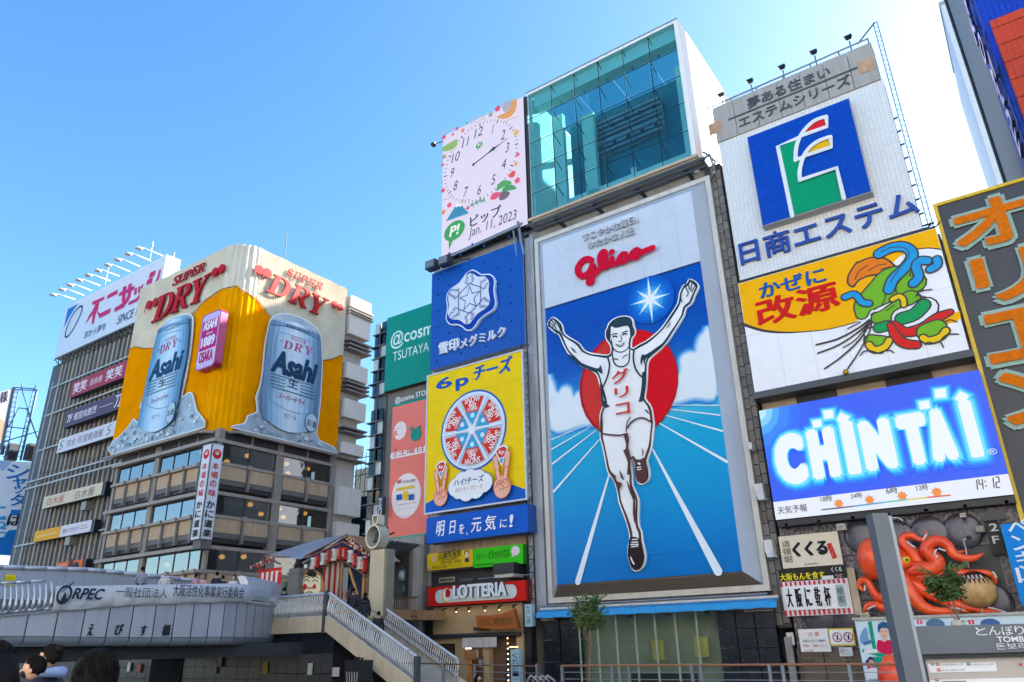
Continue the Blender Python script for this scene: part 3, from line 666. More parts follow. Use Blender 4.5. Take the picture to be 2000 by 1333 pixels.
q = MB(); q.box(DARK, (b[0]+.01, b[0]+.2), (36.4, 37), (a[1], b[1])); q.obj('side_trim', ck)
rod('camera_arm', ck, DARK, (a[0], 36.5, b[1]-.3), (a[0]-.9, 36.3, b[1]-.35), .04); q = MB(); q.box(DARK, (a[0]-1.1, a[0]-.75), (36.1, 36.4), (b[1]-.5, b[1]-.25)); q.obj('camera_head', ck)
# pipes, floods between the screens
pf = thing('pipe_bundle', 'bundle of steel pipes running under the clock screen', 'pipes', (-27.5, 36, 27.2))
for k in range(3): rod('pipe', pf, STEEL, (-31, 35.9+.2*k, 27.25+.2*k), (-24.0, 35.9+.2*k, 27.65+.2*k), .08)
rod('pipe', pf, STEEL, (-24.2, 36, 28.1), (-23.9, 36.2, 25.5), .1); rod('pipe', pf, STEEL, (-24.6, 36, 27.7), (-24.4, 36.2, 25.0), .07)
for k, (x, y, lab) in enumerate(((846, 518, 'dark flood lamp sticking out leftmost at the top corner of the blue snowflake sign'), (872, 510, 'dark flood lamp second from the left above the blue snowflake sign'))):
    p = oy(x, y, 35.4); t = thing('flood_lamp', lab, 'lamp', p, 'flood lamps above the blue snowflake sign')
    q = MB(); q.box(STEELD, (p.x-.5, p.x+.4), (35.1, 35.7), (p.z-.35, p.z+.3)); q.obj('lamp_box', t); box('lens', t, S('#777C84', .2), (p.x-.42, p.x+.32), (35.05, 35.1), (p.z-.28, p.z+.22)); rod('arm', t, STEELD, (p.x, 35.6, p.z), (p.x+1.2, 36.6, p.z+.3), .06)
# snowflake board with studs
BM = S('#0B5CC0', .35, var=.05, sc=2, spec=.3)
sb, P, a, b = board('dairy_sign', 'blue ribbed board with a white snowflake badge below the clock screen', 'sign', 36.1, (840, 724), (1020, 470), .9, BM, S('#B9C2D2', .5))
q = MB()
for k in range(60):
    z = a[1]+(b[1]-a[1])*(k+.5)/60; q.box(BM, (a[0]+.02, b[0]-.02), (36.08, 36.1), (z-.03, z+.03))
stuff(q.obj('rib', sb))
for i in range(7):
    for j in range(7): q = MB() if not (i or j) else q; q.ball(BM, (a[0]+.6+i*1.05, 36.06, a[1]+.6+j*1.25+(i % 2)*.5), .09, 6, 4)
stuff(q.obj('stud', sb))
SN = K(860, 520, 9.52)
A = Art(P, .04, .004); o_ = [P.uv(p) for p in pts("640,90 720,120 800,170 880,170 960,170 1030,220 1060,320 1045,450 1060,580 1078,700 1040,820 960,890 860,950 760,1040 680,1160 600,1225 510,1215 430,1150 340,1120 240,1120 170,1070 140,980 160,860 165,760 150,640 170,530 250,430 380,340 460,240 540,140", SN)]
o_ = smooth(o_, 3); A.uvp(I('#D6E4F6'), o_, .2); A.uvp(I('#1243A8'), grow(o_, -.09)); 
cx = sum(p[0] for p in o_)/len(o_); cy = sum(p[1] for p in o_)/len(o_)
A.uvp(I('#DCE2EC'), [(cx-.16+(x-cx)*.84, cy+.16+(y-cy)*.84) for x, y in o_]); nb = I('#1E4C9C')
cc = P.uv(SN(590, 625)); r_ = 1.12
star(A, nb, cc, [.98], 5, .42); star(A, I('#DCE2EC'), cc, [.8], 5, .34)
hx = [(cc[0]+r_*math.cos(R(30+60*k)), cc[1]+r_*math.sin(R(30+60*k))) for k in range(6)]
for k in range(6):
    A.stroke(nb, [hx[k], hx[(k+1) % 6]], .06, sm=0, uv=True)
    t = R(30+60*k); d_ = (math.cos(t), math.sin(t)); e_ = (-d_[1], d_[0])
    def at_(r, s_): return (cc[0]+d_[0]*r+e_[0]*s_, cc[1]+d_[1]*r+e_[1]*s_)
    for sg in (1, -1):
        A.stroke(nb, [at_(1.12, .08*sg), at_(1.3, .38*sg), at_(1.42, .36*sg), at_(1.36, .14*sg), at_(1.5, .28*sg), at_(1.6, .26*sg), at_(1.56, .12*sg), at_(1.72, .26*sg), at_(1.84, .24*sg), at_(1.8, .1*sg), at_(1.98, .2*sg), at_(2.04, .12*sg), at_(2.0, 0)], .055, sm=0, uv=True)
A.obj('snowflake_badge', sb)
letters(P, I('#E6ECF6'), '雪印', C8(74, 1272), (*C8(165, 1205), 1.), sb, .15, .05, .045)
letters(P, I('#E6ECF6'), 'メグミルク', C8(174, 1246), (*C8(386, 1153), 1.05), sb, .15, .05, .02)
# cheese board
CM = K(820, 670, 3.174)
cb, P, a, b = board('cheese_sign', 'yellow cheese board with a round cheese box and two hands making peace signs', 'sign', 35.9, (831, 1003), (1019, 686), .8, I('#F6D20A'), S('#C8D0DC', .5))
frame_around(cb, P, S('#D5DAE2', .4), (831, 1003), (1019, 686), .1, .05)
A = Art(P, .004, .0025)
u0, u1 = a[0]+.01, b[0]-.01
hill = [P.uv(p) for p in pts("28,1000 60,985 100,960 150,930 210,905 300,890 400,880 500,878 580,882 640,905", CM)]
hill = [(max(u0, min(u1, x)), y) for x, y in smooth(hill, 2, False)]
A.uvp(I('#0E5FC2'), [(u0, a[1]+.01)]+[(u1, a[1]+.01)]+[(u1, hill[-1][1])]+hill[::-1]+[(u0, hill[0][1])])
bb = I('#1C5CB4')
A.text(bb, '6', CM(100, 300), CM(203, 200), .06); A.text(bb, 'p', CM(222, 305), CM(305, 205), .06); A.text(bb, 'チーズ', CM(330, 245), (*CM(578, 105), 1.15), .06, shear=.1); A.text(bb, 'ロッピー', CM(218, 212), CM(296, 192), .02)
cc = P.uv(CM(330, 540)); r_ = (P.uv(CM(533, 500))[0]-P.uv(CM(126, 580))[0])/2
A.uell(I('#1F68B4'), cc, r_, r_*1.0, n=40); A.uell(I('#E8EEF4'), cc, r_*.95, n=40); A.uell(I('#C9DCEE'), cc, r_*.9, n=40)
rdd = I('#D8382C'); cyn = I('#3FA6D6')
for k in range(6):
    t0, t1 = R(60*k+4), R(60*k+56); f_ = lambda r, t: (cc[0]+r*r_*math.cos(t), cc[1]+r*r_*math.sin(t))
    A.uvp(cyn, [f_(.12, (t0+t1)/2)]+[f_(.5, t0+(t1-t0)*j/4) for j in range(5)])
    A.uvp(rdd, [f_(.48, t0+R(4)), f_(.84, t0+R(2))]+[f_(.84, t0+(t1-t0)*j/6) for j in range(1, 6)]+[f_(.84, t1-R(2)), f_(.48, t1-R(4))])
    A.uell(I('#D4ECF6'), f_(.36, (t0+t1)/2), .16)
    # lettering turned to face outward
    for tx, r0, hh, ww in (('SNOW', .76, .1, .3), ('6p', .62, .12, .14), ('CHEESE', .52, .05, .2)):
        tm = (t0+t1)/2; V, F2, _ = text_mesh(tx, .03); c0 = f_(r0, tm); er = (math.cos(tm), math.sin(tm)); et = (er[1], -er[0])
        A.face(I('#F2F2F0'), [(c0[0]+et[0]*(x-.5)*2*ww*r_*.8+er[0]*(y-.5)*2*hh*r_*.8, c0[1]+et[1]*(x-.5)*2*ww*r_*.8+er[1]*(y-.5)*2*hh*r_*.8) for x, y in V], F2)
for k in range(6): A.stroke(I('#EAF2F8'), [cc, (cc[0]+r_*.9*math.cos(R(60*k)), cc[1]+r_*.9*math.sin(R(60*k)))], .13, sm=0, uv=True)
A.uell(I('#EAF2F8'), cc, .3)
pk, ol = I('#F2B9A0'), I('#D8583C')
def hand(o, s_):
    f = lambda x, y: (o[0]+x*s_, o[1]+y*s_)
    def fin(p, q, w_): A.stroke(ol, [f(*p), f(*q)], (w_+.08)*s_, sm=0, uv=True); A.stroke(pk, [f(*p), f(*q)], w_*s_, sm=0, uv=True)
    fin((-.2, .2), (-.52, 1.75), .32); fin((.22, .2), (.5, 1.95), .32)
    A.uell(ol, f(0, -.1), .68*s_, .74*s_); A.uell(pk, f(0, -.1), .64*s_, .7*s_)
    fin((-.2, .25), (-.36, .95), .26); fin((.22, .25), (.36, 1.0), .26)
    for q in ([(-.45, .1), (-.2, .3), (.0, .1)], [(.05, .15), (.3, .35), (.55, .1), (.5, -.15), (.25, -.2)], [(-.55, -.1), (-.2, .08), (.15, -.12), (.1, -.35)], [(-.2, -.3), (.0, -.2)]): A.stroke(ol, [f(*p) for p in q], .05*s_, uv=True)
    A.uvp(I('#F0F0EE'), [f(-.5, 2.2), f(.02, 1.15), f(.55, 2.35), f(.3, 2.55), f(-.2, 2.5)]); A.uvp(rdd, [f(-.4, 2.18), f(-.16, 1.72), f(.22, 1.78), f(.44, 2.28), f(.22, 2.44), f(-.15, 2.38)]); A.uvp(cyn, [f(-.14, 1.66), f(.03, 1.32), f(.18, 1.7)])
    A.text(I('#F2F2F0'), '6p', f(-.2, 1.9), f(.24, 2.25), .02, uv=True)
hand(P.uv(CM(138, 945)), .85); hand(P.uv(CM(522, 885)), .95)
c0 = P.uv(CM(326, 885))
for dx, dy, r in ((-.85, 0, .65), (-.5, .35, .6), (0, .42, .62), (.5, .32, .6), (.85, 0, .66), (.4, -.35, .6), (-.2, -.4, .62), (-.7, -.3, .5)): A.uell(I('#2C62A8'), (c0[0]+dx*1.25, c0[1]+dy), r*1.0+.04, r*.9+.04)
for dx, dy, r in ((-.85, 0, .65), (-.5, .35, .6), (0, .42, .62), (.5, .32, .6), (.85, 0, .66), (.4, -.35, .6), (-.2, -.4, .62), (-.7, -.3, .5)): A.uell(I('#EEF0F2'), (c0[0]+dx*1.25, c0[1]+dy), r, r*.9)
A.uell(I('#EEF0F2'), c0, 1.4, .7)
A.text(I('#1B4C9A'), 'ハイ!チーズ', CM(228, 896), (*CM(415, 845), 1.1), .03, shear=.1); A.text(I('#C8484A'), '#ロッピーでピース', CM(238, 932), (*CM(404, 900), 1.2), .01)
A.obj('cheese_print', cb); seams(cb, P, a, b, 4, 5, '#DCC010', .02, .002)
tb, P, a, b = board('slogan_sign', 'blue banner board with white brushed slogan under the yellow cheese board', 'sign', 35.6, (832, 1063), (1030, 984), .9, I('#0E5CC4'), S('#2A5FB8', .5))
A = Art(P, .004, .0025)
for t, l, r in (('明', (98, 1205), (158, 1100)), ('日', (182, 1188), (225, 1100)), ('を', (240, 1188), (280, 1120)), ('、', (288, 1196), (300, 1170)), ('元', (318, 1178), (388, 1080)), ('気', (402, 1170), (480, 1062)), ('に', (498, 1150), (545, 1090)), ('!', (556, 1145), (585, 1062))):
    A.text(I('#F2F4FA'), t, CM(*l), CM(*r), .02, shear=.12)
A.obj('slogan', tb)
# ladder trusses beside the boards
ld = thing('cable_ladder', 'tall dark ladder truss between the dairy signs and the runner billboard', 'ladder', (-23.9, 36.3, 3))
lattice('truss', ld, STEELD, (-24.35, 36.2, 3.2), (-24.35, 36.2, 27.0), .45, 34, .05, .03)
q = MB(); q.box(S('#B9BFC8', .6, streak=.2), (-24.5, -23.45), (36.6, 37), (3, 27)); q.obj('backing_wall', ld)
CL = K(820, 1030, 4.4)
# small shop signs
y1_, P, a, b = board('shop_sign', 'small yellow information sign left of the green estate agent sign', 'sign', 36.2, CL(62, 375), CL(455, 190), .35, I('#E2C21C'), S('#D8C8A0', .5))
A = Art(P, .004, .0025); dkk = I('#30302C')
A.text(dkk, '店舗情報館', CL(158, 270), (*CL(358, 222), 1.2), .02)
for k, t in enumerate(('道頓堀の店舗紹介', '居抜き物件・飲食店')): A.text(dkk, t, CL(160+k*20, 295+k*28), (*CL(340+k*20, 270+k*28), 1.2))
A.text(dkk, '株式会社 店舗イノベーション', CL(108, 362), (*CL(370, 335), 1.1)); A.ell(I('#E6B89A'), CL(118, 270), .17, .22); A.ell(I('#D8A0B0'), CL(86, 352), .09)
A.ell(I('#3A2C28'), CL(405, 222), .2, .16); A.poly(I('#2C3450'), pts("388,300 392,262 420,258 426,298", CL)); A.ell(I('#E8C09C'), CL(406, 236), .15, .2); A.obj('print', y1_)
g1_, P, a, b = board('shop_sign', 'bright green estate agent sign with a pale speech bubble', 'sign', 36.15, CL(462, 352), CL(884, 142), .4, I('#3CC81E'), S('#2FA018', .5))
A = Art(P, .004, .0025); A.text(I('#2E7A1E'), '部屋さがし', CL(482, 278), (*CL(582, 215), 1.9), .0); A.text(I('#155A14'), 'ピタットハウス', CL(594, 278), (*CL(765, 182), 2.6), .02)
A.ell(I('#E4D4DC'), CL(822, 203), .3, .27); A.poly(I('#E4D4DC'), pts("795,235 790,262 818,245", CL)); A.rect(I('#1F6A18'), CL(475, 325), CL(630, 318)); A.obj('print', g1_)
acu = thing('wall_unit', 'dark boxy lamp unit under the green estate agent sign', 'lamp', oy(990, 1120, 36))
pa, pb = oy(963, 1128, 35.6), oy(1003, 1098, 35.6)
q = MB(); q.box(S('#23272E', .4), (pa.x, pb.x), (35.6, 36.8), (pa.z+.15, pb.z)); q.obj('housing', acu); box('diffuser', acu, S('#C9C4B4'), (pa.x+.05, pb.x-.1), (35.65, 36.7), (pa.z-.05, pa.z+.14)); rod('arm', acu, STEEL, (pa.x-1.2, 35.8, pa.z), (pb.x+1, 35.8, pa.z), .03)
for k, (x0, x1) in enumerate(((168, 300), (335, 465))):
    a, b = oy(*CL(x0, 480), 36.88), oy(*CL(x1, 425), 36.88); t = box('vent_window', tw, S('#A79F90' if k == 0 else '#303A48', .4), (a.x, b.x), (36.84, 36.9), (a.z, b.z)); box('vent_pane', tw, S('#5E5C58', .3), (a.x+.1, b.x-.1), (36.82, 36.84), (a.z+.08, b.z-.08))
lt, P, a, b = board('burger_shop_sign', 'long red illuminated sign with raised white capitals in a white pill', 'sign', 35.9, CL(62, 682), CL(905, 455), .8, I('#D9241C'), S('#C81E18', .45))
A = Art(P, .006, .003); pa, pb = P.uv(CL(132, 655)), P.uv(CL(832, 488)); A.urect(S('#8E1410', .5), (pa[0]-.03, pa[1]-.03), (pb[0]+.03, pb[1]+.03), 0, (pb[1]-pa[1])/2); A.urect(I('#DADCD6'), pa, pb, 0, (pb[1]-pa[1])/2-.03)
c0 = P.uv(CL(232, 585)); A.uell(I('#E8B838'), (c0[0]-.04, c0[1]-.02), .34, .4); A.uell(I('#F2F2EE'), (c0[0]+.01, c0[1]+.02), .3, .36); A.uell(I('#C8202C'), (c0[0]+.07, c0[1]+.08), .23, .27); A.uvp(I('#F2F2EE'), [(c0[0]-.2, c0[1]-.22), (c0[0]+.2, c0[1]-.22), (c0[0]+.2, c0[1]-.14), (c0[0]-.08, c0[1]-.12), (c0[0]-.1, c0[1]+.28), (c0[0]-.2, c0[1]+.2)]); A.obj('emblem', lt)
letters(P, S('#1F3F5A', .4), 'LOTTERIA', CL(302, 618), (*CL(758, 515), 1.2), lt, .1, .02, .05, 'letter_edge'); letters(P, I('#EEF2F6'), 'LOTTERIA', CL(300, 620), (*CL(755, 517), 1.2), lt, .03, .13, .045)
# takoyaki shop on the ground floor
ts = thing('ground_floor_shop', 'beige plastered food shop with a wooden signboard and short curtain below the red burger sign', 'shop', (-28, 36, -.45))
BG = S('#C9AD82', .7, var=.08, sc=1.5)
box('upper_wall', ts, BG, (-31.6, -25.0), (36.5, 36.9), (2.15, 3.75)); rod('downspout', ts, STEELD, (-32.3, 36.2, 2.1), (-25.0, 36.2, 2.1), .12)
box('wall', ts, BG, (-31.6, -29.0), (36.55, 36.9), (-.45, 2.0)); box('wall', ts, BG, (-27.7, -27.3), (36.4, 36.8), (-.45, 2.0)); box('pillar', ts, BG, (-25.4, -24.95), (36.4, 36.9), (-.45, 2.1)); box('stone_edge', ts, DARK, (-24.9, -24.45), (36.5, 37), (-.45, 5))
box('stone_edge', ts, DARK, (-32.2, -31.65), (36.5, 37), (-.45, 5))
box('window', ts, S('#4A3A2C', .2), (-31.1, -29.9), (36.5, 36.54), (.1, 1.7)); box('window_glow', ts, S('#9A7440', .3), (-30.9, -30.3), (36.48, 36.5), (.2, .9))
box('interior_wall', ts, S('#7A5A48', .6), (-29.0, -25.4), (36.92, 36.98), (-.45, 2.0))
for k, (x, z, h) in enumerate(((-28.6, 1.1, '#E6E2DA'), (-28.3, .6, '#B8C4D0'), (-28.0, 1.2, '#D8B060'), (-28.5, .2, '#7A2A22'), (-26.3, 1.1, '#E6E2DA'), (-26.0, .5, '#DAD6D0'), (-26.5, 0, '#5A4A40'))): box('poster', ts, S(h), (x-.14, x+.14), (36.88, 36.91), (z-.2, z+.2))
q = MB(); cw = S('#DCDAD6', .8)
for k in range(5): q.box(cw, (-29.1+k*.5, -28.63+k*.5), (36.2, 36.24), (1.45, 2.02))
q.obj('door_curtain', ts)
a, b = oy(*CL(400, 1050), 36.4), oy(*CL(440, 990), 36.4); box('lamp_box', ts, E('#F6E2C8', 2.2), (a.x, b.x), (36.3, 36.45), (a.z, b.z))
a, b = oy(*CL(382, 1138), 36.4), oy(*CL(478, 1062), 36.4); box('menu_board', ts, S('#B08050', .5), (a.x, b.x), (36.4, 36.5), (a.z, b.z))
for k in range(6):
    p = oy(*CL(185+k*110 if k < 3 else 185+k*125-20, 720-k*6), 36.0); q = MB(); q.rod(DARK, (p.x, 36.5, p.z+.15), (p.x, 36.1, p.z+.1), .03, 5); q.rod(DARK, (p.x, 36.1, p.z+.12), (p.x, 36.2, p.z-.05), .06, 6); q.obj('spotlight', ts)
    q = MB(); q.ball(E('#FFD9A0', 6), (p.x, 36.2, p.z-.08), .05, 6, 4); q.obj('bulb', ts)
ws = thing('wooden_signboard', 'slanted orange wooden signboard with carved characters over the food shop', 'sign', oy(970, 1230, 36))
P = PY(35.9); A = Art(P, 0, .004); A.poly(S('#B8621E', .5, var=.15, sc=3), pts("502,760 620,760 730,745 828,702 868,868 690,880 520,868", CL), th=.25); A.obj('plank', ws)
A = Art(P, .262, .003); A.text(S('#6A5A28', .5), 'たこ焼割烹', CL(548, 852), (*CL(835, 765), 1.0), .02); A.obj('carved_text', ws); box('support', ws, DARK, (oy(*CL(470, 870), 36).x, oy(*CL(560, 870), 36).x), (35.9, 36.5), (oy(*CL(470, 872), 36).z-.1, oy(*CL(470, 860), 36).z))
vs1 = thing('vertical_sign', 'narrow pale blue vertical sign at the top right of the food shop', 'sign', oy(1032, 1225, 36))
a, b = oy(*CL(905, 855), 35.7), oy(*CL(962, 660), 35.7); box('casing', vs1, S('#A9CDDC', .4), (a.x, b.x), (35.7, 36), (a.z, b.z)); A = Art(PY(35.7), .004); A.vtext(I('#3A3A44'), 'たこ焼', CL(918, 840), CL(950, 675), .0); A.obj('print', vs1)
vs2 = thing('standing_sign', 'tall black and pale blue standing sign edged with bulbs beside the shop entrance', 'sign', (-26.4, 35.4, -.45))
a, b = oy(*CL(785, 1330), 35.2), oy(*CL(852, 1050), 35.2); box('casing', vs2, S('#A9CDDC', .4), (a.x, b.x), (35.2, 35.5), (-.45, b.z)); A = Art(PY(35.2), .004); A.vtext(I('#2A2A34'), 'くれおーる'[:4], CL(798, 1290), CL(846, 1080), .0); A.obj('print', vs2)
box('dark_edge', vs2, DARK, (a.x-.3, a.x-.02), (35.2, 35.5), (-.45, b.z+.1))
q = MB()
for k in range(9): q.ball(E('#FFD9A0', 4), (a.x-.16, 35.17, -.2+k*.26), .045, 6, 4)
for k in range(5): q.ball(E('#FFD9A0', 4), (a.x+k*.12, 35.17, b.z+.12), .04, 6, 4)
q.obj('bulb_row', vs2)
q = MB(); q.box(S('#D88A28'), (-27.95, -27.7), (35.3, 35.34), (-.45, .8), Matrix.Rotation(0, 4, 'Z')); tag(q.obj('banner_stand'), 'thin orange banner leaning at the food shop door', 'banner')
# ================================================================= BUILDING WITH THE TEAL SIGN
cs = thing('glazed_building', 'grey building with a green-glass bay edge carrying the teal and salmon boards', 'building', (-36.4, 40, 3))
box('wall', cs, CONCD, (-38.4, -32.4), (38.45, 50), (2.9, 25.2)); box('stair_core', cs, S('#B9B7B2', .7), (-39.4, -38.4), (40, 50), (2.9, 24))
box('parapet', cs, STEEL, (-38.3, -33), (38.4, 38.5), (25.2, 25.7))
gl = G('#8FB0B4', .6, .05); fl = S('#6E7478', .5)
for k in range(20):
    z = 5.0+k*1.02
    if 17.6 < z < 18.4: continue
    for x0, x1, y in ((-39.55, -38.9, 38.15), (-38.87, -38.3, 38.15)): box('bay_pane', cs, gl if (k*7+int(x0*3)) % 3 else S('#B9C4C8', .3), (x0, x1), (y, y+.04), (z, z+.96))
    box('floor_fin', cs, fl, (-39.9 if k % 3 == 0 else -39.65, -38.2), (37.95, 38.45), (z-.05, z+.0))
box('bay_core', cs, S('#56666C', .6), (-39.5, -38.2), (38.35, 38.42), (4.8, 25))
rod('bay_post', cs, STEELD, (-38.88, 38.05, 4.5), (-38.88, 38.05, 25), .06)
box('lower_wall', cs, CONC, (-38.3, -32.6), (38.2, 38.44), (2.95, 8))
CC = K(660, 560, 2.565)
c1, P, a, b = board('teal_sign', 'large teal board with white lettering behind the blue snowflake sign', 'sign', 37.9, (750, 766), (850, 590), .5, I('#0E8F80'), S('#2A3436', .5))
A = Art(P, .004, .003); A.text(I('#D4EEE8'), '@cosme', CC(263, 322), (*CC(514, 224), 1.1), .012); A.text(I('#D4EEE8'), 'TSUTAYA EBISUBASHI', CC(275, 376), (*CC(700, 250), 1.25), .0); A.obj('lettering', c1)
c2, P, a, b = board('salmon_sign', 'tall salmon pink board with round white notices and teal bands', 'sign', 37.9, (756, 1070), (842, 772), .5, I('#EE7F72'), S('#4A4A4A', .5))
A = Art(P, .004, .003); u = lambda x, y: P.uv(CC(x, y))
A.urect(I('#168F82'), (a[0], u(262, 610)[1]), (b[0], b[1])); A.urect(I('#0FA08A'), a, (b[0], u(240, 1262)[1]))
A.text(I('#E4F2EE'), '@cosme STORE', CC(287, 592), (*CC(470, 528), 1.1), .01)
A.ell(I('#F0E4E0'), CC(312, 722), .62, .68); A.ell(I('#F0E4E0'), CC(342, 1048), 1.36, 1.55, n=36)
A.text(I('#D8505A'), '5', CC(280, 752), CC(300, 722), .05); A.text(I('#D8505A'), 'ポイント', CC(302, 748), CC(345, 732)); A.text(I('#D8505A'), '100円で', CC(284, 718), CC(340, 700)); A.text(I('#D8505A'), 'もらえる!', CC(290, 768), CC(344, 754))
A.urect(I('#F0E4E0'), u(264, 868), u(470, 792), 0, .2); A.text(I('#CC5A58'), '土曜日', CC(304, 852), CC(430, 796), .03); A.vtext(I('#CC5A58'), '毎週', CC(280, 862), CC(298, 805))
A.ell(I('#1F9484'), CC(392, 742), .5, .46); A.ell(I('#1F9484'), CC(370, 712), .14); A.ell(I('#1F9484'), CC(410, 706), .14)
A.text(I('#C8384A'), 'W', CC(296, 992), CC(322, 966), .05); A.text(I('#3A3A4A'), 'でお得!', CC(326, 990), CC(392, 962), .01)
A.urect(I('#E8C020'), u(297, 1024), u(385, 996)); A.urect(I('#E8C020'), u(330, 1070), u(354, 1024)); A.urect(I('#1C5CA8'), u(296, 1072), u(324, 1040)); A.urect(I('#1C5CA8'), u(358, 1072), u(384, 1040))
A.text(I('#3A3A4A'), 'T-POINTも', CC(290, 1102), CC(396, 1078), .0); A.text(I('#3A3A4A'), '一緒にたまる!', CC(286, 1124), CC(396, 1104), .01)
A.text(I('#6A5A5A'), '※T-POINTは', CC(308, 1142), CC(376, 1132)); A.text(I('#6A5A5A'), '本体価格対象です', CC(298, 1156), CC(382, 1146))
A.text(I('#EAF6F2'), 'オトクな土曜日', CC(322, 1288), (*CC(470, 1250), 1.0), .01); A.obj('print', c2)
t = thing('projecting_sign', 'narrow dark projecting sign with white capitals at the foot of the glazed bay', 'sign', (-38.8, 37.5, 9))
a, b = oy(736, 1012, 37.3), oy(748, 970, 37.3); box('casing', t, S('#1E2A3A', .4), (a.x, b.x), (37.3, 37.6), (a.z, b.z)); A = Art(PY(37.3), .004); A.vtext(I('#E4ECF4'), 'TSU', (738, 1010), (746, 974)); A.obj('lettering', t)
# ================================================================= BUILDING RIGHT OF THE RUNNER: tiled board, medicine board, led screen, octopus
CE = K(1360, 40, 2.5638); CS = K(1440, 190, 4.936); CK = K(1420, 430, 3.602); CH = K(1470, 700, 3.774); CO = K(1500, 980, 3.776); OC = K(1640, 1020, 5.5556)
eb = thing('stacked_sign_building', 'beige building carrying the white tiled board and the blue led screen', 'building', (-5.5, 37, -.45))
BW = S('#CBB299', .75, var=.08, sc=.8, streak=.1)
box('wall', eb, BW, (-10.2, -.7), (37, 52), (-.45, 19.2)); box('upper_wall', eb, BW, (-10.2, -3.2), (37, 52), (19.2, 30.2)); box('side_wall', eb, S('#DAD4C8', .7), (-.7, -.5), (37.3, 52), (-.45, 19))
def strip_window(c0, c1, n):
    a, b = oy(*c0, 36.96), oy(*c1, 36.96)
    box('window_recess', eb, S('#3B3A38', .6), (a.x, b.x), (36.9, 36.98), (a.z, b.z)); w_ = (b.x-a.x)/n
    for k in range(n): box('window_pane', eb, S('#2B333A', .12), (a.x+k*w_+.04, a.x+(k+1)*w_-.04), (36.86, 36.9), (a.z+.5 if n > 3 else a.z, b.z-.04))
    for k in range(n+1): box('mullion', eb, STEEL, (a.x+k*w_-.03, a.x+k*w_+.03), (36.82, 36.9), (a.z+.4, b.z))
strip_window(CH(330, 345), CH(605, 170), 4); strip_window(CH(990, 220), CH(1300, 30), 4)
box('wall_panel', eb, S('#C2A98F', .7), (oy(*CH(800, 225), 36.9).x, oy(*CH(955, 110), 36.9).x), (36.93, 36.98), (oy(*CH(800, 225), 36.9).z, oy(*CH(955, 120), 36.9).z))
for k in range(8): box('side_block', eb, blk[k % 3], (-10.32, -10.2), (36.6, 37.0), (12.2+k*.0, 12.21+k*.0)) if 0 else None
# mosaic-tiled top board
m = bpy.data.materials.new('white_mosaic_tile'); m.use_nodes = True; n = m.node_tree; b_ = n.nodes['Principled BSDF']
tc = n.nodes.new('ShaderNodeNewGeometry'); mp = n.nodes.new('ShaderNodeMapping'); mp.inputs['Rotation'].default_value = (R(90), 0, 0)
br = n.nodes.new('ShaderNodeTexBrick'); br.inputs['Color1'].default_value = [v*.8 for v in lin('#F8F8F6')]+[1]; br.inputs['Color2'].default_value = [v*.8 for v in lin('#ECECEA')]+[1]; br.inputs['Mortar'].default_value = [v*.8 for v in lin('#D2D4D6')]+[1]
br.inputs['Scale'].default_value = 1; br.inputs['Brick Width'].default_value = .2; br.inputs['Row Height'].default_value = .13; br.inputs['Mortar Size'].default_value = .014; br.offset = 0
n.links.new(tc.outputs['Position'], mp.inputs[0]); n.links.new(mp.outputs[0], br.inputs['Vector']); n.links.new(br.outputs[0], b_.inputs['Base Color']); b_.inputs['Roughness'].default_value = .4
MOS = m
e1, P, a, b = board('tiled_board', 'white mosaic-tiled board with a grey concrete head and a blue panel with a stepped logo', 'sign', 36.0, CE(218, 1303), CE(930, 287), 1.0, MOS, S('#CFCFC8', .6))
gz_, _b = P.uv(CE(105, 620)), P.uv(CE(882, 112))
GC = S('#B1ACA6', .8, var=.1, sc=1, streak=.12)
for k in range(7):
    w_ = (b[0]-a[0])/7; box('head_slab', e1, GC, (a[0]-.05+k*w_, a[0]-.05+(k+1)*w_-.03), (35.9, 36.9), (gz_[1]+.02, _b[1]))
for c in ((95, 545), (850, 235)): v = P.uv(CE(*c)); box('tile_patch', e1, S('#C99F7E', .7, var=.2, sc=3), (v[0]-.35, v[0]+.4), (35.88, 35.9), (v[1]-.4, v[1]+.4))
P2 = PY(35.9); gy = S('#55595E', .5)
letters(P2, gy, '夢ある住まい', CE(262, 447), (*CE(662, 232), 1.), e1, .06, .01, .02); letters(P2, gy, 'エステムシリーズ', CE(219, 542), (*CE(768, 283), 1.), e1, .06, .01, .02)
A = Art(P2, .01); v0, v1 = P2.uv(CE(162, 505)), P2.uv(CE(806, 232)); A.urect(gy, (v0[0], (v0[1]+v1[1])/2-.05), (v1[0], (v0[1]+v1[1])/2+.05), .04); A.obj('rule', e1)
P3 = PY(35.4); lb_, rt_ = P3.uv(CS(240, 1248)), P3.uv(CS(1078, 5)); NB = S('#0548B8', .25, var=.06, sc=1.5, spec=.25)
box('panel_box', e1, S('#BDBBB6', .5, var=.1), (lb_[0], rt_[0]), (35.42, 36), (lb_[1], rt_[1])); A = Art(P3, -.01, 0); A.urect(NB, (lb_[0]+.04, lb_[1]+.04), (rt_[0]-.04, rt_[1]-.04), .02); A.obj('blue_panel', e1)
A = Art(P3, .015, .003)
A.poly(I('#0E9A6C', .3), pts("400,485 575,415 556,480 550,560 556,620 618,606 600,680 594,760 602,820 965,705 1030,988 545,1145", CS))
A.poly(I('#DC2430'), pts("630,362 672,302 740,248 838,208 852,284", CS)); A.poly(I('#F0C020'), pts("672,568 716,500 790,438 888,406 902,492", CS))
wl = I('#E4E6E8')
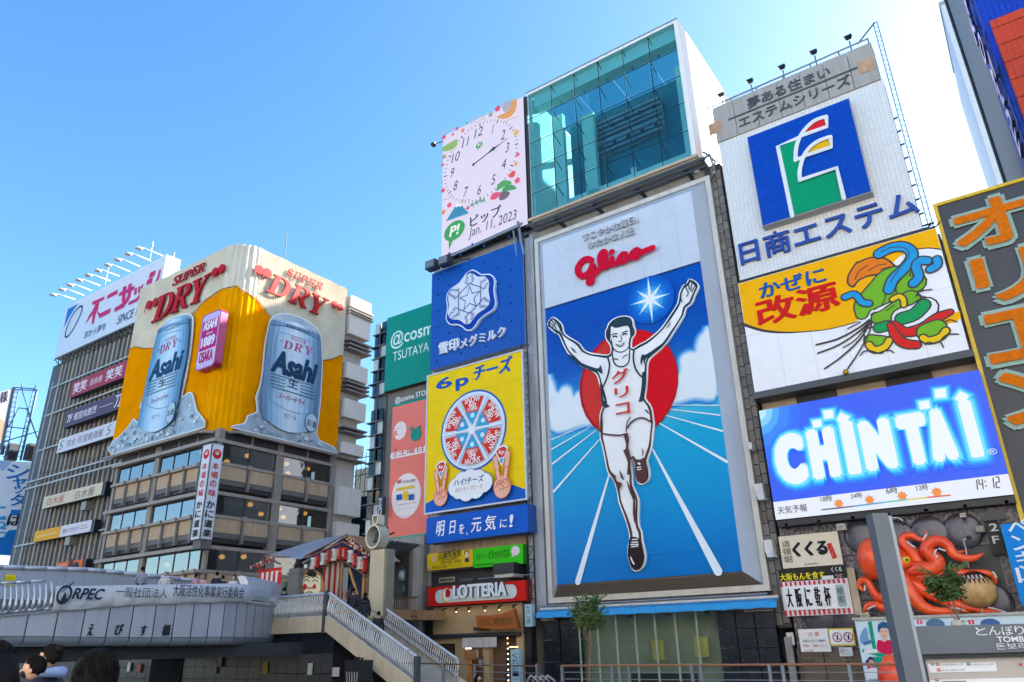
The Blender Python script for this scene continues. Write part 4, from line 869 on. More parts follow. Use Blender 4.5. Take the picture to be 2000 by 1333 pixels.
for s_, sm in (("532,1148 392,476 592,394", 0), ("860,198 868,288 622,376", 0), ("858,194 760,226 690,280 630,350 590,430 568,520 566,616", 3), ("566,612 650,584", 0), ("902,394 914,490 664,572", 0),
               ("902,394 800,428 710,490 650,570 620,660 606,740 612,812", 3), ("612,812 964,694 1034,986", 0)):
    A.stroke(wl, pts(s_, CS), .21, .015, sm=sm)
A.obj('logo', e1)
letters(P, S('#1848A8', .35), '日商エステム', CE(232, 1232), (*CE(1098, 880), .98), e1, .14, .04, .024)
rl = thing('roof_rail', 'thin roof rail above the tiled board', 'railing', (-5.8, 36.5, 31))
ra, rb2 = oy(*CE(50, 445), 36.2), oy(*CE(858, 92), 36.2)
rod('top_rail', rl, STEEL, ra, rb2, .05)
for k in range(7): p = ra.lerp(rb2, k/6); rod('post', rl, STEEL, p, (p.x, p.y, p.z-1.0), .04)
for k, (x, y) in enumerate(((122, 372), (268, 303), (428, 233), (587, 158), (760, 84))):
    p = oy(*CE(x, y), 36.4); t = thing('roof_lamp', 'small dark lamp on a thin pole above the tiled board, '+['first', 'second', 'third', 'fourth', 'last'][k]+' from the glass box', 'lamp', (p.x, p.y, 31), 'lamps above the tiled board')
    q = MB(); q.add([(p.x-.2, 36.2, p.z), (p.x+.2, 36.2, p.z), (p.x+.12, 36.2, p.z-.12), (p.x-.12, 36.2, p.z-.12), (p.x-.2, 36.5, p.z+.05), (p.x+.2, 36.5, p.z+.05), (p.x+.12, 36.5, p.z-.12), (p.x-.12, 36.5, p.z-.12)], [(0, 3, 2, 1), (4, 5, 6, 7), (0, 1, 5, 4), (3, 7, 6, 2), (0, 4, 7, 3), (1, 2, 6, 5)], S('#20242C', .4)); q.obj('lamp_head', t); rod('pole', t, STEEL, (p.x, 36.5, p.z-.2), (p.x, 36.5, p.z-1.1), .04)
lt_ = thing('lattice_mast', 'tall thin lattice mast on the right edge of the tiled board', 'mast', (-.9, 36.4, 19))
lattice('mast', lt_, S('#8E98A4', .5, .3), (-1.05, 36.2, 19), (-1.05, 36.2, 31.9), .2, 40, .024, .014)
rod('stay', lt_, STEELD, (-.95, 36.2, 31.9), (-2.0, 36.2, 31.0), .04)
for k in range(9): rod('rung', lt_, STEELD, (-1.1, 36.2, 19.3+k*.8), (-1.55, 36.3, 19.3+k*.8), .05)
# medicine board (its painted character is left out; wind, scarf and cloud shapes stay)
e2, P, a, b = board('medicine_board', 'wide yellow and white board with blue and red lettering and flowing coloured ribbons', 'sign', 35.9, CK(195, 1215), CK(1467, 55), .9, I('#F6F5F8', .35), S('#5A5A5A', .6))
seams(e2, P, a, b, 6, 2, '#D8D8E0', .02, .001); A = Art(P, .004, .0009); YE = I('#FFB800')
x0, x1, y0, y1 = a[0]+.02, b[0]-.02, a[1]+.02, b[1]-.02
cv = smooth([P.uv(p) for p in pts("100,728 250,772 400,788 560,782 720,765 880,725 950,680 1010,600 1060,500 1110,400 1170,300 1250,235 1330,205 1420,198 1510,208", CK)], 4, False)
A.uvp(YE, [(x0, y1), (x0, cv[0][1])]+cv+[(x1, cv[-1][1]), (x1, y1)])
bk = I('#4A4442')
A.stroke(bk, pts("105,732 250,778 400,792 560,786 720,768 880,728 925,714", CK), [.16, .14, .1, .06, .05, .05, .04]); A.stroke(bk, pts("1300,210 1420,198 1505,208", CK), .06)
A.poly(YE, pts("1480,700 1560,672 1638,640 1645,690 1605,722 1500,740", CK)); 
letters(P, I('#1260A8'), 'かぜに', CK(240, 557), (*CK(686, 372), .85), e2, .03, .03, .045); letters(P, I('#D81E1E'), '改源', CK(228, 757), (*CK(765, 460), .74), e2, .03, .03, .05)
def band(h, s_, wd, ow=.15): A.stroke(bk, pts(s_, CK), [w+ow for w in wd] if hasattr(wd, '__len__') else wd+ow); A.stroke(I(h), pts(s_, CK), wd)
# abstract gust: swirl, tufts, sash, rings
A.poly(bk, pts("905,300 850,385 845,450 890,478 930,430 1000,400 1100,385 1200,350 1165,300 1100,262 1000,262 930,290", CK), sm=3); A.poly(I('#F0801E'), pts("908,315 862,388 858,445 886,462 925,420 1000,388 1100,372 1180,345 1150,305 1095,272 1000,272 935,300", CK), sm=3)
for s_ in ("900,420 930,360 990,320", "990,360 1060,320 1120,310", "1080,350 1130,335 1160,330"): A.stroke(bk, pts(s_, CK), .05)
band('#EDEFF2', "1050,690 1030,800 1010,840", .5); A.poly(I('#EEF0F2'), pts("920,690 1000,672 1075,690 1060,740 1010,710 940,715", CK), sm=2)
for s_, wd in (("1320,440 1250,430 1170,440 1090,500 1010,560 960,610 950,660", [.9, 1.3, 1.5, 1.3, 1.0, .8, .5]), ("1290,560 1220,630 1130,680 1060,690", [.8, .9, .8, .5])): band('#78B82E', s_, wd)
for s_ in ("1240,400 1190,470 1200,540", "1120,480 1110,560 1080,610", "1180,600 1120,640"): A.stroke(bk, pts(s_, CK), .05)
band('#EDEFF2', "1240,690 1340,660 1400,620", .95); band('#1E9E58', "1230,695 1320,665 1385,600", .5); band('#EDEFF2', "1010,800 1100,790 1150,765", .5); band('#1E9E58', "1070,760 1130,745", .42)
band('#E02A24', "1180,730 1260,790 1380,760 1480,690 1570,650", [.2, .35, .4, .36, .2]); band('#E02A24', "1150,740 1190,820 1250,870 1335,880", [.2, .35, .36, .3]); band('#78B82E', "1400,790 1480,760", .7); band('#78B82E', "1010,850 1100,860", .5)
band('#F2C81E', "1380,830 1420,850 1500,825 1540,780", .26); band('#F2C81E', "1000,880 1040,915 1110,895 1140,850", .26); band('#F2C81E', "1165,560 1210,540 1240,560 1245,600", .2)
band('#2A9CD8', "1070,240 1150,200 1240,190 1300,230 1290,290 1230,360 1170,420 1140,490", .42); band('#2A9CD8', "1310,450 1350,400 1330,330 1360,290 1410,290", .34); band('#2A9CD8', "1430,350 1480,320 1478,280", .3); band('#2A9CD8', "830,545 900,525 950,580 1000,590", .26)
for s_ in ("1085,228 1160,196 1250,200 1282,250 1210,350 1150,440",): A.stroke(bk, pts(s_, CK), .04)
for s_, wd in (("630,880 780,840 930,760 1000,705", .09), ("640,940 790,880 940,780 1010,710", .08), ("820,900 900,850 970,770 1015,712", .06), ("690,1048 800,970 930,850 1018,715", .08), ("850,1050 930,930 1000,800 1022,718", .07), ("850,768 940,722", .06),
               ("940,955 970,925 1020,925 1080,942 1110,925 1150,920 1175,938", .06), ("1395,880 1420,862 1460,872 1500,860 1525,900", .06), ("1500,855 1550,810 1630,806", .06), ("1330,540 1360,505 1440,492", .06), ("1340,530 1400,546", .05), ("1620,720 1570,705 1530,722", .05), ("1290,400 1290,375", .05)):
    A.stroke(bk, pts(s_, CK), wd)
A.obj('print', e2)
box('bottom_rail', e2, S('#4A4E54', .5), (a[0]-.1, b[0]+.1), (35.8, 36.8), (a[1]-.35, a[1]-.02)); 
q = MB()
for k in range(26): x = a[0]+(b[0]-a[0])*k/25; q.rod(STEELD, (x, 36, b[1]+.08), (x+.25, 36.2, b[1]+.4), .03, 4)
q.rod(STEELD, (a[0], 36, b[1]+.1), (b[0], 36, b[1]+.1), .05); q.rod(STEELD, (a[0], 36.2, b[1]+.42), (b[0], 36.2, b[1]+.42), .05); q.obj('top_truss', e2)
q = MB(); q.ball(S('#C89A30', .3, .6), oy(*CK(835, 1070), 35.7), .14); q.obj('lamp_knob', e2)
# led screen
e3, P, a, b = board('led_screen', 'bright blue led screen with glowing white letters above a weather and time strip', 'advertising screen', 35.7, CH(172, 1193), CH(1670, 85), .8, E('#0A50F0', 1), S('#2A2E34', .5))
A = Art(P, .004, .002); zb = (P.uv(CH(150, 1062))[1]+P.uv(CH(1900, 850))[1])/2
A.urect(E('#E4EAF6', 1), (a[0], a[1]), (b[0], zb))
c0 = (a[0], b[1])
for r, h in ((3.0, '#0A58F2'), (2.4, '#0A66F4'), (1.8, '#147EF4'), (1.2, '#3AA4F6'), (.8, '#7CCAF6'), (.45, '#B4E6F6')):
    A.uvp(E(h), [c0]+[(c0[0]+r*.8*math.sin(R(90-k*10)), c0[1]-r*math.sin(R(k*10))) for k in range(10)])
lets = [('C', (206, 955), (372, 545)), ('H', (462, 908), (604, 506)), ('I', (722, 870), (742, 470)), ('N', (852, 848), (1010, 442)), ('T', (1135, 812), (1266, 400)), ('A', (1345, 782), (1440, 364)), ('I', (1622, 748), (1608, 320))]
sq = [("452,472 516,462 525,515 462,525", 0), ("532,400 605,392 610,452 542,462", 0), ("632,462 662,412 728,442 708,488 660,500", 0), ("1232,335 1308,324 1320,382 1242,395", 0), ("1348,246 1430,236 1436,302 1355,312", 0), ("1494,312 1535,256 1602,290 1580,328 1520,335", 0)]
for gw, h in ((.115, '#0A62F6'), (.085, '#0C84FA'), (.06, '#12B4FC'), (.035, '#5CDCFC'), (.0, '#E8F2FA')):
    for ch, l, r in lets:
        l_, r_ = P.uv(CH(*l)), P.uv(CH(*r)); g_ = gw*3.2; x0_, x1_ = l_[0]-g_, r_[0]+g_
        if ch == 'I': A.urect(E(h), (x0_, l_[1]-g_), (x1_, r_[1]+g_), 0, .12+g_*.6)
        else: A.text(E(h), ch, (x0_, l_[1]-g_), (x1_, r_[1]+g_), .1+gw*.35, uv=True)
    for s_, _ in sq: A.uvp(E(h), grow([P.uv(p) for p in pts(s_, CH)], gw*3.2))
A.text(E('#D8E8F8'), '®', CH(1742, 728), CH(1800, 672), .0)
dk2 = E('#30303A'); A.text(dk2, '天気予報', CH(205, 1160), (*CH(412, 1080), 1.1), .02)
for t, x, y in (('18時', 520, 1072), ('24時', 740, 1048), ('6時', 1000, 1015), ('12時', 1222, 990)): A.text(dk2, t, CH(x, y), (*CH(x+80, y-28), 1.15), .02)
for x, y in ((650, 1080), (876, 1052), (1114, 1024), (1366, 996)): c = P.uv(CH(x, y)); star(A, E('#8A8A98'), c, [.24], 8, .1); A.uell(E('#F08A1E'), c, .16)
bar = [P.uv(p) for p in pts("528,1126 760,1100 980,1072 1150,1052 1300,1036 1465,1020", CH)]
for k, h in enumerate(('#4A4A7A', '#3A90D0', '#4AC0B0', '#D8C83A', '#E0503A')): A.stroke(E(h), [bar[k], bar[k+1]], .06, sm=0, uv=True)
# time shown with seven-segment strokes
def seg(A, m, ch, x, y, w_, h_):
    S7 = {'0': 'abcdef', '1': 'bc', '2': 'abged', '3': 'abgcd', '4': 'fgbc', '5': 'afgcd', '6': 'afgcde', '7': 'abc', '8': 'abcdefg', '9': 'abcdfg'}[ch]
    L = {'a': ((0, 1), (1, 1)), 'b': ((1, 1), (1, .5)), 'c': ((1, .5), (1, 0)), 'd': ((0, 0), (1, 0)), 'e': ((0, 0), (0, .5)), 'f': ((0, .5), (0, 1)), 'g': ((0, .5), (1, .5))}
    for s_ in S7:
        (p, q_), (r, t) = L[s_]; px_, pz, qx, qz = x+p*w_+h_*.12*q_, y+q_*h_, x+r*w_+h_*.12*t, y+t*h_; 
        A.stroke(m, [(px_+(qx-px_)*.1, pz+(qz-pz)*.1), (qx-(qx-px_)*.1, qz-(qz-pz)*.1)], .045, sm=0, uv=True)
z_ = P.uv(CH(1640, 980)); u1_ = P.uv(CH(1850, 960))[0]; zz0 = (P.uv(CH(1640, 982))[1]+P.uv(CH(1850, 965))[1])/2; W_ = (u1_-z_[0])/5
for k, ch in enumerate('14'): seg(A, dk2, ch, z_[0]+W_*k, zz0, W_*.6, .42)
for k, ch in enumerate('12'): seg(A, dk2, ch, z_[0]+W_*(k+2.9), zz0, W_*.6, .42)
for dz in (.12, .3): A.uell(dk2, (z_[0]+W_*2.25, zz0+dz), .03)
A.obj('screen_picture', e3)
box('bottom_rail', e3, S('#26282C', .5), (a[0], b[0]), (35.8, 36.6), (a[1]-.3, a[1]-.02))
for k in range(7): q = MB(); x = a[0]+.4+k*1.45; q.rod(STEEL, (x, 35.9, a[1]-.02), (x, 35.9, a[1]-.2), .04); q.box(S('#C8C8C4'), (x-.07, x+.07), (35.8, 35.95), (a[1]-.3, a[1]-.18)); q.obj('clamp', e3)
# ---- dark stone front of the octopus restaurant
of = thing('dark_stone_front', 'dark speckled stone shopfront with big round bosses behind the red octopus', 'shopfront', (-5.5, 36.5, -.45))
m = bpy.data.materials.new('speckled_granite'); m.use_nodes = True; n = m.node_tree; b_ = n.nodes['Principled BSDF']
g = n.nodes.new('ShaderNodeNewGeometry'); t = n.nodes.new('ShaderNodeTexNoise'); t.inputs['Scale'].default_value = 7; t.inputs['Detail'].default_value = 8; cr = n.nodes.new('ShaderNodeValToRGB'); e = cr.color_ramp.elements
e[0].position = .42; e[0].color = (.03, .028, .034, 1); e[1].position = .62; e[1].color = (.2, .17, .2, 1)
n.links.new(g.outputs['Position'], t.inputs['Vector']); n.links.new(t.outputs[0], cr.inputs[0]); n.links.new(cr.outputs[0], b_.inputs['Base Color']); b_.inputs['Roughness'].default_value = .35
GRN = m
for i in range(5):
    for j in range(3): box('stone_slab', of, GRN, (-10.2+i*1.95, -10.2+(i+1)*1.95-.03), (36.55, 36.95), (1.1+j*1.9, 1.1+(j+1)*1.9-.03))
for x, y in ((690, 260), (950, 265), (1190, 235), (1440, 215), (1660, 745), (380, 840), (590, 840)):
    p = oy(*CO(x, y), 36.5); q = MB(); q.ball(S('#5A5864', .25, .2, var=.1), (p.x, 36.5, p.z), (.74, .12, .74), 20, 10); q.obj('round_boss', of)
box('panel_recess', of, S('#14181E', .4), (oy(*CO(1240, 400), 36.5).x, oy(*CO(1700, 400), 36.5).x), (36.5, 36.56), (oy(*CO(1500, 780), 36.5).z, oy(*CO(1500, 330), 36.5).z))
box('wall', of, S('#5E5048', .6, var=.15), (-10.3, -.6), (36.62, 36.98), (-.45, 1.1))
for k in range(3): box('brown_panel', of, S('#6A5848', .5, var=.12, sc=2), (-10.05+k*.95, -9.15+k*.95), (36.5, 36.6), (-.45, 1.0))
box('pilaster', of, S('#8C8A86', .6), (oy(*CO(100, 860), 36.4).x, oy(*CO(150, 860), 36.4).x), (36.3, 36.5), (-.45, 1.6))
def wsign(name, lab, Y, lb_, rt_, m, dep=.2, side=None, cat='sign', group=None): return board(name, lab, cat, Y, CO(*lb_), CO(*rt_), dep, m, side or S('#8A8070', .5), group)
k1, P, a, b = wsign('brush_sign', 'cream sign with large black brushed characters left of the octopus', 36.2, (112, 495), (510, 218), I('#E2D6C0'))
A = Art(P, .004, .0025); bi = I('#26242A')
for s_, wd in (("280,285 215,330 190,360 250,385 265,390", [.1, .2, .22, .2, .1]), ("385,270 300,290 250,330 285,345 325,350", [.1, .2, .2, .2, .1]), ("330,275 385,270 350,320 400,310 435,340 415,390 360,420 330,400 350,380 385,395", [.1, .22, .16, .14, .22, .24, .2, .16, .14, .1])):
    pass
A.text(bi, 'くくる', CO(182, 425), (*CO(436, 262), 1.35), .09, shear=.1); A.vtext(bi, '道頓堀', CO(125, 460), CO(158, 285), .0)
A.poly(I('#C8382C'), pts("432,312 466,304 512,412 478,425", CO)); A.vtext(I('#E8D8C8'), 'たこ家', CO(484, 415), CO(462, 315), .0); A.text(bi, 'KUKURU', CO(272, 470), CO(370, 450), .0); A.obj('print', k1)
k2, P, a, b = wsign('banner_sign', 'black-headed banner sign with yellow characters over a red and white striped panel', 36.1, (128, 848), (568, 472), I('#EAE6E4'))
A = Art(P, .004, .0025); zt = P.uv(CO(90, 600))[1]; A.urect(I('#33322F'), (a[0], (zt+P.uv(CO(560, 560))[1])/2), (b[0], b[1])); zt = (zt+P.uv(CO(560, 560))[1])/2
A.text(I('#F0DC28'), '大阪もんを食す', CO(92, 590), (*CO(412, 505), 1.25), .03); A.text(I('#E8E8EC'), 'くくる', CO(470, 520), CO(540, 480), .03); A.text(I('#B88AA0'), '2F', CO(500, 572), CO(550, 535), .02)
w_ = b[0]-a[0]
for k in range(14):
    x = a[0]+w_*k/14; A.urect(I('#CC3048'), (x+.01, zt-.22), (x+w_/28, zt-.02)); A.urect(I('#CC3048'), (x+.01, a[1]+.02), (x+w_/28, a[1]+.24))
A.urect(I('#EEEBEA'), (a[0]+.12, a[1]+.24), (b[0]-.12, zt-.2), 0, .1); A.urect(I('#A9B4B8'), (b[0]-.55, a[1]+.3), (b[0]-.18, zt-.26), 0, .08)
A.urect(I('#DADAD6'), P.uv(CO(405, 580)), P.uv(CO(485, 545)))
for k, c in enumerate('大阪に乾杯'): A.text(bi, c, (a[0]+.2+k*(w_-.85)/5, a[1]+.34), (a[0]+.13+(k+.85)*(w_-.85)/5, zt-.3), .025, uv=True)
A.vtext(I('#5A6468'), '検索', (b[0]-.5, a[1]+.4), (b[0]-.24, zt-.36), .0, uv=True); A.obj('print', k2)
box('side_board', k2, S('#C8B898', .6), (b[0]+.01, b[0]+.32), (36.2, 36.4), (a[1]-.05, b[1]-.1))
for lab, l, r, ti, m in (('white notice sheet with red and black text on the brown wall', (246, 1110), (440, 936), 0, I('#EDEBE6')), ('yellow-edged notice with three crossed-out pictograms', (458, 1066), (625, 932), 1, I('#E8D040')),
                  ('small blank white notice under the yellow-edged one', (530, 1140), (618, 1075), 2, I('#E6E6E4')), ('narrow grey notice at the left end of the brown wall', (146, 1058), (185, 966), 3, I('#CFCBC4'))):
    t, P, a, b = wsign('notice', lab, 36.4, l, r, m, .04, group='notices on the brown wall'); A = Art(P, .004, .002)
    if ti == 0:
        A.text(I('#C84038'), '注 意', ((a[0]+b[0])/2-.25, b[1]-.3), ((a[0]+b[0])/2+.25, b[1]-.12), uv=True)
        for k, s_ in enumerate(('店舗及び川沿いでの飲食や', '喫煙は、ご遠慮ください。', 'いたずら書き', 'スケートボードなどの行為', '禁止します。')): A.text(bi if k != 1 else I('#C84038'), s_, (a[0]+.12, b[1]-.55-k*.2), (b[0]-.15-(.6 if k in (2, 4) else 0), b[1]-.43-k*.2), uv=True)
    if ti == 1:
        A.urect(I('#EFEFEC'), (a[0]+.06, a[1]+.06), (b[0]-.06, b[1]-.06))
        for k in range(3): c = (a[0]+.36+k*.46, b[1]-.36); A.uell(I('#A83858'), c, .2, hole=.8); A.stroke(I('#A83858'), [(c[0]-.13, c[1]+.13), (c[0]+.13, c[1]-.13)], .035, sm=0, uv=True); A.stroke(bi, [(c[0]-.02, c[1]-.1), (c[0]+.03, c[1]+.09)], .05, sm=0, uv=True)
        for k in range(3): A.urect(I('#8A8A9A'), (a[0]+.15, b[1]-.75-k*.1), (b[0]-.5, b[1]-.72-k*.1))
    if ti > 1:
        for k in range(4): A.urect(I('#A0A0A0'), (a[0]+.06, b[1]-.14-k*.12), (b[0]-.08, b[1]-.12-k*.12))
    A.obj('print', t)
f2, P, a, b = wsign('floor_sign', 'dark arrow-topped sign reading 2F right of the octopus', 35.9, (1655, 393), (1690, 140), I('#3C3A38'), .3)
A = Art(P, .0, .003); A.uvp(S('#3C3A38', .5), [(a[0]-.22, b[1]+.01), (b[0]+.5, b[1]+.01), (a[0]+.35, b[1]+.5)], .15); A.obj('arrow_head', f2)
A = Art(P, .01); A.text(I('#D6D2C8'), '2', CO(1640, 222), CO(1688, 158), .03); A.text(I('#D6D2C8'), 'F', CO(1662, 312), CO(1698, 250), .03); A.obj('lettering', f2)
bv, P, a, b = wsign('blue_vertical_sign', 'bright blue vertical sign with white katakana at the right edge', 35.3, (1870, 765), (2070, 138), I('#1487DA'), .4)
A = Art(P, .004)
for k, c in enumerate('ペンギン'): 
    l = P.uv(CO(1768+k*20, 250+k*112)); A.text(I('#E4EEF4'), c, (a[0]+.22, l[1]-.02), (a[0]+.95, l[1]+.55), .02, uv=True)
l = P.uv(CO(1850, 600)); A.urect(I('#E4EEF4'), (l[0], l[1]), (l[0]+.12, l[1]+.55)); A.obj('lettering', bv)
# little spot lamps on bent arms
for k, (pp, lab) in enumerate(((((835, 125), (950, 118), (985, 130), (1000, 160)), 'white bent-arm spot lamp above the octopus head'), (((1480, 490), (1455, 330), (1440, 285), (1480, 265)), 'white bent-arm spot lamp rising between the octopus arms'))):
    t = thing('arm_lamp', lab, 'lamp', oy(*CO(*pp[0]), 36), 'bent arm lamps'); q = MB(); q.path(S('#D8D6D0'), [oy(*CO(*p), 35.6) for p in pp], .025); q.obj('arm', t)
    q = MB(); c = oy(*CO(*pp[-1]), 35.5); q.ball(S('#2A2A2A'), c, .09); q.obj('head', t)
for k, (x, y) in enumerate(((545, 190), (1045, 830), (1440, 105), (1565, 205), (720, 845))):
    p = oy(*CO(x, y), 36); t = thing('wall_box', ['cream lamp box tilted above the cream brushed sign', 'cream lamp box at the foot of the octopus', 'tiny cream box high on the speckled stone', 'grey box lamp left of the 2F sign', 'cream lamp box low beside the striped banner sign'][k], 'lamp', p, 'small box lamps on the stone front'); m_ = S('#CFC8B8' if k != 3 else '#6E6C66', .5)
    s_ = .17 if k != 2 else .1; q = MB(); q.box(m_, (p.x-s_, p.x+s_), (35.8, 36.2), (p.z-s_*.8, p.z+s_*.8)); q.obj('case', t); box('glass', t, S('#8A8678', .2), (p.x-s_*.7, p.x+s_*.7), (35.78, 35.8), (p.z-s_*.5, p.z+s_*.5)); rod('arm', t, STEELD, (p.x, 36.2, p.z), (p.x, 36.5, p.z+.05), .03)
# ---- the octopus
oc = thing('octopus_sculpture', 'huge glossy orange-red octopus sculpture clinging to the dark stone front', 'sculpture', (-5.5, 36, 1.5))
m = bpy.data.materials.new('glossy_red_skin'); m.use_nodes = True; n = m.node_tree; b_ = n.nodes['Principled BSDF']
g = n.nodes.new('ShaderNodeNewGeometry'); t = n.nodes.new('ShaderNodeTexNoise'); t.inputs['Scale'].default_value = 2.2; t.inputs['Detail'].default_value = 5; cr = n.nodes.new('ShaderNodeValToRGB'); e = cr.color_ramp.elements
e[0].position = .3; e[0].color = (.72, .045, .012, 1); e[1].position = .65; e[1].color = (.95, .12, .02, 1)
bp = n.nodes.new('ShaderNodeBump'); bp.inputs['Strength'].default_value = .35; bp.inputs['Distance'].default_value = .06; t2 = n.nodes.new('ShaderNodeTexNoise'); t2.inputs['Scale'].default_value = 6
n.links.new(g.outputs['Position'], t.inputs['Vector']); n.links.new(t.outputs[0], cr.inputs[0]); n.links.new(cr.outputs[0], b_.inputs['Base Color']); n.links.new(g.outputs['Position'], t2.inputs['Vector']); n.links.new(t2.outputs[0], bp.inputs['Height']); n.links.new(bp.outputs[0], b_.inputs['Normal'])
b_.inputs['Roughness'].default_value = .33
RED = m
def otube(s_, dy=0., sub=5, name='arm', n=14, flat=1.):
    L = [tuple(map(float, q.split(','))) for q in s_.split()]; L = smooth(L, sub, False); Pt = []; rs = []
    for x, y, r, *d in L:
        Y = 35.7+dy-(d[0] if d else 0); Pt.append(oy(*OC(x, y), Y)); rs.append(max(r, 3)/217*(Y/36.5)*(.84 if name == 'arm' else .97))
    q = MB(); q.tube(RED, Pt, rs, n); return q.obj(name, oc), Pt, rs
otube("205,400,80 250,400,150 330,400,192 430,395,196 520,410,178 620,450,140 700,520,110 770,590,90 800,640,50", 0, 4, 'head_and_body', 24)
otube("880,490,85 850,430,75 815,350,68 740,280,58 685,215,48 700,160,42 790,150,38 870,190,30 925,170,20 945,95,5", .1)
otube("740,520,80 880,500,72 1000,505,78 1065,440,76 1005,370,72 935,300,64 985,225,60 1080,205,60 1170,250,54 1240,350,50 1340,390,42 1460,390,34 1560,340,8", -.25)
otube("1240,340,22 1330,320,14 1400,300,4", .3)
otube("700,560,80 900,590,60 1100,570,55 1250,545,50 1400,560,42 1550,550,34 1650,570,27 1690,640,18 1680,690,5", .0)
otube("700,600,70 850,700,72 1000,790,62 1150,850,60 1300,900,54 1500,950,40 1700,980,22 1830,1000,5", .05)
otube("700,600,70 760,750,76 830,850,74 920,930,64 1050,970,48 1200,970,38 1320,960,24 1410,990,5", -.2)
otube("640,600,80 640,750,68 680,880,45 700,915,22", .1)
otube("560,760,60 440,820,50 370,765,44 325,680,42 285,625,38 225,640,32 210,690,26 250,735,20 285,705,8", .1)
otube("560,930,52 470,930,45 400,900,42 320,900,36 275,950,24 262,990,6", .1)
otube("980,610,30 1010,560,30", .0, 3)
q = MB(); c = oy(*OC(690, 440), 35.05); q.ball(RED, c, (.33, .22, .26), 14, 9); q.obj('eye_socket', oc)
q = MB(); c = oy(*OC(722, 412), 34.9); q.ball(S('#F0D020', .2), c, (.15, .1, .14), 12, 8); q.ball(S('#403010', .2), (c.x+.03, c.y-.07, c.z+.0), (.07, .05, .05), 8, 6); q.obj('eye', oc)
wt = S('#EDE6E0', .3); q = MB(); sp = smooth
for s_, dy in (("735,215 770,245 810,270", -.2), ("905,200 915,180 925,160 940,140", -.1), ("1050,300 1030,330 1040,360 1060,380", -.5), ("1080,290 1110,300 1140,310", -.4), ("1665,545 1685,570 1700,600", -.1), ("1620,930 1680,940 1740,960 1800,980", -.1), ("1210,930 1260,935 1310,945 1350,960", -.3), ("305,945 340,925 380,910", -.1), ("270,690 275,715 270,740", -.1)):
    for x, y in smooth([tuple(map(float, p.split(','))) for p in s_.split()], 3, False): q.ball(wt, oy(*OC(x, y), 35.55+dy), .038, 6, 4)
stuff(q.obj('sucker', oc))
tk = thing('dumpling_sculpture', 'big round golden dumpling sculpture with dark sauce held by an octopus arm', 'sculpture', oy(*OC(1485, 880), 35.8))
c = oy(*OC(1487, 735), 35.6); q = MB(); q.ball(S('#D8AC6C', .5, var=.25, sc=3), c, .69, 24, 14); q.obj('ball', tk)
A = Art(PY(35.6), 0, 0); q = MB(); v = []; f = []; N = 40; rr_ = .705
for i in range(N+1):
    lon = R(180+180*i/N+0); drip = .28+.17*math.sin(i*1.9)+.1*math.sin(i*4.3)
    for j in range(7):
        lat = R(89)-(R(89)-R(34)+R(75)*(drip-.2))*j/6; v.append((c.x+rr_*math.cos(lat)*math.cos(lon), c.y+rr_*math.cos(lat)*math.sin(lon), c.z+rr_*math.sin(lat)))
for i in range(N):
    for j in range(6): a_ = i*7+j; f.append((a_, a_+1, a_+8, a_+7))
q.add(v, f, S('#4A2418', .18), smooth=True); q.obj('sauce', tk)
q = MB()
for k in range(5): x = c.x-.3+k*.14; q.path(S('#EFE6D8', .4), [(x, c.y-.5, c.z+.5), (x+.06, c.y-.58, c.z+.38), (x+.02, c.y-.52, c.z+.52)], .025)
q.obj('mayonnaise', tk); rod('stand', tk, S('#C8B48A'), (c.x, c.y, c.z-.9), (c.x, c.y, c.z-.6), .04)
# ---- poster hoarding at the foot
hd, P, a, b = wsign('poster_hoarding', 'long hoarding of pale blue posters with green bars and a red-shirted figure', 34.2, (735, 1400), (900, 868), I('#CFE4EE'), .3, S('#D0D0CC', .5), cat='billboard')
b0 = P.uv(CO(2100, 828)); box('long_panel', hd, I('#CFE4EE'), (b[0]+.01, b0[0]), (34.2, 34.5), (a[1], b[1])); 
q = MB(); q.box(S('#B9B4AA', .5), (a[0]-.06, b0[0]), (34.1, 34.55), (b[1]+.004, b[1]+.1)); q.obj('top_rail', hd)
A = Art(P, .006, .003); gr_, rs_ = I('#12A080'), I('#C82858')
A.poly(gr_, pts("735,885 765,885 800,1090 772,1085", CO)); A.poly(gr_, pts("693,1088 905,1135 910,1165 697,1112", CO)); A.poly(gr_, pts("775,1140 805,1150 845,1280 800,1280", CO)); A.poly(gr_, pts("800,1140 840,1150 850,1200 812,1190", CO))
A.rect(I('#F0F0F0'), CO(712, 1120), CO(795, 1095)); A.text(I('#5A3A4A'), 'くいしんぼ', CO(722, 1116), CO(786, 1102))
def portrait(hx, hy, s_, skinc, hairc, topc):
    A.poly(I(topc), [CO(hx+x*s_, hy+y*s_) for x, y in ((-48, 75), (-30, 62), (0, 74), (30, 62), (60, 78), (66, 165), (-40, 150))], sm=3)
    A.poly(I(skinc), [CO(hx+x*s_, hy+y*s_) for x, y in ((-30, -20), (-28, 20), (-12, 52), (-8, 72), (12, 76), (22, 60), (36, 20), (34, -22), (0, -40))], sm=3)
    A.poly(I(hairc), [CO(hx+x*s_, hy+y*s_) for x, y in ((-42, 0), (-44, -45), (-10, -72), (30, -60), (48, -20), (40, 6), (30, -20), (-10, -26), (-28, -12), (-32, 8))], sm=3)
    for dx in (-14, 14): A.ell(I('#3A2A2A'), CO(hx+dx*s_, hy+0*s_), .022*s_, .014*s_)
    A.stroke(I('#B85858'), [CO(hx-10*s_, hy+34*s_), CO(hx+2*s_, hy+38*s_), CO(hx+14*s_, hy+33*s_)], .02*s_)
portrait(855, 958, 1.0, '#E2B9A4', '#2A5A8A', '#D02050'); portrait(760, 1180, .5, '#DDB4A0', '#2A3A5A', '#C82858'); 
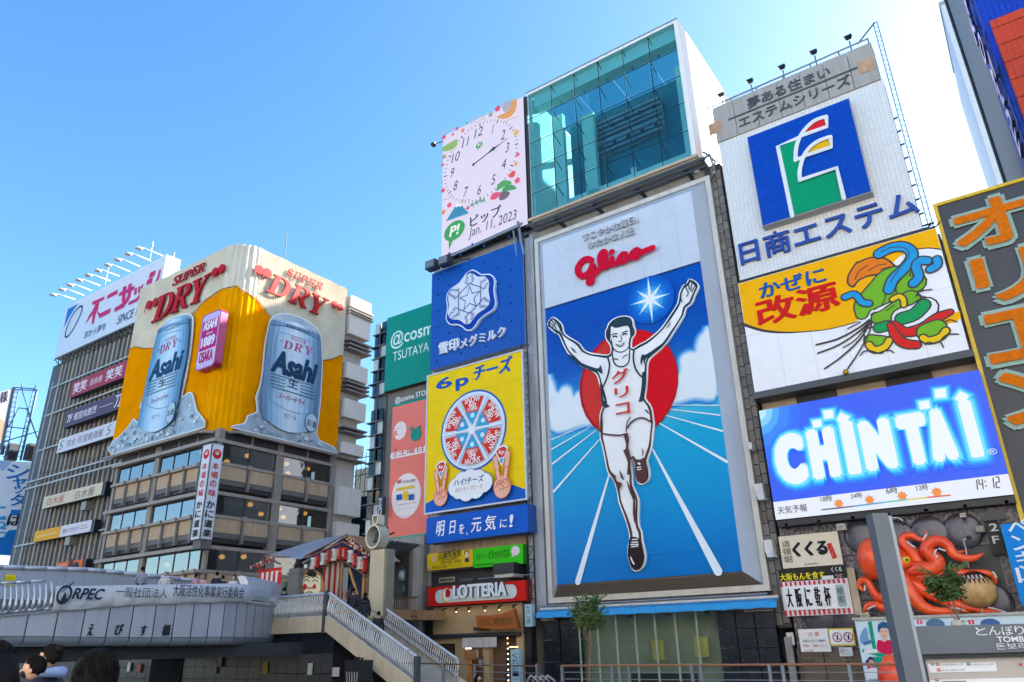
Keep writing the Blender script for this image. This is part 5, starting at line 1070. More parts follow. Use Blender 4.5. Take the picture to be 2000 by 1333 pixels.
A.poly(I('#7AA0C8'), pts("700,950 730,930 740,1010 758,1030 700,1050 680,1010", CO), sm=2); A.poly(I('#3A6AA8'), pts("700,1040 762,1022 765,1040 712,1058", CO)); A.poly(I('#2C3A7A'), pts("722,1170 745,1166 750,1200 726,1204", CO)); A.poly(I('#E8EEF2'), pts("730,1240 800,1225 820,1290 770,1330 730,1300", CO), sm=2)
A.text(I('#26262C'), 'KUKURU', CO(752, 1326), CO(838, 1306), .04)
A.obj('print', hd); A = Art(P, .006, .003)
for x, c in ((1118, '#E8588A'), (1500, '#E03848')): A.rect(I(c), CO(x-18, 905), CO(x+16, 872)); A.text(I('#F4F4F4'), '!', CO(x-4, 900), CO(x+3, 878), .02)
for x, c in ((1235, '#5A7A9A'), (1640, '#4A6AA0')): A.ell(I(c), CO(x, 905), .32, .2)
A.obj('long_print', hd)
rl_ = thing('red_round_figure', 'glossy orange-red round bulb-shaped ornament behind the grey post', 'ornament', oy(*CO(900, 1340), 32.5))
q = MB(); c0 = oy(*CO(905, 1190), 32.5); c1_ = oy(*CO(920, 1290), 32.5); q.ball(RED, c0, (.3, .3, .3), 14, 9); q.ball(RED, c1_, (.52, .45, .62), 16, 10); q.tube(RED, [c0, (c0+c1_)/2, c1_], [.26, .3, .4], 12); q.obj('bulb_body', rl_)
rod('stand', rl_, DARK, (c1_.x, c1_.y, -.45), (c1_.x, c1_.y, c1_.z), .15)
# ================================================================= TALL ORANGE-LETTERED BOARD
CR = K(1810, 340, 2.02)
og = thing('orange_lettered_board', 'very tall dark board edged in yellow with huge orange katakana at the right edge', 'sign', (2.2, 36.5, 2))
box('casing', og, S('#33343A', .5, var=.1), (-.6, 4.95), (36.3, 37.6), (2, 20.35))
m = bpy.data.materials.new('dark_bulb_grid'); m.use_nodes = True; n = m.node_tree; b_ = n.nodes['Principled BSDF']; g = n.nodes.new('ShaderNodeNewGeometry'); vo = n.nodes.new('ShaderNodeTexVoronoi'); vo.inputs['Scale'].default_value = 9; vo.inputs['Randomness'].default_value = .15; cr = n.nodes.new('ShaderNodeValToRGB'); e = cr.color_ramp.elements
e[0].position = .1; e[0].color = (.16, .16, .18, 1); e[1].position = .3; e[1].color = (.045, .047, .055, 1)
n.links.new(g.outputs['Position'], vo.inputs['Vector']); n.links.new(vo.outputs['Distance'], cr.inputs[0]); n.links.new(cr.outputs[0], b_.inputs['Base Color'])
A = Art(PY(36.3), -.0, .003); A.urect(m, (-.5, 2.1), (4.85, 20.25)); A.obj('bulb_face', og)
for a_, b_2, c_, d_ in ((-.66, -.5, 2, 20.4), (4.85, 5.0, 2, 20.4), (-.5, 4.85, 20.25, 20.4)): box('yellow_edge', og, S('#F0C414', .4), (a_, b_2), (36.2, 36.35), (c_, d_))
P = PY(36.28); l0, r0 = P.uv(CR(124, 328)), P.uv(CR(345, 68)); l1, r1 = P.uv(CR(200, 537)), P.uv(CR(380, 300)); pit = (l0[1]-l1[1]); hh = r0[1]-l0[1]
ux0, ux1 = l0[0], r0[0]+.35
halo = S('#9CBCAC', .5); orr = S('#E87808', .6, var=.15, sc=6, spec=.1)
for k, c in enumerate('オリエン'):
    z0 = l0[1]-pit*k; i0 = .25 if c == 'リ' else .0
    A = Art(P, .01, .004); A.text(halo, c, (ux0+i0-.12, z0-.12), (ux1-i0+.12, z0+hh+.12), .1, .06, uv=True); A.text(orr, c, (ux0+i0+.08, z0+.08), (ux1-i0-.08, z0+hh-.08), .045, .06, uv=True); A.obj('letter', og)
# ================================================================= LOAN COMPANY BUILDING, top right corner
pb_ = thing('blue_sign_building', 'grey tower with a blue corrugated sign box and orange face at the top right corner', 'building', (9, 50, 0))
box('tower', pb_, S('#8E9094', .7, var=.08, streak=.08), (4, 16), (47.6, 62), (2, 70)); bc = S('#0A40C0', .45, var=.08, sc=2)
box('sign_box', pb_, bc, (4.05, 16), (41.9, 47.6), (15, 52))
q = MB()
for k in range(44): x = 4.15+k*.27; q.box(bc, (x, x+.13), (41.84, 41.9), (15, 52))
for k in range(20): y = 42.05+k*.27; q.box(bc, (3.99, 4.05), (y, y+.13), (15, 52))
stuff(q.obj('corrugation', pb_))
oa = oy(1933, 44, 41.7); ob = oy(2000, 217, 41.7)
orx = S('#E2470E', .5, var=.05)
box('orange_face', pb_, orx, (oa.x, 14), (41.62, 41.8), (ob.z-8, oa.z))
q = MB()
for k in range(40): q.box(orx, (oa.x+.05+k*.27, oa.x+.18+k*.27), (41.58, 41.62), (ob.z-8, oa.z))
for k in range(18): q.box(S('#8A2408', .6), (oa.x, 14), (41.56, 41.58), (oa.z-1.2*k-.6, oa.z-1.2*k-.56))
stuff(q.obj('orange_rib', pb_))
C6 = K(1780, 0, 3.173); PM = Pl((3.62, 0, 0), (0, -1, 0))
lm_ = S('#FFC8D8', .35, alb=1.); ls_ = S('#122A7A', .5)
for c, (x, y), hw in (('P', (328, 10), .9), ('R', (370, 165), .95), ('O', (430, 305), 1.05), ('M', (496, 458), 1.1), ('I', (548, 610), .3), ('S', (586, 708), .85), ('E', (637, 855), .8)):
    ct = PM.uv(C6(x, y)); u_ = ct[0]; hz = .9; hw *= 1.0
    A = Art(PM, -.22, .01); A.text(ls_, c, (u_-hw, ct[1]-hz), (u_+hw, ct[1]+hz), .018, .14, uv=True); A.text(lm_, c, (u_-hw, ct[1]-hz), (u_+hw, ct[1]+hz), .018, .0, uv=True); A.obj('letter', pb_)
box('roof_frame', pb_, S('#E0E4EA'), (3.9, 4.6), (47.7, 50), (69, 70.3))
rod('side_cable', pb_, DARK, (3.94, 61.5, 2), (3.94, 61.5, 69), .16); q = MB()
for k in range(60): q.rod(STEELD, (3.9, 61.2, 20+k*.7), (3.9, 61.9, 20+k*.7), .07, 4)
stuff(q.obj('cable_clip', pb_))
wbd = thing('pale_tower', 'pale bluish-white tower behind the grey tower at the top right', 'building', (7, 80, 0)); box('wall', wbd, S('#D8E2EC', .5, var=.04), (4.0, 6.2), (72, 90), (0, 60.5)); box('roof_edge', wbd, S('#A9B4BE', .5), (3.9, 6.3), (71.9, 84), (60.5, 60.9))
# ================================================================= CORNER RESTAURANT BUILDING UNDER THE BEER BOARD
KA = K(220, 460, 3.029); KB = K(190, 830, 3.922)
ab = thing('corner_building', 'brown-grey corner building with bands of windows under the big beer board', 'building', (-65, 43, 2.98))
BR = S('#968D84', .65, var=.12, sc=.9, streak=.15); BRD = S('#6A6662', .65, var=.12, sc=.9); SPN = S('#C4A888', .7, var=.12, sc=.8, streak=.12); LED_ = S('#A0968C', .6, var=.12, sc=1, streak=.1); LOU = S('#26262A', .6)
XL, XR, YF, YB = -73.0, -56.95, 36.9, 50.3
box('core', ab, S('#4A4038', .8), (XL+.4, XR-3.5), (YF+3.5, YB), (2.98, 38)); box('penthouse', ab, S('#B9B2A8', .7), (XL+3, XR-1), (YF+1.5, YB), (19.2, 38))
winL = G('#C4D0D4', .75, .02, 3.4); winR = G('#D8D4CC', .85, .03, 1.9)
lbays = [(-72.8, -70.75), (-70.65, -68.6), (-68.5, -66.4), (-65.6, -63.4), (-63.3, -61.1), (-61.0, -58.9), (-58.8, -57.3)]
rbays = [(37.3, 40.15), (40.3, 43.0), (43.95, 46.7), (46.85, 49.6)]
for k in range(4):
    z = 18.75-4.5*k
    for y0, nm in ((.12, 'floor_ledge'),):
        box(nm, ab, LED_, (XL-.5, XR+.25), (YF-.55, YF+.3), (z-.3, z)); box(nm, ab, LED_, (XR-.2, XR+.25), (YF+.3, YB), (z-.3, z))
    box('sill_rail', ab, LED_, (XL-.2, XR+.2), (YF-.45, YF+.1), (z-2.2, z-1.95)); box('sill_rail', ab, LED_, (XR-.1, XR+.2), (YF+.1, YB), (z-2.2, z-1.95))
    box('floor_slab', ab, S('#8A7A66', .8), (XL+.3, XR-.3), (YF+.4, YB), (z-4.2, z-3.6)); box('ceiling', ab, S('#9A8468', .8), (XL+.3, XR-.3), (YF+.3, YB), (z-.28, z-.2))
    for i, (a_, b_2) in enumerate(lbays):
        box('window_pane', ab, winL, (a_+.04, b_2-.04), (YF-.02, YF), (z-1.92, z-.33))
        box('spandrel_panel', ab, SPN, (a_+.1, b_2-.1), (YF-.12, YF), (z-3.4, z-2.22)); box('grey_band', ab, BRD, (a_+.05, b_2-.05), (YF-.1, YF), (z-3.85, z-3.42)); box('louvre_slot', ab, LOU, (a_+.05, b_2-.05), (YF-.02, YF+.1), (z-4.2, z-3.87))
        box('bay_post', ab, BR, (b_2-.02, b_2+.12), (YF-.35, YF+.02), (z-4.2, z-2.2)); box('post_bracket', ab, LED_, (b_2-.12, b_2+.22), (YF-.6, YF-.46), (z-2.25, z-1.9)); box('mullion', ab, DARK, (b_2-.04, b_2+.04), (YF-.06, YF+.02), (z-1.95, z-.3))
    for i, (a_, b_2) in enumerate(rbays):
        box('window_pane', ab, winR, (XR, XR+.02), (a_+.04, b_2-.04), (z-1.92, z-.33))
        box('spandrel_panel', ab, SPN, (XR, XR+.12), (a_+.1, b_2-.1), (z-3.4, z-2.22)); box('grey_band', ab, BRD, (XR, XR+.1), (a_+.05, b_2-.05), (z-3.85, z-3.42)); box('louvre_slot', ab, LOU, (XR-.1, XR+.02), (a_+.05, b_2-.05), (z-4.2, z-3.87))
        box('bay_post', ab, BR, (XR-.02, XR+.35), (b_2-.02, b_2+.14), (z-4.2, z-2.2)); box('post_bracket', ab, LED_, (XR+.21, XR+.35), (b_2-.14, b_2+.26), (z-2.25, z-1.9)); box('mullion', ab, DARK, (XR-.02, XR+.05), (b_2-.02, b_2+.14), (z-1.95, z-.3))
    box('column', ab, BR, (-66.35, -65.65), (YF-.2, YF+.5), (z-4.5, z-.3)); box('column', ab, BR, (XR-.5, XR+.18), (43.05, 43.9), (z-4.5, z-.3)); box('column', ab, BR, (XR-.25, XR+.15), (YF+.05, YF+.35), (z-4.5, z-.3)); box('column', ab, BR, (XL-.3, XL+.15), (YF-.2, YF+.6), (z-4.5, z-.3)); box('column', ab, BR, (XR-.5, XR+.18), (49.65, YB), (z-4.5, z-.3))
    box('room_wall', ab, S('#8C6E4C' if k < 2 else '#7A6248', .8), (XR-3.6, XR-3.5), (YF+3.4, YB), (z-4.2, z-.3)); box('room_wall', ab, S('#7A6C5C', .8), (XL+.3, XR-3.5), (YF+3.4, YF+3.5), (z-4.2, z-.3))
for k, (x, y) in enumerate(((1150, 238), (992, 282), (1450, 300), (1612, 338), (1460, 372), (1172, 612), (1254, 684), (1392, 645), (1588, 680), (1424, 708), (955, 1012), (1122, 1012), (535, 1072), (800, 205))):
    p = ox(*KB(x, y), XR-.6) if x > 880 else oy(*KB(x, y), YF+1.2)
    q = MB(); q.ball(E('#FFC860', 1.6), p, (.26, .26, .2), 10, 6); q.rod(DARK, (p.x, p.y, p.z+.18), (p.x, p.y, p.z+.5), .02, 4); q.obj('pendant_lamp', ab)
for z in (18.95,):
    for a_, b_2 in ((-72.7, -70.0), (-69.6, -66.9), (-65.8, -63.2), (-62.9, -60.3), (-60.0, -57.6)): box('top_louvre', ab, LOU, (a_, b_2), (YF-.06, YF), (z-.1, z+.6)); 
    for a_, b_2 in ((37.5, 40.2), (40.5, 43.2), (43.9, 46.6), (46.9, 49.6)): box('top_louvre', ab, LOU, (XR, XR+.06), (a_, b_2), (z-.1, z+.6))
box('top_band', ab, BR, (XL, XR-.01), (YF, YF+.5), (18.75, 19.75)); box('top_band', ab, BR, (XR-.5, XR), (YF+.5, YB), (18.75, 19.75)); box('ground_floor', ab, BRD, (XL, XR-.05), (YF, YB), (2.98, 1.0+.5+2.3))
# rear balconies seen past the board, sunlit
rs_ = S('#EADFD2', .7, var=.06)
def pz(y, Y=50.6): return oy(690, y, Y).z
for y0, y1_ in ((650, 578), (735, 705), (810, 775), (880, 858), (1000, 945), (1060, 1015)):
    if y0 < 1100: box('rear_balcony', ab, rs_, (-57.6, -56.2), (50.35, 53.4), (pz(y0), pz(y1_)))
for y in (600, 606, 612, 662, 670, 678, 742, 750, 758, 830, 838, 890): box('rear_ledge', ab, S('#8A8078', .6), (-57.6, -56.0), (50.35, 53.6), (pz(y+1.5), pz(y-1.5)))
box('rear_core', ab, S('#C8BEB2', .7), (-60, -57.0), (50.35, 53), (3, 37.2))
# ---- the beer board: ribbed sheet wrapped round the corner
bb_ = thing('beer_board', 'huge ribbed board wrapped round the corner: cream foam over amber beer with two cans', 'billboard', (-65, 43, 19.6))
ZB0, ZB1, RC = 19.62, 38.35, 2.3; BXL, BXR, BYF, BYB = -74.3, -56.6, 36.4, 50.0
path = []
def addp(x, y, nx, ny): path.append((x, y, nx, ny))
n1 = 150
for i in range(n1): addp(BXL+(BXR-RC-BXL)*i/n1, BYF, 0, -1)
for i in range(14): t = R(90*i/14); addp(BXR-RC+RC*math.sin(t), BYF+RC-RC*math.cos(t), math.sin(t), -math.cos(t))
n2 = 115
for i in range(n2+1): addp(BXR, BYF+RC+(BYB-BYF-RC)*i/n2, 1, 0)
ss = [0]
for a_, b_2 in zip(path, path[1:]): ss.append(ss[-1]+math.hypot(b_2[0]-a_[0], b_2[1]-a_[1]))
def zl(x, y): return oy(*KA(x, y), BYF)
def zr(x, y): return ox(*KA(x, y), BXR)
kn = []
for x, y in ((140, 660), (190, 672), (252, 668)): p = zl(x, y); kn.append((p.x-BXL, p.z))
kn.append((zl(400, 560).x-BXL, kn[-1][1]+1.5))
for x, y in ((500, 445), (560, 380), (640, 325), (690, 305)): p = zl(x, y); kn.append((p.x-BXL, p.z))
L1 = BXR-RC-BXL; arc = RC*math.pi/2
kn.append((L1+arc*.5, kn[-1][1]+.35))
for x, y in ((770, 315), (820, 350), (880, 415), (930, 485)): p = zr(x, y); kn.append((L1+arc+p.y-BYF-RC, p.z))
kn.append((L1+arc+zr(1100, 600).y-BYF-RC, zr(1240, 742).z+.6))
for x, y in ((1240, 742), (1300, 732), (1350, 708)): p = zr(x, y); kn.append((L1+arc+p.y-BYF-RC, p.z))
kn.sort(); kn = [(-1, kn[0][1])]+kn+[(99, kn[-1][1])]
def foam(s_):
    for (a_, za), (b_2, zb2) in zip(kn, kn[1:]):
        if a_ <= s_ <= b_2: t = (s_-a_)/max(b_2-a_, 1e-6); return za+(zb2-za)*t
    return 30
cream, amber = S('#EADFC8', .55, var=.12, sc=.35, spec=.15), S('#FFA800', .8, var=.08, sc=.5, spec=.02)
q = MB(); V1 = []; pr = []
for i, (x, y, nx, ny) in enumerate(path):
    w_ = .07*math.sin(i*math.pi/1.0+0) + .09*math.sin(ss[i]*1.9)+.05*math.sin(ss[i]*5.3)
    w_ = (.05 if i % 2 else -.05)+.04*math.sin(ss[i]*2.1)
    pr.append((x+nx*w_, y+ny*w_, foam(ss[i])))
for (a_, b_2) in zip(pr, pr[1:]):
    q.add([(a_[0], a_[1], ZB0), (b_2[0], b_2[1], ZB0), (b_2[0], b_2[1], b_2[2]), (a_[0], a_[1], a_[2])], [(0, 1, 2, 3)], amber)
    q.add([(a_[0], a_[1], a_[2]), (b_2[0], b_2[1], b_2[2]), (b_2[0], b_2[1], ZB1), (a_[0], a_[1], ZB1)], [(0, 1, 2, 3)], cream)
    q.add([(a_[0], a_[1], ZB1), (b_2[0], b_2[1], ZB1), (-62, 44, ZB1-.3)], [(0, 1, 2)], cream)
q.add([(BXL, BYF, ZB0), (BXL, BYF+4, ZB0), (BXL, BYF+4, ZB1), (BXL, BYF, ZB1)], [(0, 3, 2, 1)], cream)
q.obj('ribbed_sheet', bb_)
q = MB()
for a_, b_2 in zip(path[::4], path[4::4]): q.rod(S('#B9853A', .5), (a_[0]+a_[2]*.12, a_[1]+a_[3]*.12, foam(ss[path.index(a_)])), (b_2[0]+b_2[2]*.12, b_2[1]+b_2[3]*.12, foam(ss[path.index(b_2)])), .05, 4)
q.obj('foam_line', bb_)
for a_, b_2 in (((BXL-.3, BYF-.35), (BXR-RC+.2, BYF-.35)), ((BXR-RC+.2, BYF-.35), (BXR+.35, BYF+RC-.2)), ((BXR+.35, BYF+RC-.2), (BXR+.35, BYB))):
    q = MB(); p0, p1 = Vector((a_[0], a_[1], 19.55)), Vector((b_2[0], b_2[1], 19.55)); q.rod(LED_, p0, p1, .16, 6); q.obj('bottom_rail', bb_)
PL, PR = PY(BYF-.22), PX(BXR+.22)
GL = {'D': ("0,0 0,.06 .12,.08 .12,.92 0,.94 0,1 .5,1 .75,.95 .93,.78 1,.5 .93,.22 .75,.05 .5,0", ".36,.07 .36,.93 .5,.93 .64,.85 .72,.68 .75,.5 .72,.32 .64,.15 .5,.07"),
      'R': ("0,0 0,.06 .11,.08 .11,.92 0,.94 0,1 .55,1 .78,.95 .88,.85 .9,.73 .86,.6 .72,.5 .62,.48 .88,.1 1,.06 1,0 .72,0 .4,.46 .34,.46 .34,.08 .46,.06 .46,0", ".34,.54 .34,.93 .5,.93 .62,.87 .66,.73 .62,.59 .5,.54"),
      'Y': ("0,1 0,.94 .1,.92 .39,.42 .39,.08 .27,.06 .27,0 .76,0 .76,.06 .63,.08 .63,.42 .86,.9 1,.94 1,1 .62,1 .62,.94 .76,.92 .56,.5 .35,.92 .46,.94 .46,1",),
      'U': ("0,1 0,.94 .1,.92 .1,.3 .2,.08 .5,-.02 .78,.08 .88,.3 .88,.92 1,.94 1,1 .66,1 .66,.94 .79,.92 .79,.3 .7,.12 .55,.07 .4,.12 .33,.3 .33,.92 .46,.94 .46,1",),
      'P': ("0,0 0,.06 .12,.08 .12,.92 0,.94 0,1 .6,1 .82,.95 .93,.83 .95,.72 .9,.56 .74,.46 .36,.45 .36,.08 .5,.06 .5,0", ".36,.53 .36,.93 .54,.92 .66,.86 .7,.72 .66,.59 .54,.53"),
      'E': ("0,0 0,.06 .12,.08 .12,.92 0,.94 0,1 .95,1 .98,.72 .92,.72 .82,.92 .36,.92 .36,.55 .6,.55 .66,.66 .72,.66 .72,.36 .66,.36 .6,.47 .36,.47 .36,.08 .84,.08 .96,.3 1,.3 .97,0",),
      'S': (".9,.7 .84,.7 .76,.88 .55,.95 .38,.9 .34,.78 .42,.68 .75,.5 .93,.38 .96,.2 .86,.06 .62,-.02 .4,0 .26,.06 .14,0 .1,.32 .17,.32 .28,.12 .5,.05 .66,.1 .7,.2 .64,.3 .3,.46 .12,.6 .1,.8 .22,.95 .46,1.02 .64,1 .76,.95 .84,1 .9,1",)}
def serif(pl, par, ch, p0, p1, p2, m, me, th, name='letter', d=.05):
    a_, b_2, c_ = pl.uv(p0), pl.uv(p1), pl.uv(p2)
    f = lambda x, y: (a_[0]+x*(b_2[0]-a_[0])+y*(c_[0]-a_[0]), a_[1]+x*(b_2[1]-a_[1])+y*(c_[1]-a_[1]))
    L = [[f(*map(float, q.split(','))) for q in g.split()] for g in GL[ch]]
    A = Art(pl, d, .0)
    if th: A.uvp(me, L[0], th, d, L[1:]); A.uvp(m, L[0], 0, d+th+.012, L[1:])
    else: A.uvp(m, L[0], 0, d, L[1:])
    if par is not None: A.obj(name, par)
    return A
REDL, REDE = S('#C4101A', .5, var=.06, spec=.1), S('#9A141C', .5, spec=.1)
def word(pl, f, L, up, m=REDL, me=REDE, th=.16):
    for ch, (x, y), (wx, wy) in L: serif(pl, bb_, ch, f(x, y), f(x+wx, y+wy), f(x+up[0], y+up[1]), m, me, th)
FL, FR = K(270, 490, 8.332), K(490, 500, 9.521)
word(PL, FL, [('D', (235, 1190), (290, -140)), ('R', (530, 1045), (280, -130)), ('Y', (790, 935), (290, -140))], (132, -425))
word(PL, FL, [('S', (555, 590), (95, -45)), ('U', (650, 545), (110, -52)), ('P', (760, 490), (100, -47)), ('E', (865, 432), (95, -45)), ('R', (968, 382), (110, -52))], (48, -150), th=.08)
word(PR, FR, [('D', (262, 662), (370, 160)), ('R', (670, 850), (335, 143)), ('Y', (985, 1005), (320, 137))], (150, -315))
word(PR, FR, [('S', (645, 350), (105, 45)), ('U', (775, 410), (115, 50)), ('P', (915, 478), (110, 47)), ('E', (1052, 540), (105, 45)), ('R', (1185, 600), (115, 50))], (48, -118), th=.08)
for pl, f, L in ((PL, FL, (((185, 885), (125, 1040)), ((290, 845), (222, 990)), ((1262, 355), (1200, 520)), ((1372, 300), (1300, 465)))), (PR, FR, (((140, 265), (75, 345)), ((290, 325), (225, 410)), ((1545, 905), (1480, 965)), ((1655, 965), (1590, 1035))))):
    for c_, t_ in L:
        A = Art(pl, .05, .002); c2 = pl.uv(f(*c_)); t2_ = pl.uv(f(*t_)); r = .5 if c_[0] < 1000 or pl is PL else .4
        op = c_[0] < 500; sx_ = -1 if op else 1
        A.uell(REDL, c2, r, r*.95, .12); A.stroke(REDL, [(c2[0]+sx_*r*.62, c2[1]+.05), ((c2[0]+t2_[0])/2+sx_*r*.5, (c2[1]+t2_[1])/2), t2_], [.24, .17, .04], .0, uv=True); A.obj('quote_mark', bb_)
# cans and ice, thin cut-out boards
def can(pl, le, re_, cut, K2, spec, body_only=None):
    cl = smooth([pl.uv(KA(*map(float, p.split(',')))) for p in le.split()], 4, False); cr_ = smooth([pl.uv(KA(*map(float, p.split(',')))) for p in re_.split()], 4, False)
    A = Art(pl, .02, .002); C = smooth([pl.uv(p) for p in pts(cut, KA)], 2); zb = 19.75
    C = [(x, max(y, zb)) for x, y in C]; 
    A.uvp(I('#EDF2F4'), C, .1); ic = S('#A9BCC9', .35, var=.3, sc=.55, spec=.4); A.uvp(ic, [(x, max(y, zb+.02)) for x, y in grow(C, -.1)], .01)
    random.seed(3); xs_ = [c[0] for c in C]; n_ = 170
    lo_, hi_ = min(xs_), max(xs_)
    def inside(P, x, y):
        r = False
        for i in range(len(P)):
            (x1_, y1_), (x2_, y2_) = P[i-1], P[i]
            if (y1_ > y) != (y2_ > y) and x < (x2_-x1_)*(y-y1_)/(y2_-y1_)+x1_: r = not r
        return r
    for k in range(n_):
        x, y = random.uniform(lo_, hi_), zb+random.random()**1.6*5.5; s_ = random.uniform(.12, .5)
        Pp = [(x+s_*random.uniform(.5, 1)*math.cos(t), y+s_*.7*random.uniform(.5, 1)*math.sin(t)) for t in (random.random()*.8+j*1.57 for j in range(4))]
        if all(inside(C, *p) for p in Pp) and min(p[1] for p in Pp) > zb+.05: A.uvp(I(random.choice(('#C9D6DE', '#8FA6B6', '#DCE6EA', '#7790A4', '#B4C6D2', '#5F7A90', '#A6BAC8'))), Pp)
    prof = ['#5286AC', '#76A8CC', '#9CC4E0', '#B4D4EA', '#C6E0F0', '#D4E8F6', '#CAE2F2', '#B0D2EA', '#8EBADA', '#6899C0', '#46789C']
    n_ = len(prof); L = len(cl)
    for k in range(n_):
        a_, b_2 = k/n_, (k+1)/n_
        P1 = [(cl[i][0]+(cr_[i][0]-cl[i][0])*a_, cl[i][1]+(cr_[i][1]-cl[i][1])*a_-.9*math.sin(math.pi*a_)*(-.6 if i == 0 else 1)*(i in (0, L-1))) for i in range(L)]
        P2_ = [(cl[i][0]+(cr_[i][0]-cl[i][0])*b_2, cl[i][1]+(cr_[i][1]-cl[i][1])*b_2-.9*math.sin(math.pi*b_2)*(-.6 if i == 0 else 1)*(i in (0, L-1))) for i in range(L)]
        A.uvp(S(prof[k], .35, 0., var=.08, sc=.8), P1+P2_[::-1])
    def inn_(a_, t): i = t*(L-1); j = int(min(i, L-2)); f_ = i-j; l = [cl[j][m_]*(1-f_)+cl[j+1][m_]*f_ for m_ in (0, 1)]; r = [cr_[j][m_]*(1-f_)+cr_[j+1][m_]*f_ for m_ in (0, 1)]; return (l[0]+(r[0]-l[0])*a_, l[1]+(r[1]-l[1])*a_)
    ln_ = I('#6E94B2')
    A.stroke(ln_, [inn_(.14, .2), inn_(.2, .13), inn_(.5, .12), inn_(.8, .13), inn_(.86, .2), inn_(.88, .5), inn_(.88, .78), inn_(.8, .84), inn_(.5, .86), inn_(.2, .82), inn_(.13, .75), inn_(.12, .5)], .07, closed=True, uv=True)
    A.stroke(I('#3F6C90'), [inn_(.02, .07), inn_(.3, .03), inn_(.6, .03), inn_(.98, .07)], .12, uv=True); A.stroke(I('#4F7FA4'), [inn_(.0, .03), inn_(.4, -.01), inn_(.98, .03)], .1, uv=True)
    spec(A, inn_, K2); return A
def specR(A, inn_, K2):
    m_ = I('#B8487A'); 
    for ch, x, y in (('D', 232, 388), ('R', 328, 412), ('Y', 418, 440)): B = serif(PR, None, ch, K2(x, y), K2(x+78, y+22), K2(x+18, y-72), m_, m_, 0, d=A.d+.004); A.b.add(B.b.v, B.b.f, m_)
    for k, ch in enumerate('SUPER'): x, y = 300+k*30, 305+k*11; B = serif(PR, None, ch, K2(x, y), K2(x+24, y+8), K2(x+6, y-30), m_, m_, 0, d=A.d+.004); A.b.add(B.b.v, B.b.f, m_)
    A.d += .006; A.text3(m_, '“', K2(198, 330), K2(225, 338), K2(202, 308)); A.text3(m_, '”', K2(488, 440), K2(512, 448), K2(492, 418))
    A.text3(I('#123C5E'), 'Asahi', K2(118, 598), K2(512, 722), K2(172, 405), .06); A.text3(I('#24557A'), '生', K2(268, 745), K2(362, 778), K2(285, 662), .03); A.text3(I('#C8487A'), 'スーパードライ', K2(182, 850), K2(424, 925), K2(190, 800), .03)
    A.text3(I('#3A5A74'), '生ビール', K2(232, 1032), K2(350, 1062), K2(238, 990), .0); A.text3(I('#3A5A74'), 'ASAHI BREWERY', K2(250, 190), K2(500, 268), K2(258, 158), .0)
    for k in range(5):
        for x0, x1 in ((110, 245), (390, 520)) if k in (1, 2, 3) else ((118, 520),): A.stroke(I('#4A6F8C'), [K2(x0, 622+k*30+(x0-110)*.3), K2(x1, 622+k*30+(x1-110)*.3)], .09, sm=0)
    c_ = PR.uv(K2(488, 1082)); A.uell(I('#4A6A82'), c_, .75, .95); A.uell(I('#B9CEDD'), c_, .68, .88); A.text3(I('#2A3A4A'), 'お', K2(448, 1105), K2(490, 1118), K2(452, 1045), .03); A.text3(I('#2A3A4A'), '酒', K2(494, 1128), K2(528, 1140), K2(498, 1066), .03)
def specL(A, inn_, K2):
    m_ = I('#A8487E')
    for ch, x, y in (('D', 462, 452), ('R', 515, 425), ('Y', 575, 398)): B = serif(PL, None, ch, K2(x, y), K2(x+48, y-22), K2(x+20, y-78), m_, m_, 0, d=A.d+.004); A.b.add(B.b.v, B.b.f, m_)
    for k, ch in enumerate('SUPER'): x, y = 520+k*20, 342-k*9; B = serif(PL, None, ch, K2(x, y), K2(x+16, y-7), K2(x+8, y-32), m_, m_, 0, d=A.d+.004); A.b.add(B.b.v, B.b.f, m_)
    A.d += .006; A.text3(m_, '“', K2(452, 425), K2(468, 418), K2(456, 402)); A.text3(m_, '”', K2(645, 342), K2(662, 334), K2(650, 318))
    A.text3(I('#124468'), 'Asahi', K2(368, 705), K2(655, 590), K2(415, 520), .06); A.text3(I('#1F4A6C'), '生', K2(455, 760), K2(530, 735), K2(468, 690), .03); A.text3(I('#B0487E'), 'スーパードライ', K2(385, 912), K2(550, 855), K2(395, 870), .03)
    A.text3(I('#3A5A74'), '生ビール', K2(398, 1052), K2(470, 1030), K2(405, 1015), .0); A.text3(I('#3A5A74'), 'ASAHI BREWERY', K2(510, 250), K2(668, 185), K2(518, 225), .0)
    for k in range(5):
        for x0, x1 in ((365, 450), (545, 640)) if k in (1, 2, 3) else ((365, 640),): A.stroke(I('#4A6F8C'), [K2(x0-k*6, 715+k*30-(x0-365)*.36), K2(x1-k*6, 715+k*30-(x1-365)*.36)], .08, sm=0)
    c_ = PL.uv(K2(578, 990)); A.uell(I('#4A6A82'), c_, .72, 1.1); A.uell(I('#AFC6D6'), c_, .65, 1.02); A.text3(I('#2A3A4A'), 'お酒', K2(548, 1030), K2(606, 1010), K2(556, 975), .02)
A = can(PR, "930,505 908,600 893,740 880,860 868,960 872,1075", "1216,600 1224,700 1220,850 1210,960 1200,1060 1190,1150", "690,1143 775,1112 795,1065 850,1042 842,960 862,905 880,820 890,700 905,600 922,520 940,485 985,462 1060,470 1130,497 1190,537 1228,590 1236,700 1238,780 1232,900 1226,1000 1215,1100 1206,1170 1225,1215 1305,1252 1309,1310 1000,1225", K(500, 600, 4.761), specR); A.obj('can_cutout', bb_)
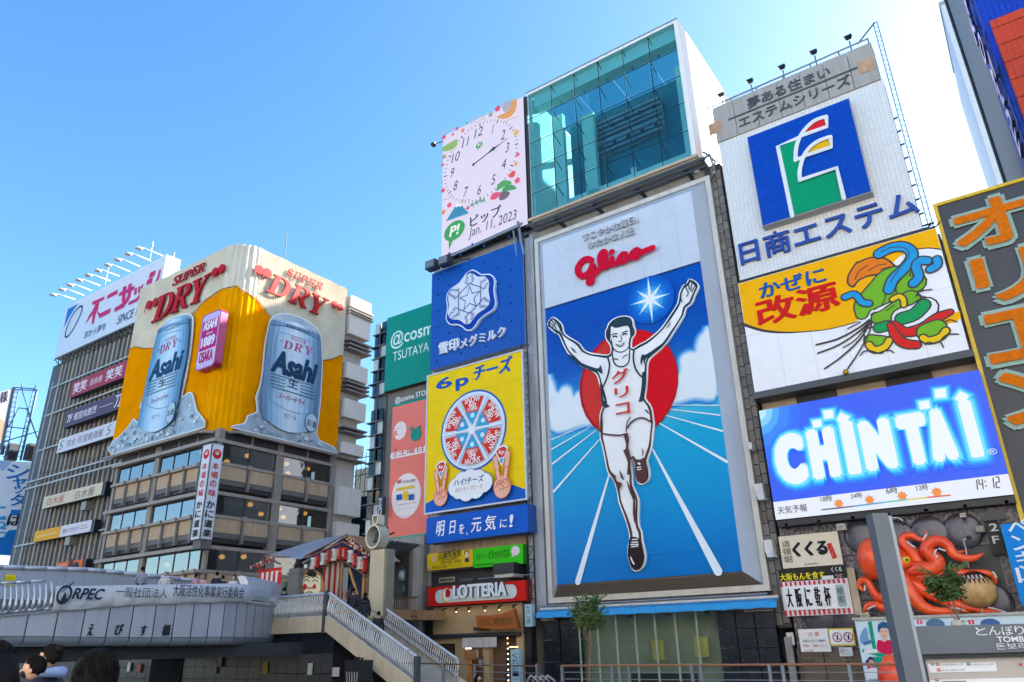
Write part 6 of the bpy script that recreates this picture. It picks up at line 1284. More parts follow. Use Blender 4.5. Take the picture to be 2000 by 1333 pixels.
A = can(PL, "288,565 266,650 240,760 215,880 190,1000 166,1130", "470,495 470,600 455,740 430,860 410,980 385,1095", "0,1225 40,1195 100,1130 130,1085 162,1108 175,1010 200,940 230,760 262,610 295,545 350,492 420,468 474,472 482,520 474,620 462,720 438,850 415,955 435,945 465,928 482,950 502,1035 522,1060 545,1148 300,1225 0,1303", K(220, 600, 4.761), specL); A.obj('can_cutout', bb_)
# magenta anniversary sign box
KS = K(220, 600, 4.761); P = PY(35.5)
sg = thing('magenta_sign', 'magenta rounded sign box reading ASAHI since 1889 OSAKA between the two beer cans', 'sign', oy(410, 670, 36))
o_ = [P.uv(p) for p in pts("790,90 850,55 1010,10 1035,30 1000,300 965,520 945,550 790,612 762,605 758,580 800,300", KS)]
lo = P.uv(KS(762, 605)); hi = P.uv(KS(1018, 8)); A = Art(P, -.7, .003)
mg = S('#B01468', .35, var=.05); A.urect(mg, lo, hi, .7, .5); A.urect(I('#C9B8E4'), (lo[0]+.12, lo[1]+.12), (hi[0]-.12, hi[1]-.12), 0, .4); 
w_, h_ = hi[0]-lo[0], hi[1]-lo[1]
A.urect(I('#B8186E'), (lo[0]+.22, lo[1]+h_*.36), (hi[0]-.22, hi[1]-.75)); A.urect(I('#C42080'), (lo[0]+.22, lo[1]+.7), (hi[0]-.22, lo[1]+h_*.36)) ; A.urect(I('#D9CCE8'), (lo[0]+.22, lo[1]+.6), (hi[0]-.22, lo[1]+h_*.33))
def tb(t, a0, a1, b0, b1, m_, bo): A.text(m_, t, (lo[0]+w_*a0, lo[1]+h_*b0), (lo[0]+w_*a1, lo[1]+h_*b1), bo, uv=True)
tb('ASAHI', .14, .86, .68, .86, I('#E4DCF0'), .06); tb('since', .36, .68, .6, .65, I('#E4DCF0'), .02); tb('1889', .14, .86, .38, .57, I('#E4DCF0'), .07); tb('OSAKA', .14, .86, .11, .31, I('#B8186E'), .04); A.obj('sign_box', sg)
# white corner sign of the crab restaurant
ks = thing('corner_sign', 'tall white two-sided vertical sign with red and black characters on the corner building', 'sign', (-56.6, 36.2, 10))
KX = -55.88; wb_ = I('#DADFE8')
box('casing', ks, S('#C9CED6', .4), (-57.25, KX), (35.7, 36.8), (10.05, 17.95)); box('bracket', ks, BRD, (-57.1, -56.0), (35.9, 36.9), (9.3, 10.0)); box('edge', ks, STEELD, (KX-.06, KX+.03), (35.66, 35.74), (10.0, 18.0))
for x0, x1 in ((-57.28, -57.2),): box('edge', ks, STEELD, (x0, x1), (35.66, 35.72), (10.0, 18.0))
PKL, PKR = PY(35.7), PX(KX)
for pl, cx_ in ((PKL, -56.57), (PKR, 36.25)):
    A = Art(pl, .004, .002); A.urect(wb_, (cx_-.5, 10.15), (cx_+.46, 17.85)); c_ = (cx_, 17.1); rr_ = I('#CC2A2A')
    A.uell(rr_, c_, .42); A.uell(I('#E8D8D8'), (cx_, 17.2), .22, .16); A.stroke(rr_, [(cx_-.2, 17.15), (cx_, 17.3), (cx_+.2, 17.15)], .07, uv=True)
    for k, c in enumerate('本場の味'): A.text(rr_, c, (cx_-.34, 15.75-k*.75), (cx_+.34 if c != 'の' else cx_+.3, 16.35-k*.75), .03, uv=True)
    for k, c in enumerate('かに道楽'): A.text(I('#1E2026'), c, (cx_-.4, 12.5-k*.77), (cx_+.4, 13.15-k*.77), .05, uv=True)
    A.obj('printed_face', ks)
# ================================================================= TALL FINNED BUILDING WITH THE WHITE SASH SIGN
KF, KG = K(0, 450, 3.603), K(0, 740, 3.5067)
fb = thing('finned_building', 'tall grey building with vertical fins and a white roof sign behind the beer board', 'building', (-89, 45, 2.98))
box('body', fb, S('#4A4C52', .5, var=.1), (-99.5, -76.3), (40.6, 56), (2.98, 37.2)); box('side_wall', fb, S('#4C4E54', .6, var=.1), (-101, -98.6), (40.1, 56), (2.98, 36.6))
fn = [S('#A89C8C', .65, var=.1, sc=1, streak=.1), S('#9A9188', .65, var=.1, sc=1, streak=.1), S('#8E8A88', .65, var=.1, sc=1, streak=.1)]
for i in range(21):
    x = -98.3+i*1.05
    for k in range(9):
        z = 3.0+k*3.78; box('fin', fb, fn[(i*5+k*3) % 3], (x, x+.36), (39.95, 40.5), (z, z+3.7))
    
gp = G('#B4C0CC', .5, .05, 1.7)
for k in range(9):
    z = 3.0+k*3.78; box('glass_band', fb, gp, (-98.4, -76.4), (40.5, 40.52), (z+1.2, z+3.5)); box('spandrel_band', fb, S('#6A6A6C', .6), (-98.4, -76.4), (40.42, 40.58), (z+.0, z+1.1))
for z, y in ((33.0, 39.6), (29.3, 39.6), (20.9, 39.3), (20.0, 39.1), (13.4, 39.5), (8.2, 39.5), (24.8, 39.6)): box('gantry_rail', fb, S('#C4C4C2', .5), (-99.2, -76.4), (y, y+.16), (z, z+.16))
for x in (-98.8, -97.0): rod('gantry_post', fb, S('#C4C4C2', .5), (x, 39.6, 6), (x, 39.6, 34), .07)
rsn = thing('white_roof_sign', 'long white rooftop sign with magenta katakana and a blue oval mark', 'sign', (-89, 40, 37.4))
a, b = oy(*KF(383, 905), 39.5), oy(*KF(1175, 160), 39.5); P = PY(39.5)
box('panel', rsn, S('#DDE2EC', .4, var=.03), (a.x, b.x), (39.5, 41.3), (oy(*KF(383, 903), 39.5).z, b.z-.2)); 
A = Art(P, .01, .003); mgn = I('#D0186A')
A.poly(I('#1E7AD0'), pts("448,690 478,555 553,518 520,560 490,610", KF)); A.stroke(I('#1E3A6A'), pts("460,745 470,690 510,600 560,540 580,545 565,600 520,690 480,745", KF), .28, closed=True); A.stroke(I('#DDE2EC'), pts("475,715 500,650 550,570 565,568 550,620 510,690", KF), .12, closed=True)
for s_ in ("650,505 738,465 732,490 650,530", "672,520 700,508 690,560 672,600 660,660 645,660 655,590 600,665 628,600 655,560", "690,570 715,600 700,610 688,590", "762,455 832,418 826,450 752,486", "708,585 782,548 772,585 694,622",
           "842,440 950,392 944,420 836,468", "868,400 892,392 880,500 858,510 862,440", "905,385 930,372 920,470 890,520 810,575 806,555 880,500 900,460", "812,545 880,512 876,542 804,578",
           "952,410 968,404 958,452 944,458", "978,400 992,392 982,440 970,446", "1000,385 1010,380 998,460 960,505 905,530 908,508 962,480 985,450", "1060,300 1098,282 1088,322 1048,340", "1040,350 1078,332 1068,372 1030,388", "1124,280 1136,272 1118,350 1090,395 1078,398 1105,345", "985,455 1040,428 1034,462 978,490"):
    A.poly(mgn, pts(s_, KF))
A.text(I('#3A5070'), '窓から夢を', KF(590, 768), (*KF(748, 668), 1.0), .0); A.text(I('#4A5A74'), 'SINCE 1930', KF(822, 665), (*KF(1040, 560), 1.2), .0, shear=.2); A.obj('print', rsn)
rod('mast', rsn, STEEL, (b.x-.3, 40.5, b.z-.3), (b.x-.3, 40.5, b.z+.6), .08)
q = MB()
for k in range(24):
    x = a.x+(b.x-a.x-1)*k/23; q.rod(STEELD, (x, 39.6, a.z-.05), (x+.6, 39.9, a.z-.9), .06, 4); q.rod(STEELD, (x+.6, 39.9, a.z-.9), (x+1, 39.6, a.z-.05), .06, 4)
q.rod(STEELD, (a.x, 39.9, a.z-.9), (b.x-1, 39.9, a.z-.9), .08, 4); q.rod(STEELD, (a.x, 39.5, a.z-.2), (b.x-1, 39.5, a.z-.2), .1, 4); q.obj('under_truss', rsn)
ln10 = [((370, 455), (530, 487)), ((432, 418), (590, 458)), ((490, 387), (645, 425)), ((553, 352), (705, 390)), ((620, 318), (775, 357)), ((685, 284), (840, 324)), ((755, 246), (912, 290)), ((825, 208), (985, 255)), ((900, 168), (1060, 215)), ((975, 128), (1145, 180))]
ordn = ['leftmost', 'second', 'third', 'fourth', 'fifth', 'sixth', 'seventh', 'eighth', 'ninth', 'rightmost']
for k, (h_, r_) in enumerate(ln10):
    r0 = oy(*KF(*r_), 39.6); p0 = oy(*KF(*h_), 36.4); t = thing('arm_floodlight', ordn[k]+' of the ten white arm lamps over the white roof sign'+(' from the left' if 0 < k < 9 else ''), 'lamp', r0, 'arm lamps over the white roof sign')
    q = MB(); q.path(S('#E4E8EE', .4), [r0, r0.lerp(p0, .8)+Vector((0, 0, .25)), p0], .07, 5); q.obj('arm', t); q = MB(); q.ball(S('#C9CED4', .4), p0, (.42, .5, .18), 8, 5); q.obj('head', t)
for k, (x0, y0, x1, y1_) in enumerate(((1078, 80, 1052, 215), (765, 255, 738, 385))): tag(rod('antenna', None, STEEL, oy(*KF(x1, y1_), 41.5), oy(*KF(x0, y0), 41.5), .06, 5), ['tall thin antenna rod near the right end of the white roof sign', 'thin antenna rod in the middle above the white roof sign'][k], 'antenna')
tag(rod('antenna', None, STEELD, oy(556, 505, 46), oy(560, 455, 46), .05, 5), 'thin antenna rod on the roof of the beer board building', 'antenna')
def fsign(lab, l, r, f, m_, art=None, name='strip_sign'):
    t, P, a, b = board(name, lab, 'sign', 38.9, f(*l), f(*r), .6, m_, S('#2A2A34', .5), 'strip signs on the finned building'); A = Art(P, .004, .002)
    if art: art(A, P, a, b)
    A.obj('print', t); box('support', t, STEELD, (a[0]+1, b[0]-1), (39.5, 40), (a[1]+.6, a[1]+.8)); box('dark_end', t, S('#20222C', .5), (b[0]+.01, b[0]+.5), (38.95, 39.6), (a[1]-.1, b[1]+.0))
wv = I('#E6DCE2')
def a1(A, P, a, b):
    w_, h_ = b[0]-a[0], b[1]-a[1]; f = lambda x, y: (a[0]+w_*x, a[1]+h_*y)
    A.text(wv, '笑笑', f(.04, .14), f(.3, .86), .04, uv=True); A.text(wv, '居楽屋', f(.36, .3), f(.58, .7), .0, uv=True); A.text(wv, '笑笑', f(.64, .14), f(.93, .86), .04, uv=True)
def a2(A, P, a, b):
    w_, h_ = b[0]-a[0], b[1]-a[1]; f = lambda x, y: (a[0]+w_*x, a[1]+h_*y)
    A.text(wv, '7F', f(.04, .25), f(.13, .75), .03, uv=True); A.text(wv, '個室肉割烹', f(.16, .25), f(.56, .75), .02, uv=True); A.stroke(wv, [f(.6, .5), f(.82, .5)], .06, sm=0, uv=True); A.text(wv, '刀', f(.85, .12), f(.95, .88), .03, uv=True)
def a3(A, P, a, b):
    w_, h_ = b[0]-a[0], b[1]-a[1]; f = lambda x, y: (a[0]+w_*x, a[1]+h_*y); k_ = I('#4A4A56')
    A.text(k_, '完全', f(.17, .25), f(.33, .75), .0, uv=True); A.text(I('#B86A80'), '個', f(.36, .25), f(.44, .75), .0, uv=True); A.text(k_, '室居酒屋', f(.46, .25), f(.8, .75), .0, uv=True)
    for cx_ in (.07, .9): A.stroke(k_, [f(cx_-.03, .2), f(cx_+.03, .4), f(cx_-.03, .6), f(cx_+.02, .85)], .12, uv=True)
def a4(A, P, a, b):
    w_, h_ = b[0]-a[0], b[1]-a[1]; f = lambda x, y: (a[0]+w_*x, a[1]+h_*y); A.text(I('#C0705C'), '白木屋', f(.08, .15), f(.38, .8), .02, uv=True); A.text(I('#6A5E4C'), '白木屋', f(.57, .15), f(.88, .8), .0, uv=True)
def a5(A, P, a, b):
    w_, h_ = b[0]-a[0], b[1]-a[1]; f = lambda x, y: (a[0]+w_*x, a[1]+h_*y); A.urect(I('#F0A818'), f(0, 0), f(.48, 1)); A.text(I('#4A4450'), '宿のさかなや', f(.52, .3), f(.8, .7), .0, uv=True); A.stroke(I('#C0708C'), [f(.82, .4), f(.95, .4)], .07, sm=0, uv=True); A.stroke(I('#C0708C'), [f(.82, .62), f(.93, .62)], .07, sm=0, uv=True); A.stroke(I('#E8D0A0'), [f(.06, .45), f(.4, .5)], .12, sm=0, uv=True)
def a6(A, P, a, b):
    w_, h_ = b[0]-a[0], b[1]-a[1]; f = lambda x, y: (a[0]+w_*x, a[1]+h_*y); A.text(I('#F4E4C8'), 'カラオケ', f(.05, .3), f(.4, .8), .0, uv=True); A.uell(I('#5A2420'), f(.55, .5), .5, .7); A.uell(I('#3A2020'), f(.75, .25), .7, .5)
fsign('dusty red strip sign with white brushed characters, topmost on the finned building', (488, 1183), (905, 910), KF, I('#A83A52'), a1)
fsign('dark purple strip sign reading 7F with white characters', (433, 340), (862, 80), KG, I('#5A4A62'), a2)
fsign('white strip sign with grey characters and curled marks at both ends', (385, 515), (800, 285), KG, I('#D8D6DC'), a3)
fsign('cream strip sign with faded red and brown characters', (285, 893), (708, 707), KG, I('#D9CBB0'), a4)
fsign('half orange and half white strip sign low on the finned building', (225, 1122), (633, 965), KG, I('#DCD8E0'), a5)
fsign('short orange sign just above the bridge parapet', (380, 1325), (572, 1234), KG, I('#E4662A'), a6)
for k, (x, y) in enumerate(((590, 870), (480, 1110))): p = oy(*KG(x, y), 39.5); tag(box('ac_unit', None, S('#9A9890', .5), (p.x-.5, p.x+.5), (39.2, 40), (p.z-.5, p.z+.4)), ['grey boxy unit hanging under the cream strip sign', 'small beige unit under the orange and white strip sign'][k], 'air conditioner')
# ================================================================= BUILDINGS BEHIND THE CAMERA AND BEHIND THE FRONT ROW (they shade, reflect and bounce light)
def block(lab, x, y, z, h, n, f, ww='#5A6670', face=1):
    t = thing('office_building', lab, 'building', ((x[0]+x[1])/2, (y[0]+y[1])/2, 0)); box('wall', t, S(h, .7, var=.06), x, y, (0, z)); yy = y[1] if face > 0 else y[0]
    for i in range(n):
        for j in range(f):
            a = x[0]+(x[1]-x[0])*(i+.2)/n; b = x[0]+(x[1]-x[0])*(i+.8)/n; c = z*(j+.35)/f; box('window', t, S(ww, .15), (a, b), (yy, yy+.08*face), (c, c+z/f*.45))
block('cream office block across the canal at the left', (-95, -62), (-34, -16), 30, '#E8DFD0', 8, 7); block('white office block across the canal with small windows', (-61, -36), (-36, -14), 36, '#F0EEEA', 6, 8)
block('pale grey block across the canal in the middle', (-35, -8), (-34, -15), 27, '#E4E2DE', 6, 6); block('tall white block across the canal at the right', (-7, 22), (-36, -14), 38, '#F2F0EC', 7, 9); block('cream block across the canal far right', (23, 60), (-34, -16), 30, '#E6DCC8', 8, 7)
for lab, x, h in (('tall office block far behind the signboard tower', (-50, -30.1), 55), ('taller office block far behind the runner building', (-30, -9), 63.5)):
    t = thing('office_building', lab, 'building', (x[0]/2+x[1]/2, 90, 3)); box('wall', t, CONC, x, (85, 97), (3, h)); box('roof_room', t, CONC, (x[0]+6, x[1]-3), (89, 94), (h, h+2))  # unseen blocks, heights shaped to throw shade on the beer board
t = thing('office_building', 'row building next door beyond the right edge of the picture', 'building', (22, 46, 0)); box('wall', t, CONC, (8, 44), (37, 41.5), (-.45, 31)); box('upper_wall', t, CONC, (17, 44), (41.5, 58), (-.45, 33))  # added out of view to keep sun off the people in front
cw_ = thing('overhead_cables', 'thin dark cables strung from the glass box foot to the tiled board roof', 'cables', (-10.6, 36.5, 27)); q = MB()
for k in range(3):
    a_, b_ = Vector((-11.1, 36.4, 27.3+k*.5)), Vector((-10.2, 36.2, 30.6-k*1.5)); q.path(DARK, [a_.lerp(b_, t/5)-Vector((0, 0, .3*math.sin(math.pi*t/5))) for t in range(6)], .018, 4)
q.path(DARK, [(-24.5, 36.3, 27.6), (-24.2, 36.1, 20), (-24.4, 36.2, 12), (-24.2, 36.1, 5)], .03, 4); q.obj('cable', cw_)
# construction scaffold and grey house in the street gap
sg2 = thing('scaffolded_building', 'grey building wrapped in dark scaffold netting in the street gap', 'building', (-60, 61, 3)); box('wall', sg2, S('#77828C', .7), (-62.2, -56), (60, 72), (3, 19)); box('netting', sg2, S('#2B3A42', .9), (-64.2, -60.6), (59.6, 60), (3, 17.5))
q = MB()
for i in range(6): q.rod(DARK, (-64.3+i*.75, 59.4, 3), (-64.3+i*.75, 59.4, 22.5), .05, 4)
for k in range(10): q.rod(DARK, (-64.5, 59.4, 4+k*2), (-60.3, 59.4, 4+k*2), .05, 4)
for k in range(5): q.rod(DARK, (-64.5, 59.35, 4+k*3.6), (-60.3, 59.35, 7.6+k*3.6), .04, 4)
q.obj('scaffold_frame', sg2)
cb2 = thing('cream_house', 'sunlit cream building far down the street behind the scaffold', 'building', (-84, 85, 3)); box('wall', cb2, S('#D8C4A0', .7), (-88, -80), (82, 95), (3, 28)); box('stair_house', cb2, S('#C8B898'), (-86, -83), (84, 88), (28, 30))
for k in range(3): box('window', cb2, DARK, (-87+k*2.5, -86+k*2.5), (81.9, 82), (22, 23.5))
# ================================================================= LEFT EDGE: lattice tower, blue board
th0 = R(66); UL = (math.cos(th0), math.sin(th0), 0); PB = Pl((-104.9, 40.0, 0), UL)
bl_ = thing('blue_brush_billboard', 'white and blue billboard with blue brushed katakana at the left edge', 'billboard', (-105, 40, 3))
def pq(p, pl=PB): u, v = pl.uv(p); return u, v
A = Art(PB, 0, .004); A.poly(I('#D8E0EA'), [KG(-60, 560), KG(240, 578), KG(150, 1040), KG(85, 1215), KG(-60, 1205)], th=.3); A.poly(I('#0E74C4'), pts("-60,1120 20,1090 60,1040 148,1035 86,1180 86,1210 -60,1205", KG), sm=0)
for k in range(9): A.poly(I('#2A8AD0'), [KG(20, 640), KG(-40+k*14, 556+k*2), KG(-34+k*14, 556+k*2)])
for t_, x, y, w_, h_ in (('シ', 35, 690, 150, 95), ('ャ', 78, 750, 90, 70), ('ッ', 88, 790, 75, 50), ('タ', 62, 875, 100, 80), ('ー', 70, 940, 60, 40), ('は', 45, 1010, 90, 75)):
    A.text3(I('#1474C0') if t_ != 'は' else I('#2A2A32'), t_, KG(x, y), KG(x+w_, y+2), KG(x+h_*.25, y-h_), .05)
for t_, x, y in (('こ', -50, 960), ('ち', -50, 1030), ('ら', -40, 1100)): A.text3(I('#2A9AD8'), t_, KG(x, y), KG(x+85, y), KG(x+10, y-80), .04)
A.obj('printed_board', bl_)
def P3(x, y, d): dd = ray(x, y); return EYEP+dd*(d/dd.dot(FW))
lt2 = thing('lattice_tower', 'blue-grey steel lattice tower holding a rooftop board at the far left', 'tower', P3(40, 900, 100)); q = MB(); bs = S('#5F7C98', .5, .3)
T = lambda x, y, d=100: P3(*KG(x, y), d)
for a_, b_ in (((95, 60), (10, 520)), ((128, 75), (45, 520)), ((255, 75), (140, 560)), ((232, 70), (112, 560)), ((100, 75), (262, 80)), ((90, 60), (250, 70)), ((130, 200), (200, 210)), ((60, 330), (200, 345)), ((30, 430), (262, 360)), ((262, 430), (150, 75)), ((262, 430), (180, 200)), ((60, 330), (130, 200)), ((20, 470), (130, 500)), ((150, 75), (150, 30)), ((235, 75), (250, 40))): q.rod(bs, T(*a_), T(*b_), .16 if a_[0] in (95, 255) else .08, 5)
q.obj('lattice', lt2); q = MB()
for k in range(14):
    y = 90+k*34; q.rod(bs, T(95-k*6.2, y), T(128-k*6, y+4), .05, 4); q.rod(bs, T(232-k*8.2, y), T(255-k*8, y+4), .05, 4)
q.obj('rung', lt2)
for k, x in enumerate((68, 200)): tag((lambda q_: (q_.box(S('#2C3038', .5), (-.6, .6), (-.6, .6), (0, 2.2), Matrix.Translation(T(x, 560))), q_.obj('roof_vent'))[1])(MB()), ['dark roof vent at the foot of the lattice tower', 'second dark roof vent beside the finned building'][k], 'vent')
pbd = thing('peach_billboard', 'white and peach billboard cut by the left edge below the lattice tower', 'billboard', T(0, 300)); PBB = Pl(P3(0, 830, 101), UL); A = Art(PBB, 0, .004); A.poly(I('#E4E2E6'), pts("-60,110 92,72 60,250 0,520 -60,560", KG), th=.3); A.poly(I('#E8BC9C'), pts("-60,270 10,280 38,310 10,420 -60,480", KG)); A.text3(I('#4A3A4A'), '様', KG(0, 175), KG(50, 160), KG(8, 100), .02); A.obj('printed_board', pbd); rod('edge_post', pbd, bs, T(96, 66), T(8, 520), .3, 4)
# ================================================================= THE BRIDGE
K5 = K(0, 1080, 3.571)
br = thing('curved_bridge', 'pale grey panelled bridge curving in from the left with its name in black characters', 'bridge', (-31, 12, 1.7))
jx = [-60, 0, 56, 114, 167, 216, 262, 306, 344, 380, 412, 440, 464, 484, 500, 516, 530, 541]
def bx(x): return -30.0-max(0, (x-440)/101)**2*3.6
def yb(x): return 1262 if x < 300 else 1262-(x-300)*.015+max(0, x-470)*.02
def ytop(x): return 1205-(x*.085 if x < 260 else 22.1+(min(x, 430)-260)*.03)+max(0, x-470)*.1
def ymid(x): return 1258-x*.012
pm = [S('#B4B8C2', .4, .25, var=.06, sc=.6, streak=.08), S('#ACB1BC', .4, .25, var=.06, sc=.6, streak=.08)]; lipm = S('#8E949E', .45, .2, var=.08)
def pt(x, y, off=0): return ox(x, y, bx(x)+off)
def fit(y, z0): return z0
prev = None; cols_ = []
for x in jx:
    b_, t_ = pt(x, yb(x)), pt(x, ytop(x)); cols_.append((t_.x, t_.y, b_.z, t_.z))
for k in range(len(cols_)-1):
    (x0, y0, b0, t0), (x1, y1_, b1, t1) = cols_[k], cols_[k+1]; d_ = Vector((x1-x0, y1_-y0, 0)); l = d_.length; d_ /= l; g_ = d_*.022
    nrm = Vector((d_.y, -d_.x, 0)); q = MB(); a_, c_ = Vector((x0, y0, 0))+g_, Vector((x1, y1_, 0))-g_
    v = []; 
    for p_, zb_, zt_ in ((a_, b0, t0), (c_, b1, t1)):
        v += [p_+Vector((0, 0, zb_+.32)), p_+Vector((0, 0, zt_))]
    q.add(v, [(0, 2, 3, 1)], pm[k % 2]); v2 = [p-nrm*.05 for p in v]; q.add(v+v2, [(0, 1, 5, 4), (2, 6, 7, 3), (1, 3, 7, 5), (0, 4, 6, 2)], DARK); q.obj('cladding_panel', br)
    q = MB(); v = []
    for p_, zb_ in ((a_, b0), (c_, b1)):
        for j in range(6): t = R(90*j/5); v.append(p_-nrm*(.32*(1-math.cos(t))-.01)+Vector((0, 0, zb_+.3-.32*math.sin(t))))
    q.add(v, [(j, j+1, j+7, j+6) for j in range(5)], lipm, smooth=True); q.obj('bottom_lip', br)
    q = MB(); v = []
    for p_, zt_ in ((Vector((x0, y0, 0)), t0), (Vector((x1, y1_, 0)), t1)):
        for ox_, oz_ in ((.1, .0), (.12, .06), (.05, .12), (-.25, .16)): v.append(p_+nrm*ox_+Vector((0, 0, zt_+oz_)))
    q.add(v, [(j, j+1, j+5, j+4) for j in range(3)], pm[0]); q.obj('cornice_strip', br)
ce = cols_[-1]
# body behind the panels, deck and far side
q = MB(); dk_ = S('#5A5C62', .8, var=.1); L = [(c[0]-.1, c[1]) for c in cols_]; L = [(L[0][0], L[0][1]-14)]+L
for (x0, y0), (x1, y1_) in zip(L, L[1:]): q.add([(x0, y0, 1.9), (x1, y1_, 1.9), (x1-1, y1_, 3.5), (x0-1, y0, 3.5), (-48, y0, 1.9), (-48, y1_, 1.9), (-48, y1_, 3.55), (-48, y0, 3.55)], [(0, 1, 2, 3), (3, 2, 6, 7), (0, 4, 5, 1)], dk_)
q.add([(L[-1][0], L[-1][1], 1.5), (L[-1][0], 29.9, 1.5), (L[-1][0], 29.9, 2.96), (L[-1][0], L[-1][1], 2.96), (-48, L[-1][1], 1.5), (-48, 29.9, 1.5), (-48, 29.9, 2.96), (-48, L[-1][1], 2.96)], [(0, 1, 2, 3), (3, 2, 6, 7), (0, 4, 5, 1), (0, 3, 7, 4)], dk_); q.obj('deck', br)
q = MB()
for k in range(5): q.box(S('#34363C', .6), (-31.5-k*3.4, -31.2-k*3.4), (-4, 27.5), (1.35, 1.9))
q.obj('girder', br)
# parapet: rounded louvred shell over the right end, bottle-shaped bars at the left, cloth banner between
tp = lambda x: ytop(x)-7
def rail_top(x): return 1145+(x*-.0)+max(0, x-480)*.25 if x > 90 else 1145
q = MB(); ring = []
xs_ = [478+k*2.6 for k in range(27)]; sm_ = S('#B9C0CC', .35, .4, var=.06)
for k, x in enumerate(xs_):
    xx = min(x, 541); extra = max(0, x-541); zt = pt(xx, tp(xx)).z; base = pt(xx, tp(xx)); y = base.y+extra*.06; X_ = base.x-(extra*.09); H_ = 1.08
    prof_ = [(.14, 0), (.2, .2), (.18, .5), (.08, .8), (-.12, 1.0), (-.4, H_), (-.75, H_-.02)]
    if k % 2 == 0: q = MB()
    v = [(X_+a_, y, zt+b_) for a_, b_ in prof_]; y2 = y+.062+(.02 if x < 520 else 0); v += [(X_+a_-.01, y2, zt+b_) for a_, b_ in prof_]
    n_ = len(prof_); q.add(v, [(j, j+1, j+1+n_, j+n_) for j in range(n_-1)]+[tuple(range(n_)), tuple(range(2*n_-1, n_-1, -1))], sm_)
    if k % 2 == 1: q.obj('parapet_rib', br)
bm_ = S('#C0C6D0', .3, .5, var=.08)
for k in range(30):
    x = -70+k*11.6
    if x > 98: break
    p = pt(x, tp(x)); Pp = [p+Vector((.1, 0, 0)), p+Vector((.2, 0, .22)), p+Vector((.16, 0, .5)), p+Vector((.02, 0, .78)), p+Vector((-.12, 0, .98))]
    q = MB(); q.tube(bm_, Pp, [.06, .062, .03, .042, .02], 7); q.obj('parapet_bar', br)
q = MB(); Lp = [pt(x, tp(x))+Vector((-.1, 0, 1.0)) for x in range(-70, 110, 30)]
q.path(bm_, Lp, .06, 6); q.obj('top_tube', br)
q = MB(); q.path(bm_, [pt(x, tp(x))+Vector((.1, 0, .02)) for x in range(-70, 500, 30)], .07, 6); q.obj('base_tube', br)
q = MB(); bp_ = S('#AEB4BE', .5, .2)
for x in range(90, 480, 20): a_, b_ = pt(x, tp(x)), pt(x+20, tp(x+20)); q.add([(a_.x-.12, a_.y, a_.z), (b_.x-.12, b_.y, b_.z), (b_.x-.25, b_.y, b_.z+.6), (a_.x-.25, a_.y, a_.z+.6)], [(0, 1, 2, 3)], bp_)
q.obj('inner_sheet', br)
# bridge name
for c, l, r in (('え', (600, 582), (665, 495)), ('び', (790, 578), (868, 495)), ('す', (970, 582), (1030, 505)), ('橋', (1122, 582), (1198, 500))):
    x_, y_ = K5(*l); X_ = bx(x_)+.03; A = Art(PX(X_), .0, .002); A.text(S('#101218', .5), c, K5(*l), K5(*r), .045, .015, shear=.08); A.obj('character', br)
# banner
bn = thing('cloth_banner', 'long white cloth banner with an ORPEC logo and black characters hung on the bridge parapet', 'banner', (-29.6, 15, 3.2))
q = MB(); clm = S('#C9CCD2', .8, var=.05, sc=1.5, bump=.6); v = []; f = []; N = 60
for i in range(N+1):
    x = 96+(487-96)*i/N; pz_ = pt(x, tp(x)); ztop = ox(x, 1144-i*.1, -29.85).z; w_ = .03*math.sin(i*.9)+.02*math.sin(i*2.3)
    for j, (dx, tz) in enumerate(((-.25, 1.0), (.18, .96), (.24+w_, .55), (.27+w_*1.5, .2), (.16, -.02+.03*math.sin(i*.5)))): v.append((pz_.x+dx, pz_.y, pz_.z-.08+(ztop-pz_.z+.08)*tz))
for i in range(N):
    for j in range(4): a_ = i*5+j; f.append((a_, a_+5, a_+6, a_+1))
q.add(v, f, clm, smooth=True); q.obj('cloth', bn)
A = Art(PX(-29.6), .0, .002); nv = I('#2A3244')
A.text(nv, 'RPEC', K5(495, 325), K5(738, 252), .04, shear=.25); c_ = A.pl.uv(K5(448, 292)); A.uell(nv, c_, .26, .34, hole=.72, rot=-.3); A.uvp(nv, [(c_[0]-.12, c_[1]-.25), (c_[0]+.16, c_[1]-.25), (c_[0]+.02, c_[1]+.1)]); A.stroke(nv, [(c_[0]-.1, c_[1]+.1), (c_[0]+.25, c_[1]+.45)], .04, sm=0, uv=True)
A.text(nv, '一般社団法人', K5(800, 306), K5(1172, 250), .01); A.text(nv, '大阪活性化事業実行委員会', K5(1200, 303), K5(1706, 243), .01); A.obj('print', bn)
# far parapet of the bridge
fp = thing('far_parapet', 'plain pale panelled parapet on the far side of the bridge', 'parapet', (-46, 20, 3))
fx = [-30, 5, 46, 90, 130, 170, 205, 240, 276, 312, 350, 392]
def ft(x): return 1108+.03*x+max(0, x-180)*.075
for a_, b_ in zip(fx, fx[1:]):
    p0, p1 = ox(a_, ft(a_), -46), ox(b_, ft(b_), -46); q = MB(); m_ = pm[fx.index(a_) % 2]
    q.add([(-46, p0.y+.02, 2.9), (-46, p1.y-.02, 2.9), (-46, p1.y-.02, p1.z), (-46, p0.y+.02, p0.z), (-46.1, p0.y+.02, 2.9), (-46.1, p1.y-.02, 2.9), (-46.1, p1.y-.02, p1.z), (-46.1, p0.y+.02, p0.z)], [(0, 1, 2, 3), (4, 7, 6, 5), (0, 3, 7, 4), (1, 5, 6, 2)], S('#B4BAC4', .5, .2, var=.06)); q.obj('parapet_panel', fp)
    q = MB(); q.rod(S('#D2D6DC', .4, .3), p0+Vector((.05, 0, 0)), p1+Vector((.05, 0, 0)), .12, 8); q.obj('cap_rail', fp)
